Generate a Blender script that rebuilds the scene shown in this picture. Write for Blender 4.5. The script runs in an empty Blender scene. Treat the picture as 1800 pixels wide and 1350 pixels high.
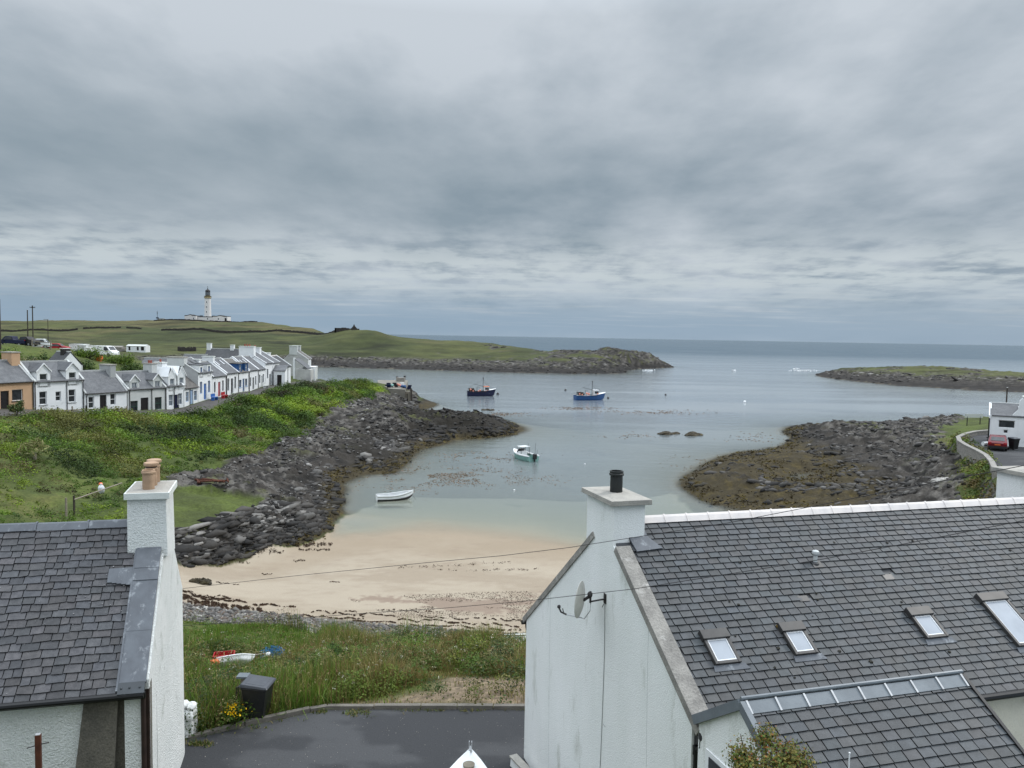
import bpy, math, random
import numpy as np
from mathutils import Vector, Matrix
random.seed(7); RNG = np.random.default_rng(11)
sc = bpy.context.scene; COL = sc.collection
PI = math.pi
# ---------------------------------------------------------------- camera and survey helpers
FPX, HCAM = 1352.0, 16.0
_p = math.atan(84/1352); _r = math.atan(20/1110)
_F = np.array([0, math.cos(_p), -math.sin(_p)]); _U0 = np.array([0, math.sin(_p), math.cos(_p)]); _R0 = np.array([1., 0, 0])
_R = math.cos(_r)*_R0 + math.sin(_r)*_U0; _U = -math.sin(_r)*_R0 + math.cos(_r)*_U0
CAM = np.array([0, 0, HCAM])
def P(u, v, z=None, d=None):
    """survey: the world point seen at a photo pixel, at height z or at distance d"""
    q = _F + (u-900)/FPX*_R + (675-v)/FPX*_U
    t = (z-HCAM)/q[2] if z is not None else d/q[1]
    return CAM + t*q
def XD(u, d):
    w = P(u, 640, d=d); return w[0], w[1]

cam_d = bpy.data.cameras.new('camera'); cam = bpy.data.objects.new('camera', cam_d); COL.objects.link(cam)
cam_d.sensor_width = 36; cam_d.lens = FPX/1800*36; cam_d.clip_start = .1; cam_d.clip_end = 90000
cam.matrix_world = Matrix(((_R[0], _U[0], -_F[0], 0), (_R[1], _U[1], -_F[1], 0), (_R[2], _U[2], -_F[2], HCAM), (0, 0, 0, 1)))
sc.camera = cam

# ---------------------------------------------------------------- objects
def tag(o, label=None, cat=None, group=None, kind=None):
    if label: o['label'] = label
    if cat: o['category'] = cat
    if group: o['group'] = group
    if kind: o['kind'] = kind
    return o
def thing(name, loc, label, cat, rz=0, group=None):
    o = bpy.data.objects.new(name, None); COL.objects.link(o); o.empty_display_size = .2
    o.location = [float(c) for c in loc]; o.rotation_euler = (0, 0, rz)
    return tag(o, label, cat, group)
def link_mesh(name, me, mat, parent=None, smooth=False):
    o = bpy.data.objects.new(name, me); COL.objects.link(o)
    if mat is not None: me.materials.append(mat)
    if parent is not None: o.parent = parent
    if smooth: me.shade_smooth()
    return o

class MB:
    def __init__(s): s.v = []; s.f = []; s.c = []; s.col = None; s.cuts = []
    def add(s, vs, fs):
        n = len(s.v); s.cuts.append((n, len(s.f))); s.v += [tuple(float(c) for c in q) for q in vs]; s.f += [tuple(i+n for i in f) for f in fs]
        if s.col is not None: s.c += [s.col]*len(vs)
        else: s.c += [(1, 1, 1)]*len(vs)
        return s
    def box(s, x0, x1, y0, y1, z0, z1):
        v = [(x, y, z) for z in (z0, z1) for y in (y0, y1) for x in (x0, x1)]
        return s.add(v, [(0, 2, 3, 1), (4, 5, 7, 6), (0, 1, 5, 4), (2, 6, 7, 3), (0, 4, 6, 2), (1, 3, 7, 5)])
    def hexa(s, b, t):
        """solid from 4 lower and 4 upper corners"""
        return s.add(list(b)+list(t), [(3, 2, 1, 0), (4, 5, 6, 7), (0, 1, 5, 4), (1, 2, 6, 5), (2, 3, 7, 6), (3, 0, 4, 7)])
    def slab(s, q, off):
        """quad q thickened by the vector off"""
        q = [np.array(a, float) for a in q]; off = np.array(off, float)
        return s.hexa(q, [a+off for a in q])
    def poly(s, pts, off):
        pts = [np.array(a, float) for a in pts]; off = np.array(off, float); n = len(pts)
        return s.add(pts+[a+off for a in pts], [tuple(range(n-1, -1, -1)), tuple(range(n, 2*n))]+[(i, (i+1) % n, n+(i+1) % n, n+i) for i in range(n)])
    def tube(s, pts, r, n=8, cap=True):
        pts = [Vector([float(c) for c in q]) for q in pts]; rs = r if isinstance(r, (list, tuple)) else [r]*len(pts)
        vs = []; fs = []; up = None
        for i, q in enumerate(pts):
            a = (pts[min(i+1, len(pts)-1)]-pts[max(i-1, 0)]).normalized()
            if up is None or abs(a.dot(up)) > .95: up = Vector((0, 0, 1)) if abs(a.z) < .9 else Vector((1, 0, 0))
            e = a.cross(up).normalized(); g = a.cross(e)
            for k in range(n):
                w = 2*PI*k/n; vs.append(q+(e*math.cos(w)+g*math.sin(w))*rs[i])
        for i in range(len(pts)-1):
            for k in range(n): fs.append((i*n+k, i*n+(k+1) % n, (i+1)*n+(k+1) % n, (i+1)*n+k))
        if cap: fs += [tuple(range(n-1, -1, -1)), tuple((len(pts)-1)*n+k for k in range(n))]
        return s.add(vs, fs)
    def lathe(s, prof, c=(0, 0, 0), n=20):
        vs = []; fs = []
        for (r, z) in prof:
            for k in range(n): vs.append((c[0]+r*math.cos(2*PI*k/n), c[1]+r*math.sin(2*PI*k/n), c[2]+z))
        for i in range(len(prof)-1):
            for k in range(n): fs.append((i*n+k, i*n+(k+1) % n, (i+1)*n+(k+1) % n, (i+1)*n+k))
        fs += [tuple(range(n-1, -1, -1)), tuple((len(prof)-1)*n+k for k in range(n))]
        return s.add(vs, fs)
    def blob(s, c, r, n=10, m=7, sq=(1, 1, 1), jit=.12):
        vs = []; fs = []
        for i in range(m+1):
            th = PI*i/m
            for k in range(n):
                w = 2*PI*k/n; j = 1+random.uniform(-jit, jit)
                vs.append((c[0]+r*sq[0]*j*math.sin(th)*math.cos(w), c[1]+r*sq[1]*j*math.sin(th)*math.sin(w), c[2]-r*sq[2]*j*math.cos(th)))
        for i in range(m):
            for k in range(n): fs.append((i*n+k, i*n+(k+1) % n, (i+1)*n+(k+1) % n, (i+1)*n+k))
        return s.add(vs, fs)
    def split(s, name, mat, parent=None, off=None, smooth=False):
        """one object for each shape that was added"""
        b = s.cuts+[(len(s.v), len(s.f))]; r = []
        for (v0, f0), (v1, f1) in zip(b[:-1], b[1:]):
            m = MB(); m.v = s.v[v0:v1]; m.f = [tuple(i-v0 for i in f) for f in s.f[f0:f1]]; m.c = s.c[v0:v1]; r.append(m.build(name, mat, parent, off, smooth))
        return r
    def build(s, name, mat, parent=None, off=None, smooth=False, bevel=0):
        me = bpy.data.meshes.new(name)
        vs = np.array(s.v, float)
        if off is not None: vs = vs-np.array(off, float)
        me.from_pydata(vs.tolist(), [], s.f); me.update()
        a = me.color_attributes.new('col', 'FLOAT_COLOR', 'POINT')
        c = np.ones((len(s.v), 4), np.float32); c[:, :3] = np.array(s.c, np.float32).reshape(-1, 3); a.data.foreach_set('color', c.ravel())
        o = link_mesh(name, me, mat, parent, smooth)
        if smooth:
            try: me.set_sharp_from_angle(angle=math.radians(40))
            except Exception: pass
        if bevel:
            b = o.modifiers.new('bevel', 'BEVEL'); b.width = bevel; b.segments = 2; b.limit_method = 'ANGLE'
        return o

def raw_mesh(name, V, Fa, mat, col=None, parent=None, smooth=False):
    """numpy vertices and equal-sided faces -> object"""
    me = bpy.data.meshes.new(name); k = Fa.shape[1]; nf = len(Fa)
    me.vertices.add(len(V)); me.vertices.foreach_set('co', V.astype(np.float32).ravel())
    me.loops.add(nf*k); me.loops.foreach_set('vertex_index', Fa.astype(np.int32).ravel())
    me.polygons.add(nf); me.polygons.foreach_set('loop_start', np.arange(0, nf*k, k, dtype=np.int32))
    me.update(calc_edges=True)
    if col is not None:
        a = me.color_attributes.new('col', 'FLOAT_COLOR', 'POINT'); c = np.ones((len(V), 4), np.float32); c[:, :col.shape[1]] = col
        a.data.foreach_set('color', c.ravel())
    return link_mesh(name, me, mat, parent, smooth)

# ---------------------------------------------------------------- materials
def nodes_of(name):
    m = bpy.data.materials.new(name); m.use_nodes = True; nt = m.node_tree; nt.nodes.clear()
    out = nt.nodes.new('ShaderNodeOutputMaterial'); b = nt.nodes.new('ShaderNodeBsdfPrincipled'); nt.links.new(b.outputs[0], out.inputs[0])
    return m, nt, b, out
def N(nt, t, **k):
    n = nt.nodes.new(t)
    for a, v in k.items():
        if a in n.inputs: n.inputs[a].default_value = v
        else: setattr(n, a, v)
    return n
def math_n(nt, op, a, b=None, c=None, clamp=False):
    n = nt.nodes.new('ShaderNodeMath'); n.operation = op; n.use_clamp = clamp
    for i, x in enumerate((a, b, c)):
        if x is None: continue
        if isinstance(x, (int, float)): n.inputs[i].default_value = x
        else: nt.links.new(x, n.inputs[i])
    return n.outputs[0]
def mix_n(nt, fac, a, b, mode='MIX'):
    n = nt.nodes.new('ShaderNodeMix'); n.data_type = 'RGBA'; n.blend_type = mode
    for i, x in ((0, fac), (6, a), (7, b)):
        if isinstance(x, (int, float)): n.inputs[i].default_value = x if i == 0 else (x, x, x, 1)
        elif isinstance(x, tuple): n.inputs[i].default_value = (*x[:3], 1)
        else: nt.links.new(x, n.inputs[i])
    return n.outputs[2]
def ramp(nt, src, a, b):
    n = nt.nodes.new('ShaderNodeMapRange'); n.inputs[1].default_value = a; n.inputs[2].default_value = b; nt.links.new(src, n.inputs[0]); return n.outputs[0]
def noise_n(nt, vec, scale, detail=4, rough=.55, dim='3D'):
    n = nt.nodes.new('ShaderNodeTexNoise'); n.inputs['Scale'].default_value = scale; n.inputs['Detail'].default_value = detail; n.inputs['Roughness'].default_value = rough
    if vec is not None: nt.links.new(vec, n.inputs['Vector'])
    return n.outputs[0]
def M(name, c1, c2=None, scale=3., rough=.8, bump=0., bscale=40., metallic=0., attr=False, spec=.35, stain=None, stain_scale=.8, stain_lo=.52, stretch=None, fine=.0, bdist=.02):
    m, nt, b, out = nodes_of(name); L = nt.links
    tc = nt.nodes.new('ShaderNodeTexCoord').outputs['Object']
    vec = tc
    if stretch:
        mp = nt.nodes.new('ShaderNodeMapping'); mp.inputs['Scale'].default_value = stretch; L.new(tc, mp.inputs['Vector']); vec = mp.outputs[0]
    c2 = c2 or tuple(x*.85 for x in c1)
    col = mix_n(nt, ramp(nt, noise_n(nt, vec, scale, 6, .6), .35, .65), tuple(c1), tuple(c2))
    if stain:
        col = mix_n(nt, math_n(nt, 'MULTIPLY', ramp(nt, noise_n(nt, vec, stain_scale, 8, .7), stain_lo, stain_lo+.14), 1, clamp=True), col, tuple(stain))
    if fine:
        f = ramp(nt, noise_n(nt, tc, bscale, 3, .7), .3, .7); f = math_n(nt, 'MULTIPLY_ADD', f, fine*2, 1-fine)
        col = mix_n(nt, 1.0, col, f, 'MULTIPLY')
    if attr:
        a = N(nt, 'ShaderNodeAttribute', attribute_name='col'); col = mix_n(nt, 1.0, col, a.outputs['Color'], 'MULTIPLY')
    L.new(col, b.inputs['Base Color']); b.inputs['Roughness'].default_value = rough; b.inputs['Metallic'].default_value = metallic
    b.inputs['Specular IOR Level'].default_value = spec
    if bump:
        bn = nt.nodes.new('ShaderNodeBump'); bn.inputs['Strength'].default_value = bump; bn.inputs['Distance'].default_value = bdist
        L.new(noise_n(nt, tc, bscale, 5, .6), bn.inputs['Height']); L.new(bn.outputs[0], b.inputs['Normal'])
    return m
def paint(name, c, rough=.45): return M(name, c, tuple(x*.82 for x in c), 2.5, rough, 0, fine=.06)
def leaf_mat(name, rough=.6):
    m, nt, b, out = nodes_of(name); a = N(nt, 'ShaderNodeAttribute', attribute_name='col')
    nt.links.new(a.outputs['Color'], b.inputs['Base Color']); b.inputs['Roughness'].default_value = rough; b.inputs['Specular IOR Level'].default_value = .2
    tr = nt.nodes.new('ShaderNodeBsdfTranslucent'); nt.links.new(a.outputs['Color'], tr.inputs[0])
    mx = nt.nodes.new('ShaderNodeMixShader'); mx.inputs[0].default_value = .25
    nt.links.new(b.outputs[0], mx.inputs[1]); nt.links.new(tr.outputs[0], mx.inputs[2]); nt.links.new(mx.outputs[0], out.inputs[0])
    return m

MT = dict(
    harl=M('white_harling', (.82, .83, .81), (.74, .76, .74), 1.2, .9, 1.0, 30, stain=(.56, .58, .54), stain_scale=1.8, stain_lo=.565, fine=.10, bdist=.05),
    harl_r=M('white_harling_weathered', (.82, .83, .82), (.75, .77, .75), .9, .9, .7, 48, stain=(.50, .515, .47), stain_scale=1.7, stain_lo=.555, stretch=(1, 1, .28), fine=.07, bdist=.02),
    cream=M('cream_render', (.66, .63, .55), (.58, .55, .48), 1.5, .9, .6, 30, fine=.06),
    white=M('white_render', (.80, .81, .82), (.70, .72, .73), .6, .9, .3, 12, stain=(.55, .57, .57), stain_scale=.5, stain_lo=.62),
    palegrey=M('pale_grey_render', (.56, .57, .56), (.48, .50, .49), .6, .9, .3, 12, stain=(.42, .43, .42), stain_scale=.5, stain_lo=.6),
    greygable=M('grey_cement_render', (.40, .41, .41), (.33, .34, .34), .7, .9, .4, 10, stain=(.26, .27, .27), stain_lo=.58),
    orange=M('apricot_render', (.53, .35, .215), (.46, .30, .185), .7, .9, .3, 12),
    slate=M('slate_old', (.066, .065, .067), (.036, .036, .039), 9, .55, .7, 55, attr=True, spec=.45, fine=.25, bdist=.008),
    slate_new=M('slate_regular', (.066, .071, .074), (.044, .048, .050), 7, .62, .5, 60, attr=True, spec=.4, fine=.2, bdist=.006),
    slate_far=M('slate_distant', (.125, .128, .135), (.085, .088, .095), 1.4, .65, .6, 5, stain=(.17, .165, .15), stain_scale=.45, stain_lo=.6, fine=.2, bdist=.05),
    slate_dark=M('slate_dark', (.06, .062, .066), (.04, .042, .046), 1.4, .65, .5, 5, fine=.2, bdist=.05),
    slate_brown=M('slate_brownish', (.135, .125, .115), (.09, .085, .08), 1.4, .7, .5, 5, stain=(.2, .17, .11), stain_scale=.6, stain_lo=.58, fine=.2, bdist=.05),
    lead=M('lead_sheet', (.095, .107, .124), (.068, .076, .09), 2.0, .5, .15, 20, stain=(.27, .29, .31), stain_scale=2.2, stain_lo=.56, stretch=(2, 2, .5), spec=.5),
    zinc=M('zinc_sheet', (.15, .172, .19), (.105, .122, .138), 3, .45, .1, 20, stain=(.24, .265, .28), stain_scale=3, stain_lo=.6, spec=.5),
    ridge=M('pale_ridge_tile', (.74, .68, .64), (.62, .58, .56), 3, .8, .2, 40, stain=(.5, .42, .37), stain_scale=2.5, stain_lo=.6),
    coping=M('lichened_cement', (.30, .285, .26), (.20, .19, .175), 3.5, .95, .9, 30, stain=(.52, .50, .47), stain_scale=2.6, stain_lo=.57, fine=.2),
    cap=M('cement_cap', (.38, .36, .32), (.30, .285, .26), 4, .95, .6, 35, stain=(.22, .22, .2), stain_scale=2, stain_lo=.58, fine=.12),
    capw=M('white_cap', (.68, .70, .67), (.58, .6, .57), 4, .95, .5, 35, stain=(.42, .42, .38), stain_scale=3, stain_lo=.6),
    stone=M('grey_rubble', (.30, .28, .25), (.19, .18, .165), 3, .95, 1, 14, stain=(.42, .4, .36), stain_scale=2.5, stain_lo=.58, fine=.25, bdist=.05),
    stone_dk=M('damp_masonry', (.155, .14, .115), (.095, .088, .075), 2.2, .95, 1, 26, stain=(.36, .33, .28), stain_scale=1.6, stain_lo=.62, fine=.3),
    pot=M('buff_clay', (.42, .285, .19), (.33, .22, .14), 5, .75, .3, 30, stain=(.42, .25, .14), stain_scale=3, stain_lo=.6),
    potdk=M('black_clay', (.022, .024, .024), (.014, .016, .015), 5, .5, .2, 30),
    red=M('red_clay', (.33, .09, .06), (.25, .07, .05), 5, .8),
    black=M('black_plastic', (.016, .017, .019), (.011, .012, .013), 5, .42, .05, 60, spec=.5),
    binlid=M('grey_black_lid', (.055, .06, .072), (.04, .045, .055), 5, .35, .05, 60, spec=.5),
    gutter=M('gutter_black', (.012, .012, .013), None, 5, .4),
    pipe=M('cast_iron_brown', (.035, .02, .016), (.02, .012, .01), 4, .6),
    grey_pl=M('grey_plastic', (.52, .54, .54), (.44, .46, .46), 6, .5),
    frame_dk=M('grey_brown_aluminium', (.06, .058, .056), (.045, .043, .042), 5, .4, metallic=.2),
    blind=M('white_blind', (.66, .68, .71), (.58, .60, .64), 2, .6),
    glass=M('dark_glass', (.045, .05, .056), (.015, .018, .021), 1.6, .08, spec=.6),
    glass_lt=M('pale_glass', (.22, .25, .28), (.14, .16, .19), 1, .12, spec=.6),
    wframe=paint('white_frame', (.78, .79, .80)),
    grframe=paint('dark_green_paint', (.02, .075, .055)),
    blue=paint('blue_paint', (.03, .13, .42)),
    blue_lt=paint('pale_blue_paint', (.32, .44, .62)),
    blue_dk=paint('deep_blue_paint', (.015, .07, .2)),
    navy=paint('navy_paint', (.008, .012, .045)),
    redp=paint('red_paint', (.36, .012, .02)),
    crimson=paint('crimson_car_paint', (.13, .006, .012), .25),
    orangep=paint('orange_paint', (.75, .17, .05)),
    pink=paint('faded_pink_float', (.75, .28, .2)),
    green=paint('sea_green_paint', (.20, .37, .33)),
    brown=paint('brown_wood_door', (.09, .045, .03)),
    dark=paint('dark_door', (.015, .013, .014)),
    wood=M('weathered_wood', (.27, .24, .19), (.18, .155, .12), 3, .85, .4, 25, stretch=(1, 1, 4)),
    wood_dk=M('dark_timber', (.06, .05, .04), (.04, .033, .027), 4, .85, .4, 25),
    rust=M('rusty_iron', (.10, .032, .016), (.055, .019, .011), 8, .9, .5, 50),
    iron=M('dark_iron', (.03, .027, .028), (.02, .018, .018), 6, .6),
    steel=M('galvanised_steel', (.45, .46, .47), (.35, .36, .37), 6, .45, metallic=.6),
    boatw=M('white_gelcoat', (.80, .81, .81), (.72, .73, .73), 2, .3, stain=(.62, .61, .57), stain_scale=2, stain_lo=.62, spec=.5),
    dish=M('dish_enamel', (.52, .51, .47), (.42, .41, .37), 4, .4, stain=(.3, .28, .24), stain_scale=5, stain_lo=.6),
    concrete=M('quay_concrete', (.23, .21, .18), (.15, .14, .12), .6, .95, .6, 6, stain=(.16, .15, .13), stain_scale=.5, stain_lo=.58),
    kerb=M('kerb_concrete', (.17, .155, .135), (.115, .105, .09), 2.5, .95, .5, 30, stain=(.13, .14, .08), stain_scale=2, stain_lo=.6, fine=.15),
    rope=M('blue_rope', (.02, .13, .26), (.012, .08, .17), 8, .8),
    tyre=M('tyre_rubber', (.012, .012, .012), None, 5, .8),
    leaf=leaf_mat('leaf'),
)
# ---------------------------------------------------------------- numpy noise
_perm = np.random.default_rng(3).permutation(4096).astype(np.int64); _gr = np.random.default_rng(4).uniform(0, 2*PI, 4096); _gx, _gy = np.cos(_gr), np.sin(_gr)
_gx = _gx.astype(np.float32); _gy = _gy.astype(np.float32); _perm = _perm.astype(np.int32)
def gnoise(x, y, seed=0):
    x = np.asarray(x, np.float32); y = np.asarray(y, np.float32)
    fx0 = np.floor(x); fy0 = np.floor(y); fx = x-fx0; fy = y-fy0; xi = fx0.astype(np.int32)+seed*131; yi = fy0.astype(np.int32)
    u = fx*fx*fx*(fx*(fx*6-15)+10); v = fy*fy*fy*(fy*(fy*6-15)+10)
    p0 = _perm[xi & 4095]+yi; p1 = _perm[(xi+1) & 4095]+yi
    def g(p, dx, dy):
        h = _perm[p & 4095]; return _gx[h]*dx+_gy[h]*dy
    n0 = g(p0, fx, fy); n0 += u*(g(p1, fx-1, fy)-n0); n1 = g(p0+1, fx, fy-1); n1 += u*(g(p1+1, fx-1, fy-1)-n1)
    return (n0+v*(n1-n0))*np.float32(1.5)
def fbm(x, y, scale, octv=4, seed=0, gain=.5):
    s = 0; a = 1; t = 0; f = 1/scale
    for o in range(octv):
        s = s+a*gnoise(x*f+o*17.3, y*f-o*9.1, seed+o); t += a; a *= gain; f *= 2.03
    return s/t
def ridged(x, y, scale, octv=4, seed=0, gain=.55):
    s = 0; a = 1; t = 0; f = 1/scale
    for o in range(octv):
        s = s+a*(1-2*np.abs(gnoise(x*f+o*7.7, y*f+o*3.9, seed+o))); t += a; a *= gain; f *= 2.1
    return s/t
def sstep(a, b, x): t = np.clip((x-a)/(b-a), 0, 1); return t*t*(3-2*t)
def poly_sd(px, py, poly, near=9.):
    """signed distance to a polygon, positive inside; beyond `near` metres of its box only a lower bound"""
    px = np.asarray(px, np.float32); py = np.asarray(py, np.float32); sh = px.shape; px = px.ravel(); py = py.ravel()
    q = np.array(poly); x0, y0 = q.min(0); x1, y1 = q.max(0)
    ob = np.maximum.reduce([x0-px, px-x1, y0-py, py-y1]); out = -np.maximum(ob, 0); m = np.nonzero(ob < near)[0]
    if len(m):
        mx, my = px[m], py[m]; n = len(poly); d2 = np.full(mx.shape, 1e12, np.float32); ins = np.zeros(mx.shape, bool)
        for i in range(n):
            ax, ay = map(np.float32, poly[i]); bx, by = map(np.float32, poly[(i+1) % n]); ex, ey = bx-ax, by-ay; wx, wy = mx-ax, my-ay
            t = np.clip((wx*ex+wy*ey)/(ex*ex+ey*ey+np.float32(1e-9)), 0, 1); np.minimum(d2, (wx-ex*t)**2+(wy-ey*t)**2, out=d2)
            if ay != by: ins ^= ((ay <= my) != (by <= my)) & (wx < wy*(ex/ey))
        d = np.sqrt(d2); out[m] = np.where(ins, d, -d)
    return out.reshape(sh)
def pp(*pts): return [tuple(P(u, v, z=z)[:2]) for (u, v, z) in pts]

# ---------------------------------------------------------------- heights surveyed from the photograph
cps = []
def W(*a): cps.extend(a)
def S(*a):
    for q in a:
        w = P(q[0], q[1], z=q[2]); cps.append((w[0], w[1], q[3] if len(q) > 3 else q[2]))
def D(*a):
    for (u, v, d) in a: cps.append(tuple(P(u, v, d=d)))
# the slope under the viewpoint, the road and the yard
W((-14, 4, 12), (0, 3, 13), (14, 4, 12.3), (-16, 9, 9.4), (0, 9, 9.0), (15, 9, 8.6), (-18, 13, 7), (-7, 13.5, 6.4), (0, 14, 6.1), (12, 13, 7.6), (22, 16, 7), (24, 26, 5.8), (14, 24, 5.4), (16, 34, 4.4), (26, 42, 4.2), (36, 52, 4.4), (-22, 20, 6.6), (-14, 22, 5.8), (-24, 32, 5.2), (-2, 16, 6), (2, 19, 6), (-7, 18, 5.95), (-9, 19.5, 5.8))
S((430, 1270, 5.95), (560, 1243, 6), (740, 1243, 6), (915, 1243, 6), (800, 1212, 5.7), (620, 1190, 4.8), (480, 1190, 4.9), (350, 1180, 4.6), (910, 1190, 5.0), (700, 1165, 3.9), (560, 1150, 3.5), (420, 1130, 3.2), (900, 1150, 3.2), (330, 1110, 2.7))
S((330, 1090, 2.2), (480, 1096, 2.15), (570, 1118, 2.3), (700, 1122, 2.3), (900, 1135, 2.4), (330, 1060, 1.75), (600, 1088, 1.7), (900, 1112, 1.75), (1150, 1130, 2.2))
S((400, 1040, 1.3), (600, 1040, 1.2), (850, 1060, 1.2), (360, 1010, .95), (600, 990, .55), (800, 1000, .55), (950, 1010, .6), (560, 955, .15), (700, 938, .0), (800, 941, .0), (900, 950, 0), (614, 893, 0, -.4), (602, 915, 0, -.35), (592, 932, 0, -.2), (580, 942, 0, -.08), (990, 962, 0), (1150, 985, .1), (620, 940, 0))
S((750, 915, 0, -.16), (760, 885, 0, -.6), (900, 860, 0, -1.0), (950, 920, 0, -.3), (650, 908, 0, -.2), (800, 800, 0, -1.2), (700, 860, 0, -.9), (1000, 800, 0, -2.2), (1100, 860, 0, -1.4), (1150, 920, 0, -.8), (900, 720, 0, -4), (1200, 720, 0, -4.5), (1000, 680, 0, -6), (1300, 660, 0, -8), (800, 675, 0, -5), (760, 700, 0, -3), (1350, 700, 0, -5), (1200, 640, 0, -9), (1250, 615, 0, -12), (1550, 622, 0, -12), (1700, 725, 0, -4), (1550, 710, 0, -5), (1330, 770, 0, -2))
# rocks and shingle on the left shore
S((325, 946, 2.55), (300, 946, 2.6), (330, 1006, .75), (380, 932, 2.5), (380, 992, .6), (420, 918, 2.4), (420, 980, .45), (485, 896, 2.0), (500, 955, .2), (545, 880, 1.5), (440, 880, 2.6), (340, 900, 2.8), (330, 862, 3.1), (400, 850, 3.0), (330, 842, 3.3), (470, 850, 2.4), (520, 820, 2.2), (575, 850, .6), (560, 905, .4), (600, 790, 1.7), (560, 790, 2.4), (650, 750, 2.0), (610, 760, 2.2))
S((592, 870, 0), (590, 850, 0), (625, 829, 0), (690, 828, 0), (720, 800, 0), (720, 785, .1), (790, 771, 0), (860, 768, 0), (898, 763, 0), (890, 742, 0), (850, 732, .2), (790, 727, .1), (735, 737, .1), (728, 722, 0), (670, 800, .6), (690, 740, 3.0), (700, 756, 2.0), (660, 742, 2.8), (780, 735, 2.2), (820, 742, 1.9), (760, 752, 1.4), (860, 752, .8), (850, 742, 1.3))
# green bank and terrace level
D((60, 724, 84), (150, 724, 90), (230, 724, 96), (300, 724, 99), (0, 726, 80))
W(*[(*XD(u, d), z) for (u, d, z) in ((60, 86, 6.8), (150, 91.5, 6.2), (230, 97, 5.7), (300, 102, 5.4), (330, 105, 5.7), (390, 117, 6.0), (440, 128, 6.05), (490, 146, 6.1), (545, 165, 5.9), (-60, 80, 7.6), (-160, 78, 9))])
S((300, 742, 5.0), (300, 835, 2.4), (200, 745, 5.9), (200, 845, 3.6), (100, 745, 6.2), (0, 745, 6.8), (100, 800, 5.0), (0, 820, 5.4), (100, 900, 3.6), (0, 905, 4.2), (200, 905, 3.4), (-150, 860, 6), (60, 850, 4.4), (180, 870, 3.6))
S((360, 735, 4.8), (400, 765, 3.4), (390, 825, 2.4), (450, 712, 5.5), (470, 740, 4.0), (460, 800, 2.3), (520, 695, 5.8), (540, 730, 3.8), (545, 765, 2.3), (580, 685, 5.8), (600, 715, 3.4), (640, 674, 5.4), (665, 690, 4.0), (650, 712, 2.6), (560, 672, 5.7), (620, 668, 5.2), (690, 700, 2.2), (705, 720, 1.2), (690, 676, 4.0))
# behind the terraces
D((30, 610, 128), (90, 612, 128), (0, 612, 112), (-80, 600, 120), (130, 640, 118), (90, 660, 105), (180, 629, 148), (230, 650, 122), (300, 645, 150), (250, 640, 170), (0, 597, 170), (120, 606, 200), (380, 655, 150), (440, 655, 165), (500, 650, 180))
W(*[(*XD(u, d), z) for (u, d, z) in ((560, 215, -3), (480, 240, -3), (400, 260, -3), (650, 230, -4), (600, 300, -4), (500, 320, -3), (300, 280, 1), (200, 290, 3), (100, 280, 6), (0, 270, 9), (600, 180, 0), (650, 200, -2))])
# the island with the lighthouse
S((556, 640, 0), (620, 645, 0), (700, 648, 0), (800, 651, 0), (950, 655, 0), (1080, 656, 0), (1112, 648, 0), (1168, 643, 0), (1150, 641, .8), (450, 640, 1), (350, 640, 1.5))
D((560, 628, 400), (700, 632, 395), (850, 636, 378), (980, 634, 376), (1060, 632, 378), (1000, 624, 400))
D((640, 580, 455), (600, 579, 465), (670, 583, 450), (690, 592, 455), (640, 606, 425), (550, 578, 540), (500, 570, 575), (450, 567, 590), (350, 564, 600), (250, 563, 600), (140, 562, 610), (0, 566, 610), (-120, 568, 610), (300, 582, 520), (150, 580, 520), (0, 582, 520), (450, 582, 520), (560, 600, 450), (400, 605, 450), (200, 610, 420), (0, 612, 420), (720, 596, 480), (760, 597, 485), (830, 602, 480), (900, 608, 470), (940, 613, 465), (965, 620, 455), (850, 620, 420), (760, 615, 420), (1000, 617, 425), (1060, 613, 412), (1085, 614, 410), (1105, 618, 408), (1122, 621, 425), (1145, 622, 432), (1158, 632, 440))
W(*[(*XD(u, d), z) for (u, d, z) in ((690, 560, -4), (760, 560, -4), (850, 540, -5), (950, 520, -6), (1050, 490, -6), (1150, 500, -8), (1180, 420, -6), (1130, 380, -5), (600, 700, 2), (400, 760, 10), (200, 760, 12), (0, 760, 12), (720, 700, -8), (1300, 560, -12), (900, 800, -14), (1800, 800, -14), (300, 880, -2), (0, 880, -2), (1250, 450, -9))])
# the low island on the right
S((1440, 661, 0), (1500, 669, 0), (1600, 678, 0), (1700, 683, 0), (1800, 688, 0), (1900, 692, 0))
D((1445, 656, 372), (1480, 649, 372), (1560, 646, 365), (1620, 645, 355), (1680, 648, 345), (1740, 654, 335), (1800, 658, 330), (1900, 662, 330), (1560, 662, 325), (1680, 668, 305), (1800, 673, 295))
W(*[(*XD(u, d), z) for (u, d, z) in ((1440, 420, -5), (1560, 430, -5), (1700, 420, -5), (1850, 400, -4), (1400, 370, -4))])
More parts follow.
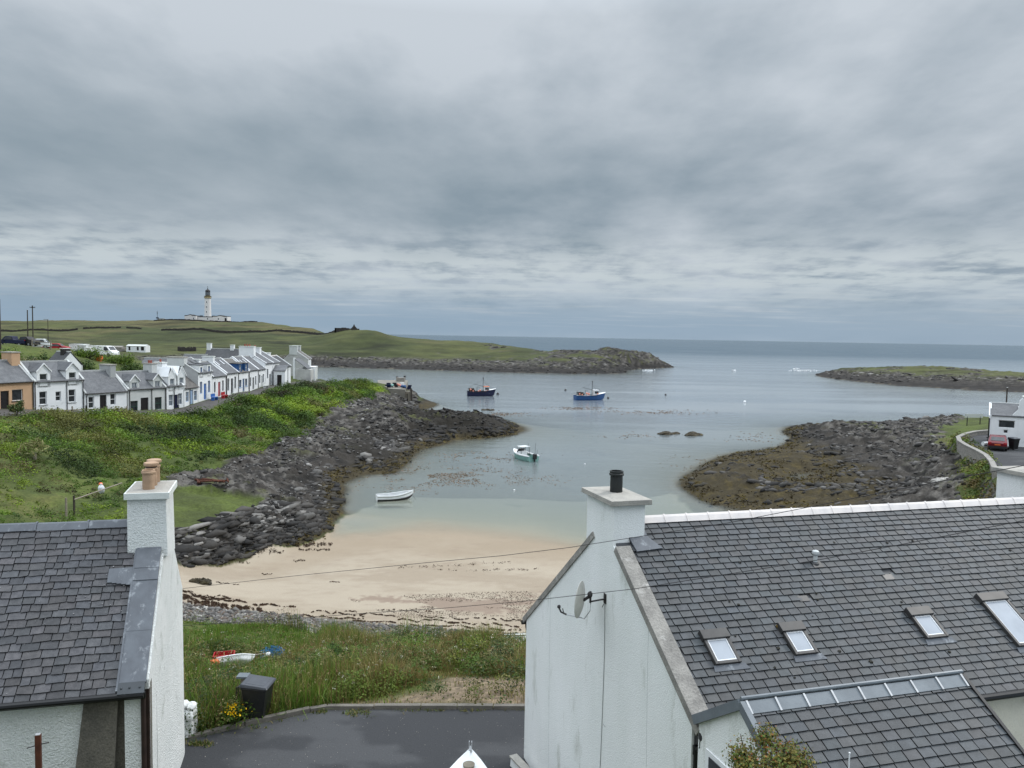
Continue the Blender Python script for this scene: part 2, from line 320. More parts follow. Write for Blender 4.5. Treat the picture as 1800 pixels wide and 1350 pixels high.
# rocks, bank and road on the right
S((1212, 845, 0), (1240, 826, 0), (1290, 800, 0), (1385, 782, 0), (1400, 770, .1), (1380, 758, 0), (1400, 750, .2), (1225, 868, 0), (1260, 882, 0), (1300, 890, 0), (1400, 897, .1), (1260, 840, .9), (1300, 815, 1.2), (1380, 800, 1.0), (1300, 850, .9), (1400, 815, .6), (1330, 866, .7), (1450, 858, 1.0), (1600, 862, 1.6), (1460, 770, 1.6), (1550, 770, 2.0), (1500, 800, 1.2), (1600, 800, 2.0), (1500, 830, .8), (1560, 840, 1.3), (1400, 835, 0, -.25), (1420, 828, 0, -.25), (1380, 842, 0, -.25), (1660, 850, 2.2), (1700, 880, 2.6), (1550, 890, 1.2), (1440, 750, 2.3), (1480, 747, 2.9), (1540, 748, 2.8), (1600, 750, 2.2), (1660, 749, 2.6), (1640, 775, 2.6), (1690, 752, 3.4), (1700, 765, 4.2), (1740, 746, 4.6), (1680, 800, 2.8), (1700, 830, 3.1))
W(*[(*XD(u, d), z) for (u, d, z) in ((1440, 165, -2), (1550, 160, -1.5), (1680, 150, -1), (1800, 150, -.5), (1720, 135, 3.5))])
S((1760, 790, 5), (1720, 775, 5), (1800, 800, 5), (1750, 825, 5), (1780, 760, 5), (1745, 815, 5), (1850, 760, 5.2), (1700, 763, 4.9), (1900, 820, 5.2), (1735, 800, 4.9))
cp = np.array(cps, float)
# a gently smoothed linear radial-basis surface through the surveyed points
_q = cp[:, :2]; _rr = np.sqrt(((_q[:, None]-_q[None])**2).sum(-1)); _n = len(cp)
_A = np.zeros((_n+1, _n+1)); _A[:_n, :_n] = _rr; _A[:_n, _n] = 1; _A[_n, :_n] = 1; _A[range(_n), range(_n)] = -.25
_w = np.linalg.solve(_A, np.append(cp[:, 2], 0))
def base_h(x, y):
    x = np.asarray(x, float); y = np.asarray(y, float); sh = x.shape; x = x.ravel(); y = y.ravel(); o = np.empty_like(x)
    qx, qy, wv = _q[:, 0].astype(np.float32), _q[:, 1].astype(np.float32), _w[:_n].astype(np.float32)
    for i in range(0, len(x), 20000):
        a = x[i:i+20000, None].astype(np.float32)-qx; b = y[i:i+20000, None].astype(np.float32)-qy
        o[i:i+20000] = np.sqrt(a*a+b*b)@wv
    return (o+_w[_n]).reshape(sh)

# ---------------------------------------------------------------- regions, surveyed outlines on the ground
G_ROCKL = pp((296, 838, 3.4), (390, 822, 2.5), (455, 800, 2.3), (540, 762, 2.4), (600, 722, 2.6), (640, 700, 3.6), (690, 680, 4), (735, 676, 1), (735, 722, 0), (800, 722, 0), (905, 738, 0), (912, 768, 0), (790, 776, 0), (726, 802, 0), (692, 834, 0), (628, 834, 0), (598, 850, 0), (606, 890, 0), (566, 950, 0), (470, 974, .3), (330, 1012, .7), (250, 1020, 1), (250, 945, 2.7), (330, 934, 2.65), (425, 898, 2.5), (468, 880, 2.4), (440, 868, 2.8), (330, 860, 3.3), (280, 862, 3.4))
G_BEACH = pp((250, 1012, .9), (330, 1008, .7), (470, 972, .3), (566, 946, 0), (610, 900, 0), (700, 860, 0), (1180, 860, 0), (1230, 900, 0), (1300, 1000, .3), (1300, 1160, 2.3), (915, 1138, 2.4), (700, 1126, 2.3), (570, 1118, 2.3), (480, 1097, 2.15), (330, 1091, 2.2), (250, 1090, 2.3))
G_SHING = pp((250, 1050, 1.8), (330, 1064, 1.75), (480, 1078, 1.75), (600, 1093, 1.75), (700, 1102, 1.75), (800, 1110, 1.75), (915, 1117, 1.75), (1300, 1135, 1.8), (1300, 1175, 2.3), (915, 1142, 2.4), (700, 1130, 2.3), (570, 1122, 2.3), (480, 1100, 2.15), (330, 1094, 2.2), (250, 1090, 2.3))
G_ROCKR = pp((1195, 845, 0), (1225, 822, 0), (1285, 792, 0), (1370, 775, 0), (1370, 742, 0), (1480, 728, 0), (1700, 735, 2), (1672, 752, 3), (1640, 772, 2.6), (1655, 785, 2.6), (1672, 805, 2.7), (1690, 835, 3), (1695, 880, 2.6), (1720, 930, 2.6), (1300, 915, 0), (1215, 872, 0))
G_BANK = pp((-260, 905, 7), (-260, 770, 7.5), (-40, 728, 7), (0, 728, 6.8), (150, 729, 6.2), (300, 728, 5.2), (360, 716, 5.2), (420, 702, 5.6), (470, 690, 5.8), (540, 682, 5.9), (620, 672, 5.4), (672, 680, 4.5), (662, 705, 3), (600, 735, 2.8), (540, 775, 2.6), (440, 822, 2.4), (380, 832, 2.5), (300, 838, 3.2), (240, 880, 3.3), (240, 925, 3.4), (0, 930, 4.2))
G_WEED = pp((300, 1140, 3.6), (480, 1140, 3.4), (590, 1132, 2.6), (740, 1130, 2.4), (930, 1142, 2.4), (1010, 1150, 2.4), (1010, 1215, 5), (740, 1210, 5.4), (575, 1240, 6), (430, 1268, 5.95), (300, 1296, 5.8))
G_REEF = pp((660, 735, 1), (735, 732, 0), (800, 722, 0), (905, 738, 0), (912, 768, 0), (790, 776, 0), (720, 782, 0))
G_ROAD = [(-10.5, 12), (4, 12), (4, 20.6)]+pp((915, 1246, 6), (740, 1246, 6), (575, 1246, 6), (545, 1252, 6), (430, 1277, 5.95), (330, 1304, 5.85))+[(-9.6, 18.2)]
G_ROADR = pp((1684, 768, 4.9), (1700, 764, 4.9), (1740, 756, 5), (1790, 752, 5), (1900, 750, 5), (1900, 900, 5), (1770, 862, 5), (1752, 832, 5), (1742, 810, 5), (1715, 790, 5), (1692, 778, 5))
def facade_pts(): return [XD(u, d) for (u, d) in ((-60, 79), (60, 86), (323, 104), (348, 108), (440, 128), (545, 165))]
_fp = facade_pts()
G_STREET = [(x+.1, y-.1) for x, y in _fp]+[(x+3.1+(0 if y > 104.5 else .5), y-1.8) for x, y in reversed(_fp)]

def height(x, y, detail=True):
    """ground height at world x, y"""
    h = base_h(x, y)
    if not detail: return h
    sd_l = poly_sd(x, y, G_ROCKL); sd_r = poly_sd(x, y, G_ROCKR); far = y > 240
    rk = np.maximum(sstep(-.6, .6, sd_l), sstep(-1.5, 1.5, sd_r))
    isl = np.where(far, sstep(4.5, 2.2, h+1.2*fbm(x, y, 14, 3, 5))*sstep(-3, -.5, h), 0)
    head = np.where(far & (x > -40), sstep(-.1, .25, fbm(x, y, 18, 3, 9)+np.clip((x-25)/90, -.3, .55))*sstep(-2, 0, h), 0)
    rk_f = np.maximum(isl, head)
    # bedding: ribs that run across the shore
    c, s = math.cos(.5), math.sin(.5); xr = x*c+y*s; yr = (-x*s+y*c)*2.2
    low = sstep(-.1, 1.6, h)
    n1 = ridged(xr, yr, 5.5, 5, 21); n2 = fbm(x, y, 9, 3, 25); n3 = ridged(x, y*1.3, 1.5, 3, 28)
    h = h+rk*(.25+.75*low)*(n1*.75+n2*.6+n3*.22-.15+ridged(x, y*1.2, .9, 2, 29)*.16)
    hr = sstep(0, 4, sd_r)*sstep(.2, 1.2, h); n4 = ridged(xr*1.0, yr*1.2, 11, 4, 35); h = h+hr*(n4*.5-.42)*np.clip((128-y)/20+.45, .35, 1)+sstep(1, 5, poly_sd(x, y, G_REEF))*(ridged(xr*.55, yr*.8, 4.2, 5, 37)*1.0+.0)
    for (bu, bv, bz, br, bh) in ((672, 742, 2.5, 7.5, 1.0), (700, 744, 2.2, 5, .4), (800, 738, 1.5, 6, .3), (735, 752, 1, 4, -.8), (655, 800, .7, 6, .5), (1300, 815, 1, 6, .4), (1275, 852, .6, 5, .4)):
        bx, by, _z = P(bu, bv, z=bz); h = h+bh*np.exp(-((x-bx)**2+(y-by)**2)/br**2)*sstep(-.3, .5, h)
    h = h+rk_f*(ridged(x*.45+y*.1, y*1.6, 11, 4, 31)*1.3+ridged(x*.6, y*1.3, 4, 3, 33)*.35-.5)
    beach = sstep(0, 2, poly_sd(x, y, G_BEACH))
    rd = np.maximum(sstep(-.6, .1, poly_sd(x, y, G_ROAD)), sstep(-2, .2, poly_sd(x, y, G_ROADR)))
    st = sstep(-2.5, 0, poly_sd(x, y, G_STREET))
    gr = np.clip(1-rk-beach-rd-st, 0, 1)*np.where(far, 1-rk_f, 1)*sstep(.3, 1.2, h)
    h = h+gr*np.where(far, fbm(x, y, 45, 5, 41)*2.6, fbm(x, y, 7, 4, 43)*np.clip((y-22)/40, .12, .75)*np.where((x < -10) & (y > 62), 1.5, .9)+fbm(x, y, 2.2, 3, 47)*np.clip((y-22)/40, .1, .5)*.5)
    h = h+beach*fbm(x, y, 5, 3, 51)*.05*sstep(.1, .5, h)
    road = sstep(-.5, .0, poly_sd(x, y, G_ROAD)); flat = 6.0+np.clip((-x-5)/4, 0, 1)*-.12
    h = h*(1-road)+(flat-.002)*road
    rr = sstep(-1.5, .0, poly_sd(x, y, G_ROADR)); h = h*(1-rr)+5.0*rr
    return h

# ---------------------------------------------------------------- ground grid: fine near, coarse far
NA, NR = 1120, 1120
_ta = np.linspace(-.92, .92, NA); _ty = np.exp(np.linspace(math.log(5.), math.log(900.), NR))
GX = (_ta[None, :]*_ty[:, None]); GY = np.repeat(_ty[:, None], NA, 1)
GH = height(GX, GY)
_dzr = np.gradient(GH, axis=0)/np.gradient(GY, axis=0); _dza = np.gradient(GH, axis=1)/(np.gradient(_ta)[None, :]*_ty[:, None])
SLOPE = np.sqrt(_dzr**2+_dza**2)
def ground(x, y):
    """height read back from the finished grid"""
    x = np.atleast_1d(np.asarray(x, float)); y = np.atleast_1d(np.asarray(y, float))
    fi = np.clip((np.log(np.maximum(y, 5.01))-math.log(5.))/(math.log(900.)-math.log(5.))*(NR-1), 0, NR-1.001); fa = np.clip((x/np.maximum(y, 5.01)+.92)/1.84*(NA-1), 0, NA-1.001)
    i = fi.astype(int); a = fa.astype(int); u = fi-i; v = fa-a
    return (GH[i, a]*(1-u)+GH[i+1, a]*u)*(1-v)+(GH[i, a+1]*(1-u)+GH[i+1, a+1]*u)*v
def gz(x, y): return float(ground(x, y)[0])
def grid_at(A, x, y):
    fi = np.clip((np.log(np.maximum(y, 5.01))-math.log(5.))/(math.log(900.)-math.log(5.))*(NR-1), 0, NR-1).round().astype(int); fa = np.clip((x/np.maximum(y, 5.01)+.92)/1.84*(NA-1), 0, NA-1).round().astype(int)
    return A[fi, fa]

far = GY > 240
jit = fbm(GX, GY, 3.5, 4, 61)
sdl = poly_sd(GX, GY, G_ROCKL)+jit*2.6*np.clip((GY-45)/50, .3, 1.5); sdr = poly_sd(GX, GY, G_ROCKR)+jit*3.0
sdb = poly_sd(GX, GY, G_BEACH)+jit*.8; sds = poly_sd(GX, GY, G_SHING)+jit*1.3
rocky = np.maximum(sstep(-.3, .5, sdl), sstep(-.3, .5, sdr))
rocky = np.maximum(rocky, np.where(far, 0, sstep(1.1, 1.6, SLOPE+jit*.5)*(GY > 40)))
rocky = np.maximum(rocky, np.where((GY < 240) & (GY > 58), sstep(1.3, .8, GH+jit*.5), 0)*sstep(.3, -.3, sdb))
hn = GH+1.4*fbm(GX, GY, 16, 4, 64)
rocky_f = np.where(far, np.maximum(sstep(4.6, 3.0, hn), sstep(-.02, .22, fbm(GX, GY, 20, 4, 66)+np.clip((GX-10)/110, -.5, .5))*(GX > -60)), 0)
rocky_f = np.maximum(rocky_f, np.where(far, sstep(.75, 1.15, SLOPE), 0))
ri = far & (GX > 130)
rocky_f = np.where(ri, np.maximum(sstep(3.6, 2.4, hn), sstep(.02, .3, fbm(GX, GY*1.6, 14, 4, 69))), rocky_f)
rocky = np.maximum(rocky, rocky_f)
beach = sstep(-.2, .2, sdb)*(1-sstep(.3, .5, rocky)); shing = sstep(-.25, .35, sds)
road = sstep(-.02, .02, np.maximum(poly_sd(GX, GY, G_ROAD), poly_sd(GX, GY, G_ROADR)))
street = sstep(-.3, .3, poly_sd(GX, GY, G_STREET)+jit*.5)
grass = np.clip(1-rocky, 0, 1)*(1-beach)*(1-road)*(1-street)

def C3(*c): return np.array(c, float)
def lerp(a, b, t): return a+(b-a)*t[..., None]
n_s = fbm(GX, GY, 1.1, 4, 71); n_m = fbm(GX, GY, 6, 4, 73); n_l = fbm(GX, GY, 26, 4, 75); n_xl = fbm(GX, GY, 90, 4, 77)
# grass: bright turf, olive, dead straw
g1, g2, g3 = C3(.074, .096, .021), C3(.050, .062, .017), C3(.120, .108, .040)
ALB = lerp(lerp(np.broadcast_to(g1, GX.shape+(3,)), g2, sstep(-.25, .3, n_m)), g3, sstep(.05, .5, n_l+n_s*.4)*.7)
fg1, fg2, fg3 = C3(.062, .068, .022), C3(.038, .046, .015), C3(.092, .080, .034)
farg = lerp(lerp(np.broadcast_to(fg1, GX.shape+(3,)), fg2, sstep(-.2, .25, n_xl+.5*fbm(GX, GY, 22, 3, 79))), fg3, sstep(.0, .45, fbm(GX, GY*2.5, 60, 5, 81)+(GH-14)/26)*.8)
farg = farg*(1+.85*fbm(GX*.5, GY*1.6, 13, 6, 80, .65))[..., None]*(1-.5*sstep(.18, .42, fbm(GX*.6, GY*2.2, 34, 4, 78)))[..., None]
ALB = lerp(ALB, farg, sstep(110, 240, GY))
ALB = lerp(ALB, C3(.060, .060, .022), sstep(-.5, .8, poly_sd(GX, GY, G_WEED)+jit*.4)*sstep(-.35, .15, n_m+n_s*.5)*.8)
ALB = lerp(ALB, C3(.046, .064, .014), sstep(-1, 1.5, poly_sd(GX, GY, G_BANK)+jit)*sstep(-.3, .1, n_m+n_s*.4)*.8)
# rock
r1, r2, r3 = C3(.040, .035, .030), C3(.015, .0135, .012), C3(.13, .12, .108)
rk = lerp(np.broadcast_to(r1, GX.shape+(3,)), r2, sstep(-.2, .25, fbm(GX, GY, 2.4, 5, 83)))
rk = lerp(rk, r3, sstep(.12, .5, fbm(GX, GY*1.4, 1.6, 5, 85)+np.clip((GH-1.9)/4, -.45, .2))*.8)
weed = sstep(1.15, .45, GH+.75*fbm(GX, GY, 4, 4, 87)-np.where(GX > 12, .8*sstep(50, 32, GX), 0))*(GY < 240); reef = np.maximum(sstep(-2, 3, poly_sd(GX, GY, G_REEF)+jit*3), sstep(-1.5, 2, poly_sd(GX, GY, pp((640, 770, 1), (722, 786, 0), (722, 800, 0), (690, 830, 0), (625, 830, 0), (590, 812, .8)))+jit*3)); rk = lerp(rk, C3(.017, .0145, .011), reef*.9)
wc = lerp(np.broadcast_to(C3(.040, .031, .014), GX.shape+(3,)), C3(.070, .052, .017), sstep(.05, .45, fbm(GX, GY, 1.3, 4, 89)))
rk = lerp(rk, wc, weed*.92)
wf = sstep(1.6, .7, GH+.5*n_m)*(GY >= 240); rk = lerp(rk, C3(.020, .018, .017), wf*.85); hd = sstep(-20, 60, GX)*(GY >= 300)*(GX < 130); rk = rk*(1-.55*hd[..., None]*sstep(.35, -.2, fbm(GX, GY*2, 14, 4, 82))[..., None])
rk = lerp(rk, C3(.075, .082, .022), sstep(.1, .5, n_m+n_s*.5)*sstep(1.8, 3.2, GH)*.75)
ALB = lerp(ALB, rk, rocky)
# sand, with a wet edge, and shingle
sd_ = lerp(np.broadcast_to(C3(.33, .278, .212), GX.shape+(3,)), C3(.275, .224, .166), sstep(-.2, .35, fbm(GX, GY*1.8, 9, 5, 91)+.4*fbm(GX, GY*1.5, 1.2, 4, 92)))
sd_ = lerp(sd_, C3(.26, .205, .145), sstep(.55, .05, GH+.25*n_m+.1*n_s)*.75)
mus = sstep(.0, .35, fbm(GX, GY*2.2, 7, 5, 93)+.35*fbm(GX, GY, .5, 2, 95)-np.abs(poly_sd(GX, GY, pp((560, 1055, 1.2), (700, 1046, 1.1), (930, 1042, 1), (1300, 1040, 1), (1300, 1090, 1.4), (930, 1085, 1.4), (750, 1072, 1.4)))*-.06).clip(0, 1)*0+np.clip(poly_sd(GX, GY, pp((600, 1052, 1.2), (720, 1050, 1.1), (930, 1040, 1), (1300, 1040, 1), (1300, 1090, 1.4), (930, 1083, 1.4), (760, 1068, 1.4)))/3, -.8, .3))
sd_ = lerp(sd_, C3(.22, .165, .125), sstep(.1, .9, mus+.9*fbm(GX, GY*2.5, 1.6, 4, 96))*.95)
sh_ = lerp(np.broadcast_to(C3(.13, .118, .105), GX.shape+(3,)), C3(.07, .062, .056), sstep(-.2, .3, fbm(GX, GY, .35, 3, 97)))
ALB = lerp(ALB, lerp(sd_, sh_, shing), beach)
ALB = lerp(ALB, lerp(np.broadcast_to(C3(.040, .041, .044), GX.shape+(3,)), C3(.061, .062, .065), sstep(-.02, .16, fbm(GX*.35+GY*.12, GY*1.2, 2.2, 4, 99)+.25*n_s)), road)
ALB = lerp(ALB, C3(.085, .079, .074)*(1+.3*n_s[..., None]), street)
# gravel on the verge beyond the kerb
gv = sstep(-.3, .8, poly_sd(GX, GY, pp((590, 1250, 6), (640, 1225, 5.9), (740, 1200, 5.6), (800, 1186, 5.2), (915, 1182, 5), (990, 1200, 5), (990, 1250, 6)))+jit*1.6)*(1-road)
ALB = lerp(ALB, lerp(np.broadcast_to(C3(.235, .175, .12), GX.shape+(3,)), C3(.14, .105, .075), sstep(-.2, .3, fbm(GX, GY, .3, 3, 101))), gv*.9)
# seabed
sb = lerp(np.broadcast_to(C3(.34, .295, .22), GX.shape+(3,)), C3(.07, .075, .045), sstep(.05, .35, fbm(GX, GY, 9, 4, 103)+np.clip((-GH-1.9)/2.5, -.6, .4)))
ALB = lerp(ALB, sb, sstep(-.05, -.3, GH)*(1-rocky*.6))
ALB = np.clip(ALB, .004, .9)

m_ground, nt, b, out = nodes_of('ground_cover')
_a = N(nt, 'ShaderNodeAttribute', attribute_name='col'); _tc = nt.nodes.new('ShaderNodeTexCoord').outputs['Object']
_f = math_n(nt, 'MULTIPLY_ADD', ramp(nt, noise_n(nt, _tc, 4.5, 8, .72), .3, .7), .9, .55)
nt.links.new(mix_n(nt, 1.0, _a.outputs['Color'], _f, 'MULTIPLY'), b.inputs['Base Color']); b.inputs['Roughness'].default_value = .9; b.inputs['Specular IOR Level'].default_value = .2
_bn = nt.nodes.new('ShaderNodeBump'); _bn.inputs['Strength'].default_value = .8; _bn.inputs['Distance'].default_value = .12
nt.links.new(noise_n(nt, _tc, 2.6, 9, .7), _bn.inputs['Height']); nt.links.new(_bn.outputs[0], b.inputs['Normal'])
m_flat, nt, b, out = nodes_of('sand_and_tar')
_a = N(nt, 'ShaderNodeAttribute', attribute_name='col'); _tc = nt.nodes.new('ShaderNodeTexCoord').outputs['Object']
_f = math_n(nt, 'MULTIPLY_ADD', ramp(nt, noise_n(nt, _tc, 26, 7, .8), .32, .68), .46, .77)
nt.links.new(mix_n(nt, 1.0, _a.outputs['Color'], _f, 'MULTIPLY'), b.inputs['Base Color']); b.inputs['Roughness'].default_value = .88; b.inputs['Specular IOR Level'].default_value = .25
_bn = nt.nodes.new('ShaderNodeBump'); _bn.inputs['Strength'].default_value = .5; _bn.inputs['Distance'].default_value = .02
nt.links.new(noise_n(nt, _tc, 30, 6, .7), _bn.inputs['Height']); nt.links.new(_bn.outputs[0], b.inputs['Normal'])

def cellmean(A): return (A[:-1, :-1]+A[1:, :-1]+A[:-1, 1:]+A[1:, 1:])/4
_hc = cellmean(GH); _rc = cellmean(rocky); _bc = cellmean(beach); _rdc = cellmean(road); _stc = cellmean(street); _yc = cellmean(GY); _xc = cellmean(GX)
cls = np.zeros(_hc.shape, int)                                  # hillside
cls[_rc > .5] = 1; cls[_bc > .5] = 2; cls[_rdc > .5] = 3; cls[(_stc > .5) & (_yc < 240)] = 4
cls[(_yc > 240) & (_hc > -.3) & (_xc < 130)] = 5; cls[(_yc > 240) & (_hc > -.3) & (_xc >= 130)] = 6
cls[(_hc < -.3) & (cls != 2)] = 7
_idx = np.arange(NR*NA).reshape(NR, NA)
_quads = np.stack([_idx[:-1, :-1], _idx[:-1, 1:], _idx[1:, 1:], _idx[1:, :-1]], -1)
_V = np.stack([GX, GY, GH], -1).reshape(-1, 3); _C = ALB.reshape(-1, 3)
for k, nm in enumerate(['hillside', 'rocky_shore', 'beach', 'road', 'path', 'island', 'islet_terrain', 'seabed']):
    q = _quads[cls == k]
    if nm == 'seabed': q = q[::1]
    if not len(q): continue
    u, inv = np.unique(q, return_inverse=True)
    o = raw_mesh(nm, _V[u], inv.reshape(q.shape), m_flat if nm in ('beach', 'road', 'path', 'seabed') else m_ground, _C[u], smooth=True)
    o['kind'] = 'structure'

# ---------------------------------------------------------------- the sea
def sea_sheet():
    na, ty = 420, np.exp(np.concatenate([np.linspace(math.log(20.), math.log(900.), 420), np.linspace(math.log(950.), math.log(40000.), 50)]))
    ta = np.linspace(-1.3, 1.3, na); X = ta[None, :]*ty[:, None]; Y = np.repeat(ty[:, None], na, 1)
    Hh = np.where(Y < 890, ground(X.ravel(), Y.ravel()).reshape(X.shape), -30); Hh = np.where(np.abs(X/Y) > .92, -8, Hh)
    dep = np.clip(-Hh, 0, 20)
    idx = np.arange(len(ty)*na).reshape(len(ty), na); q = np.stack([idx[:-1, :-1], idx[:-1, 1:], idx[1:, 1:], idx[1:, :-1]], -1)
    keep = np.maximum.reduce([dep[:-1, :-1], dep[1:, :-1], dep[:-1, 1:], dep[1:, 1:]]) > 0
    q = q[keep]; u, inv = np.unique(q, return_inverse=True)
    V = np.stack([X, Y, np.zeros_like(X)], -1).reshape(-1, 3)[u]
    d = dep.reshape(-1)[u]; turb = 1-np.exp(-d/2.4)
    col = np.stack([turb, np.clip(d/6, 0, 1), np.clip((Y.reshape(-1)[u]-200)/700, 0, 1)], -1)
    m = bpy.data.materials.new('sea_water'); m.use_nodes = True; nt = m.node_tree; nt.nodes.clear(); L = nt.links
    out = nt.nodes.new('ShaderNodeOutputMaterial'); at = N(nt, 'ShaderNodeAttribute', attribute_name='col'); sp = nt.nodes.new('ShaderNodeSeparateColor'); L.new(at.outputs['Color'], sp.inputs[0])
    geo = nt.nodes.new('ShaderNodeNewGeometry').outputs['Position']
    def mapped(sx, sy, rot=0):
        mp = nt.nodes.new('ShaderNodeMapping'); mp.inputs['Scale'].default_value = (sx, sy, 1); mp.inputs['Rotation'].default_value = (0, 0, rot); L.new(geo, mp.inputs['Vector']); return mp.outputs[0]
    calm = ramp(nt, noise_n(nt, mapped(.008, .045, .12), 1, 5, .6), .40, .62)         # wind lanes: 0 calm, 1 ruffled
    farf = sp.outputs['Blue']
    amp = math_n(nt, 'MULTIPLY_ADD', calm, .62, .05)
    wv = math_n(nt, 'ADD', math_n(nt, 'MULTIPLY', noise_n(nt, mapped(1.6, 2.6), 1, 4, .6), .6), math_n(nt, 'MULTIPLY', noise_n(nt, mapped(.22, .5, .3), 1, 4, .55), 2.2))
    nearf = ramp(nt, sp.outputs['Green'], .0, .5); amp = math_n(nt, 'MULTIPLY', amp, math_n(nt, 'MULTIPLY_ADD', nearf, .75, .25))
    wv = math_n(nt, 'ADD', wv, math_n(nt, 'MULTIPLY', math_n(nt, 'MULTIPLY', noise_n(nt, mapped(.03, .09, .2), 1, 5, .6), farf), 26))
    bp = nt.nodes.new('ShaderNodeBump'); bp.inputs['Distance'].default_value = .16; L.new(wv, bp.inputs['Height']); L.new(amp, bp.inputs['Strength'])
    gl = nt.nodes.new('ShaderNodeBsdfGlossy'); gl.inputs['Roughness'].default_value = .12; gl.inputs['Color'].default_value = (.93, .95, .96, 1); L.new(bp.outputs[0], gl.inputs['Normal'])
    body = nt.nodes.new('ShaderNodeBsdfDiffuse')
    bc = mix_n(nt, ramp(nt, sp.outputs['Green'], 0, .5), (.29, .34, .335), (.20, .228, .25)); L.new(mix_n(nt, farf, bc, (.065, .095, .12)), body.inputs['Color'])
    tr = nt.nodes.new('ShaderNodeBsdfTransparent'); L.new(mix_n(nt, ramp(nt, sp.outputs['Green'], .0, .08), (1, 1, 1), (.89, .965, .96)), tr.inputs['Color'])
    inner = nt.nodes.new('ShaderNodeMixShader'); L.new(sp.outputs['Red'], inner.inputs[0]); L.new(tr.outputs[0], inner.inputs[1]); L.new(body.outputs[0], inner.inputs[2])
    fr = nt.nodes.new('ShaderNodeFresnel'); fr.inputs['IOR'].default_value = 1.33; L.new(bp.outputs[0], fr.inputs['Normal'])
    frs = math_n(nt, 'MULTIPLY', fr.outputs[0], math_n(nt, 'MULTIPLY_ADD', farf, -.58, 1.0))
    frs = math_n(nt, 'MULTIPLY', frs, ramp(nt, sp.outputs['Green'], .0, .05))
    ms = nt.nodes.new('ShaderNodeMixShader'); L.new(frs, ms.inputs[0]); L.new(inner.outputs[0], ms.inputs[1]); L.new(gl.outputs[0], ms.inputs[2]); L.new(ms.outputs[0], out.inputs[0])
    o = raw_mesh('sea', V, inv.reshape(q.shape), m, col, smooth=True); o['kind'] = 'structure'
sea_sheet()
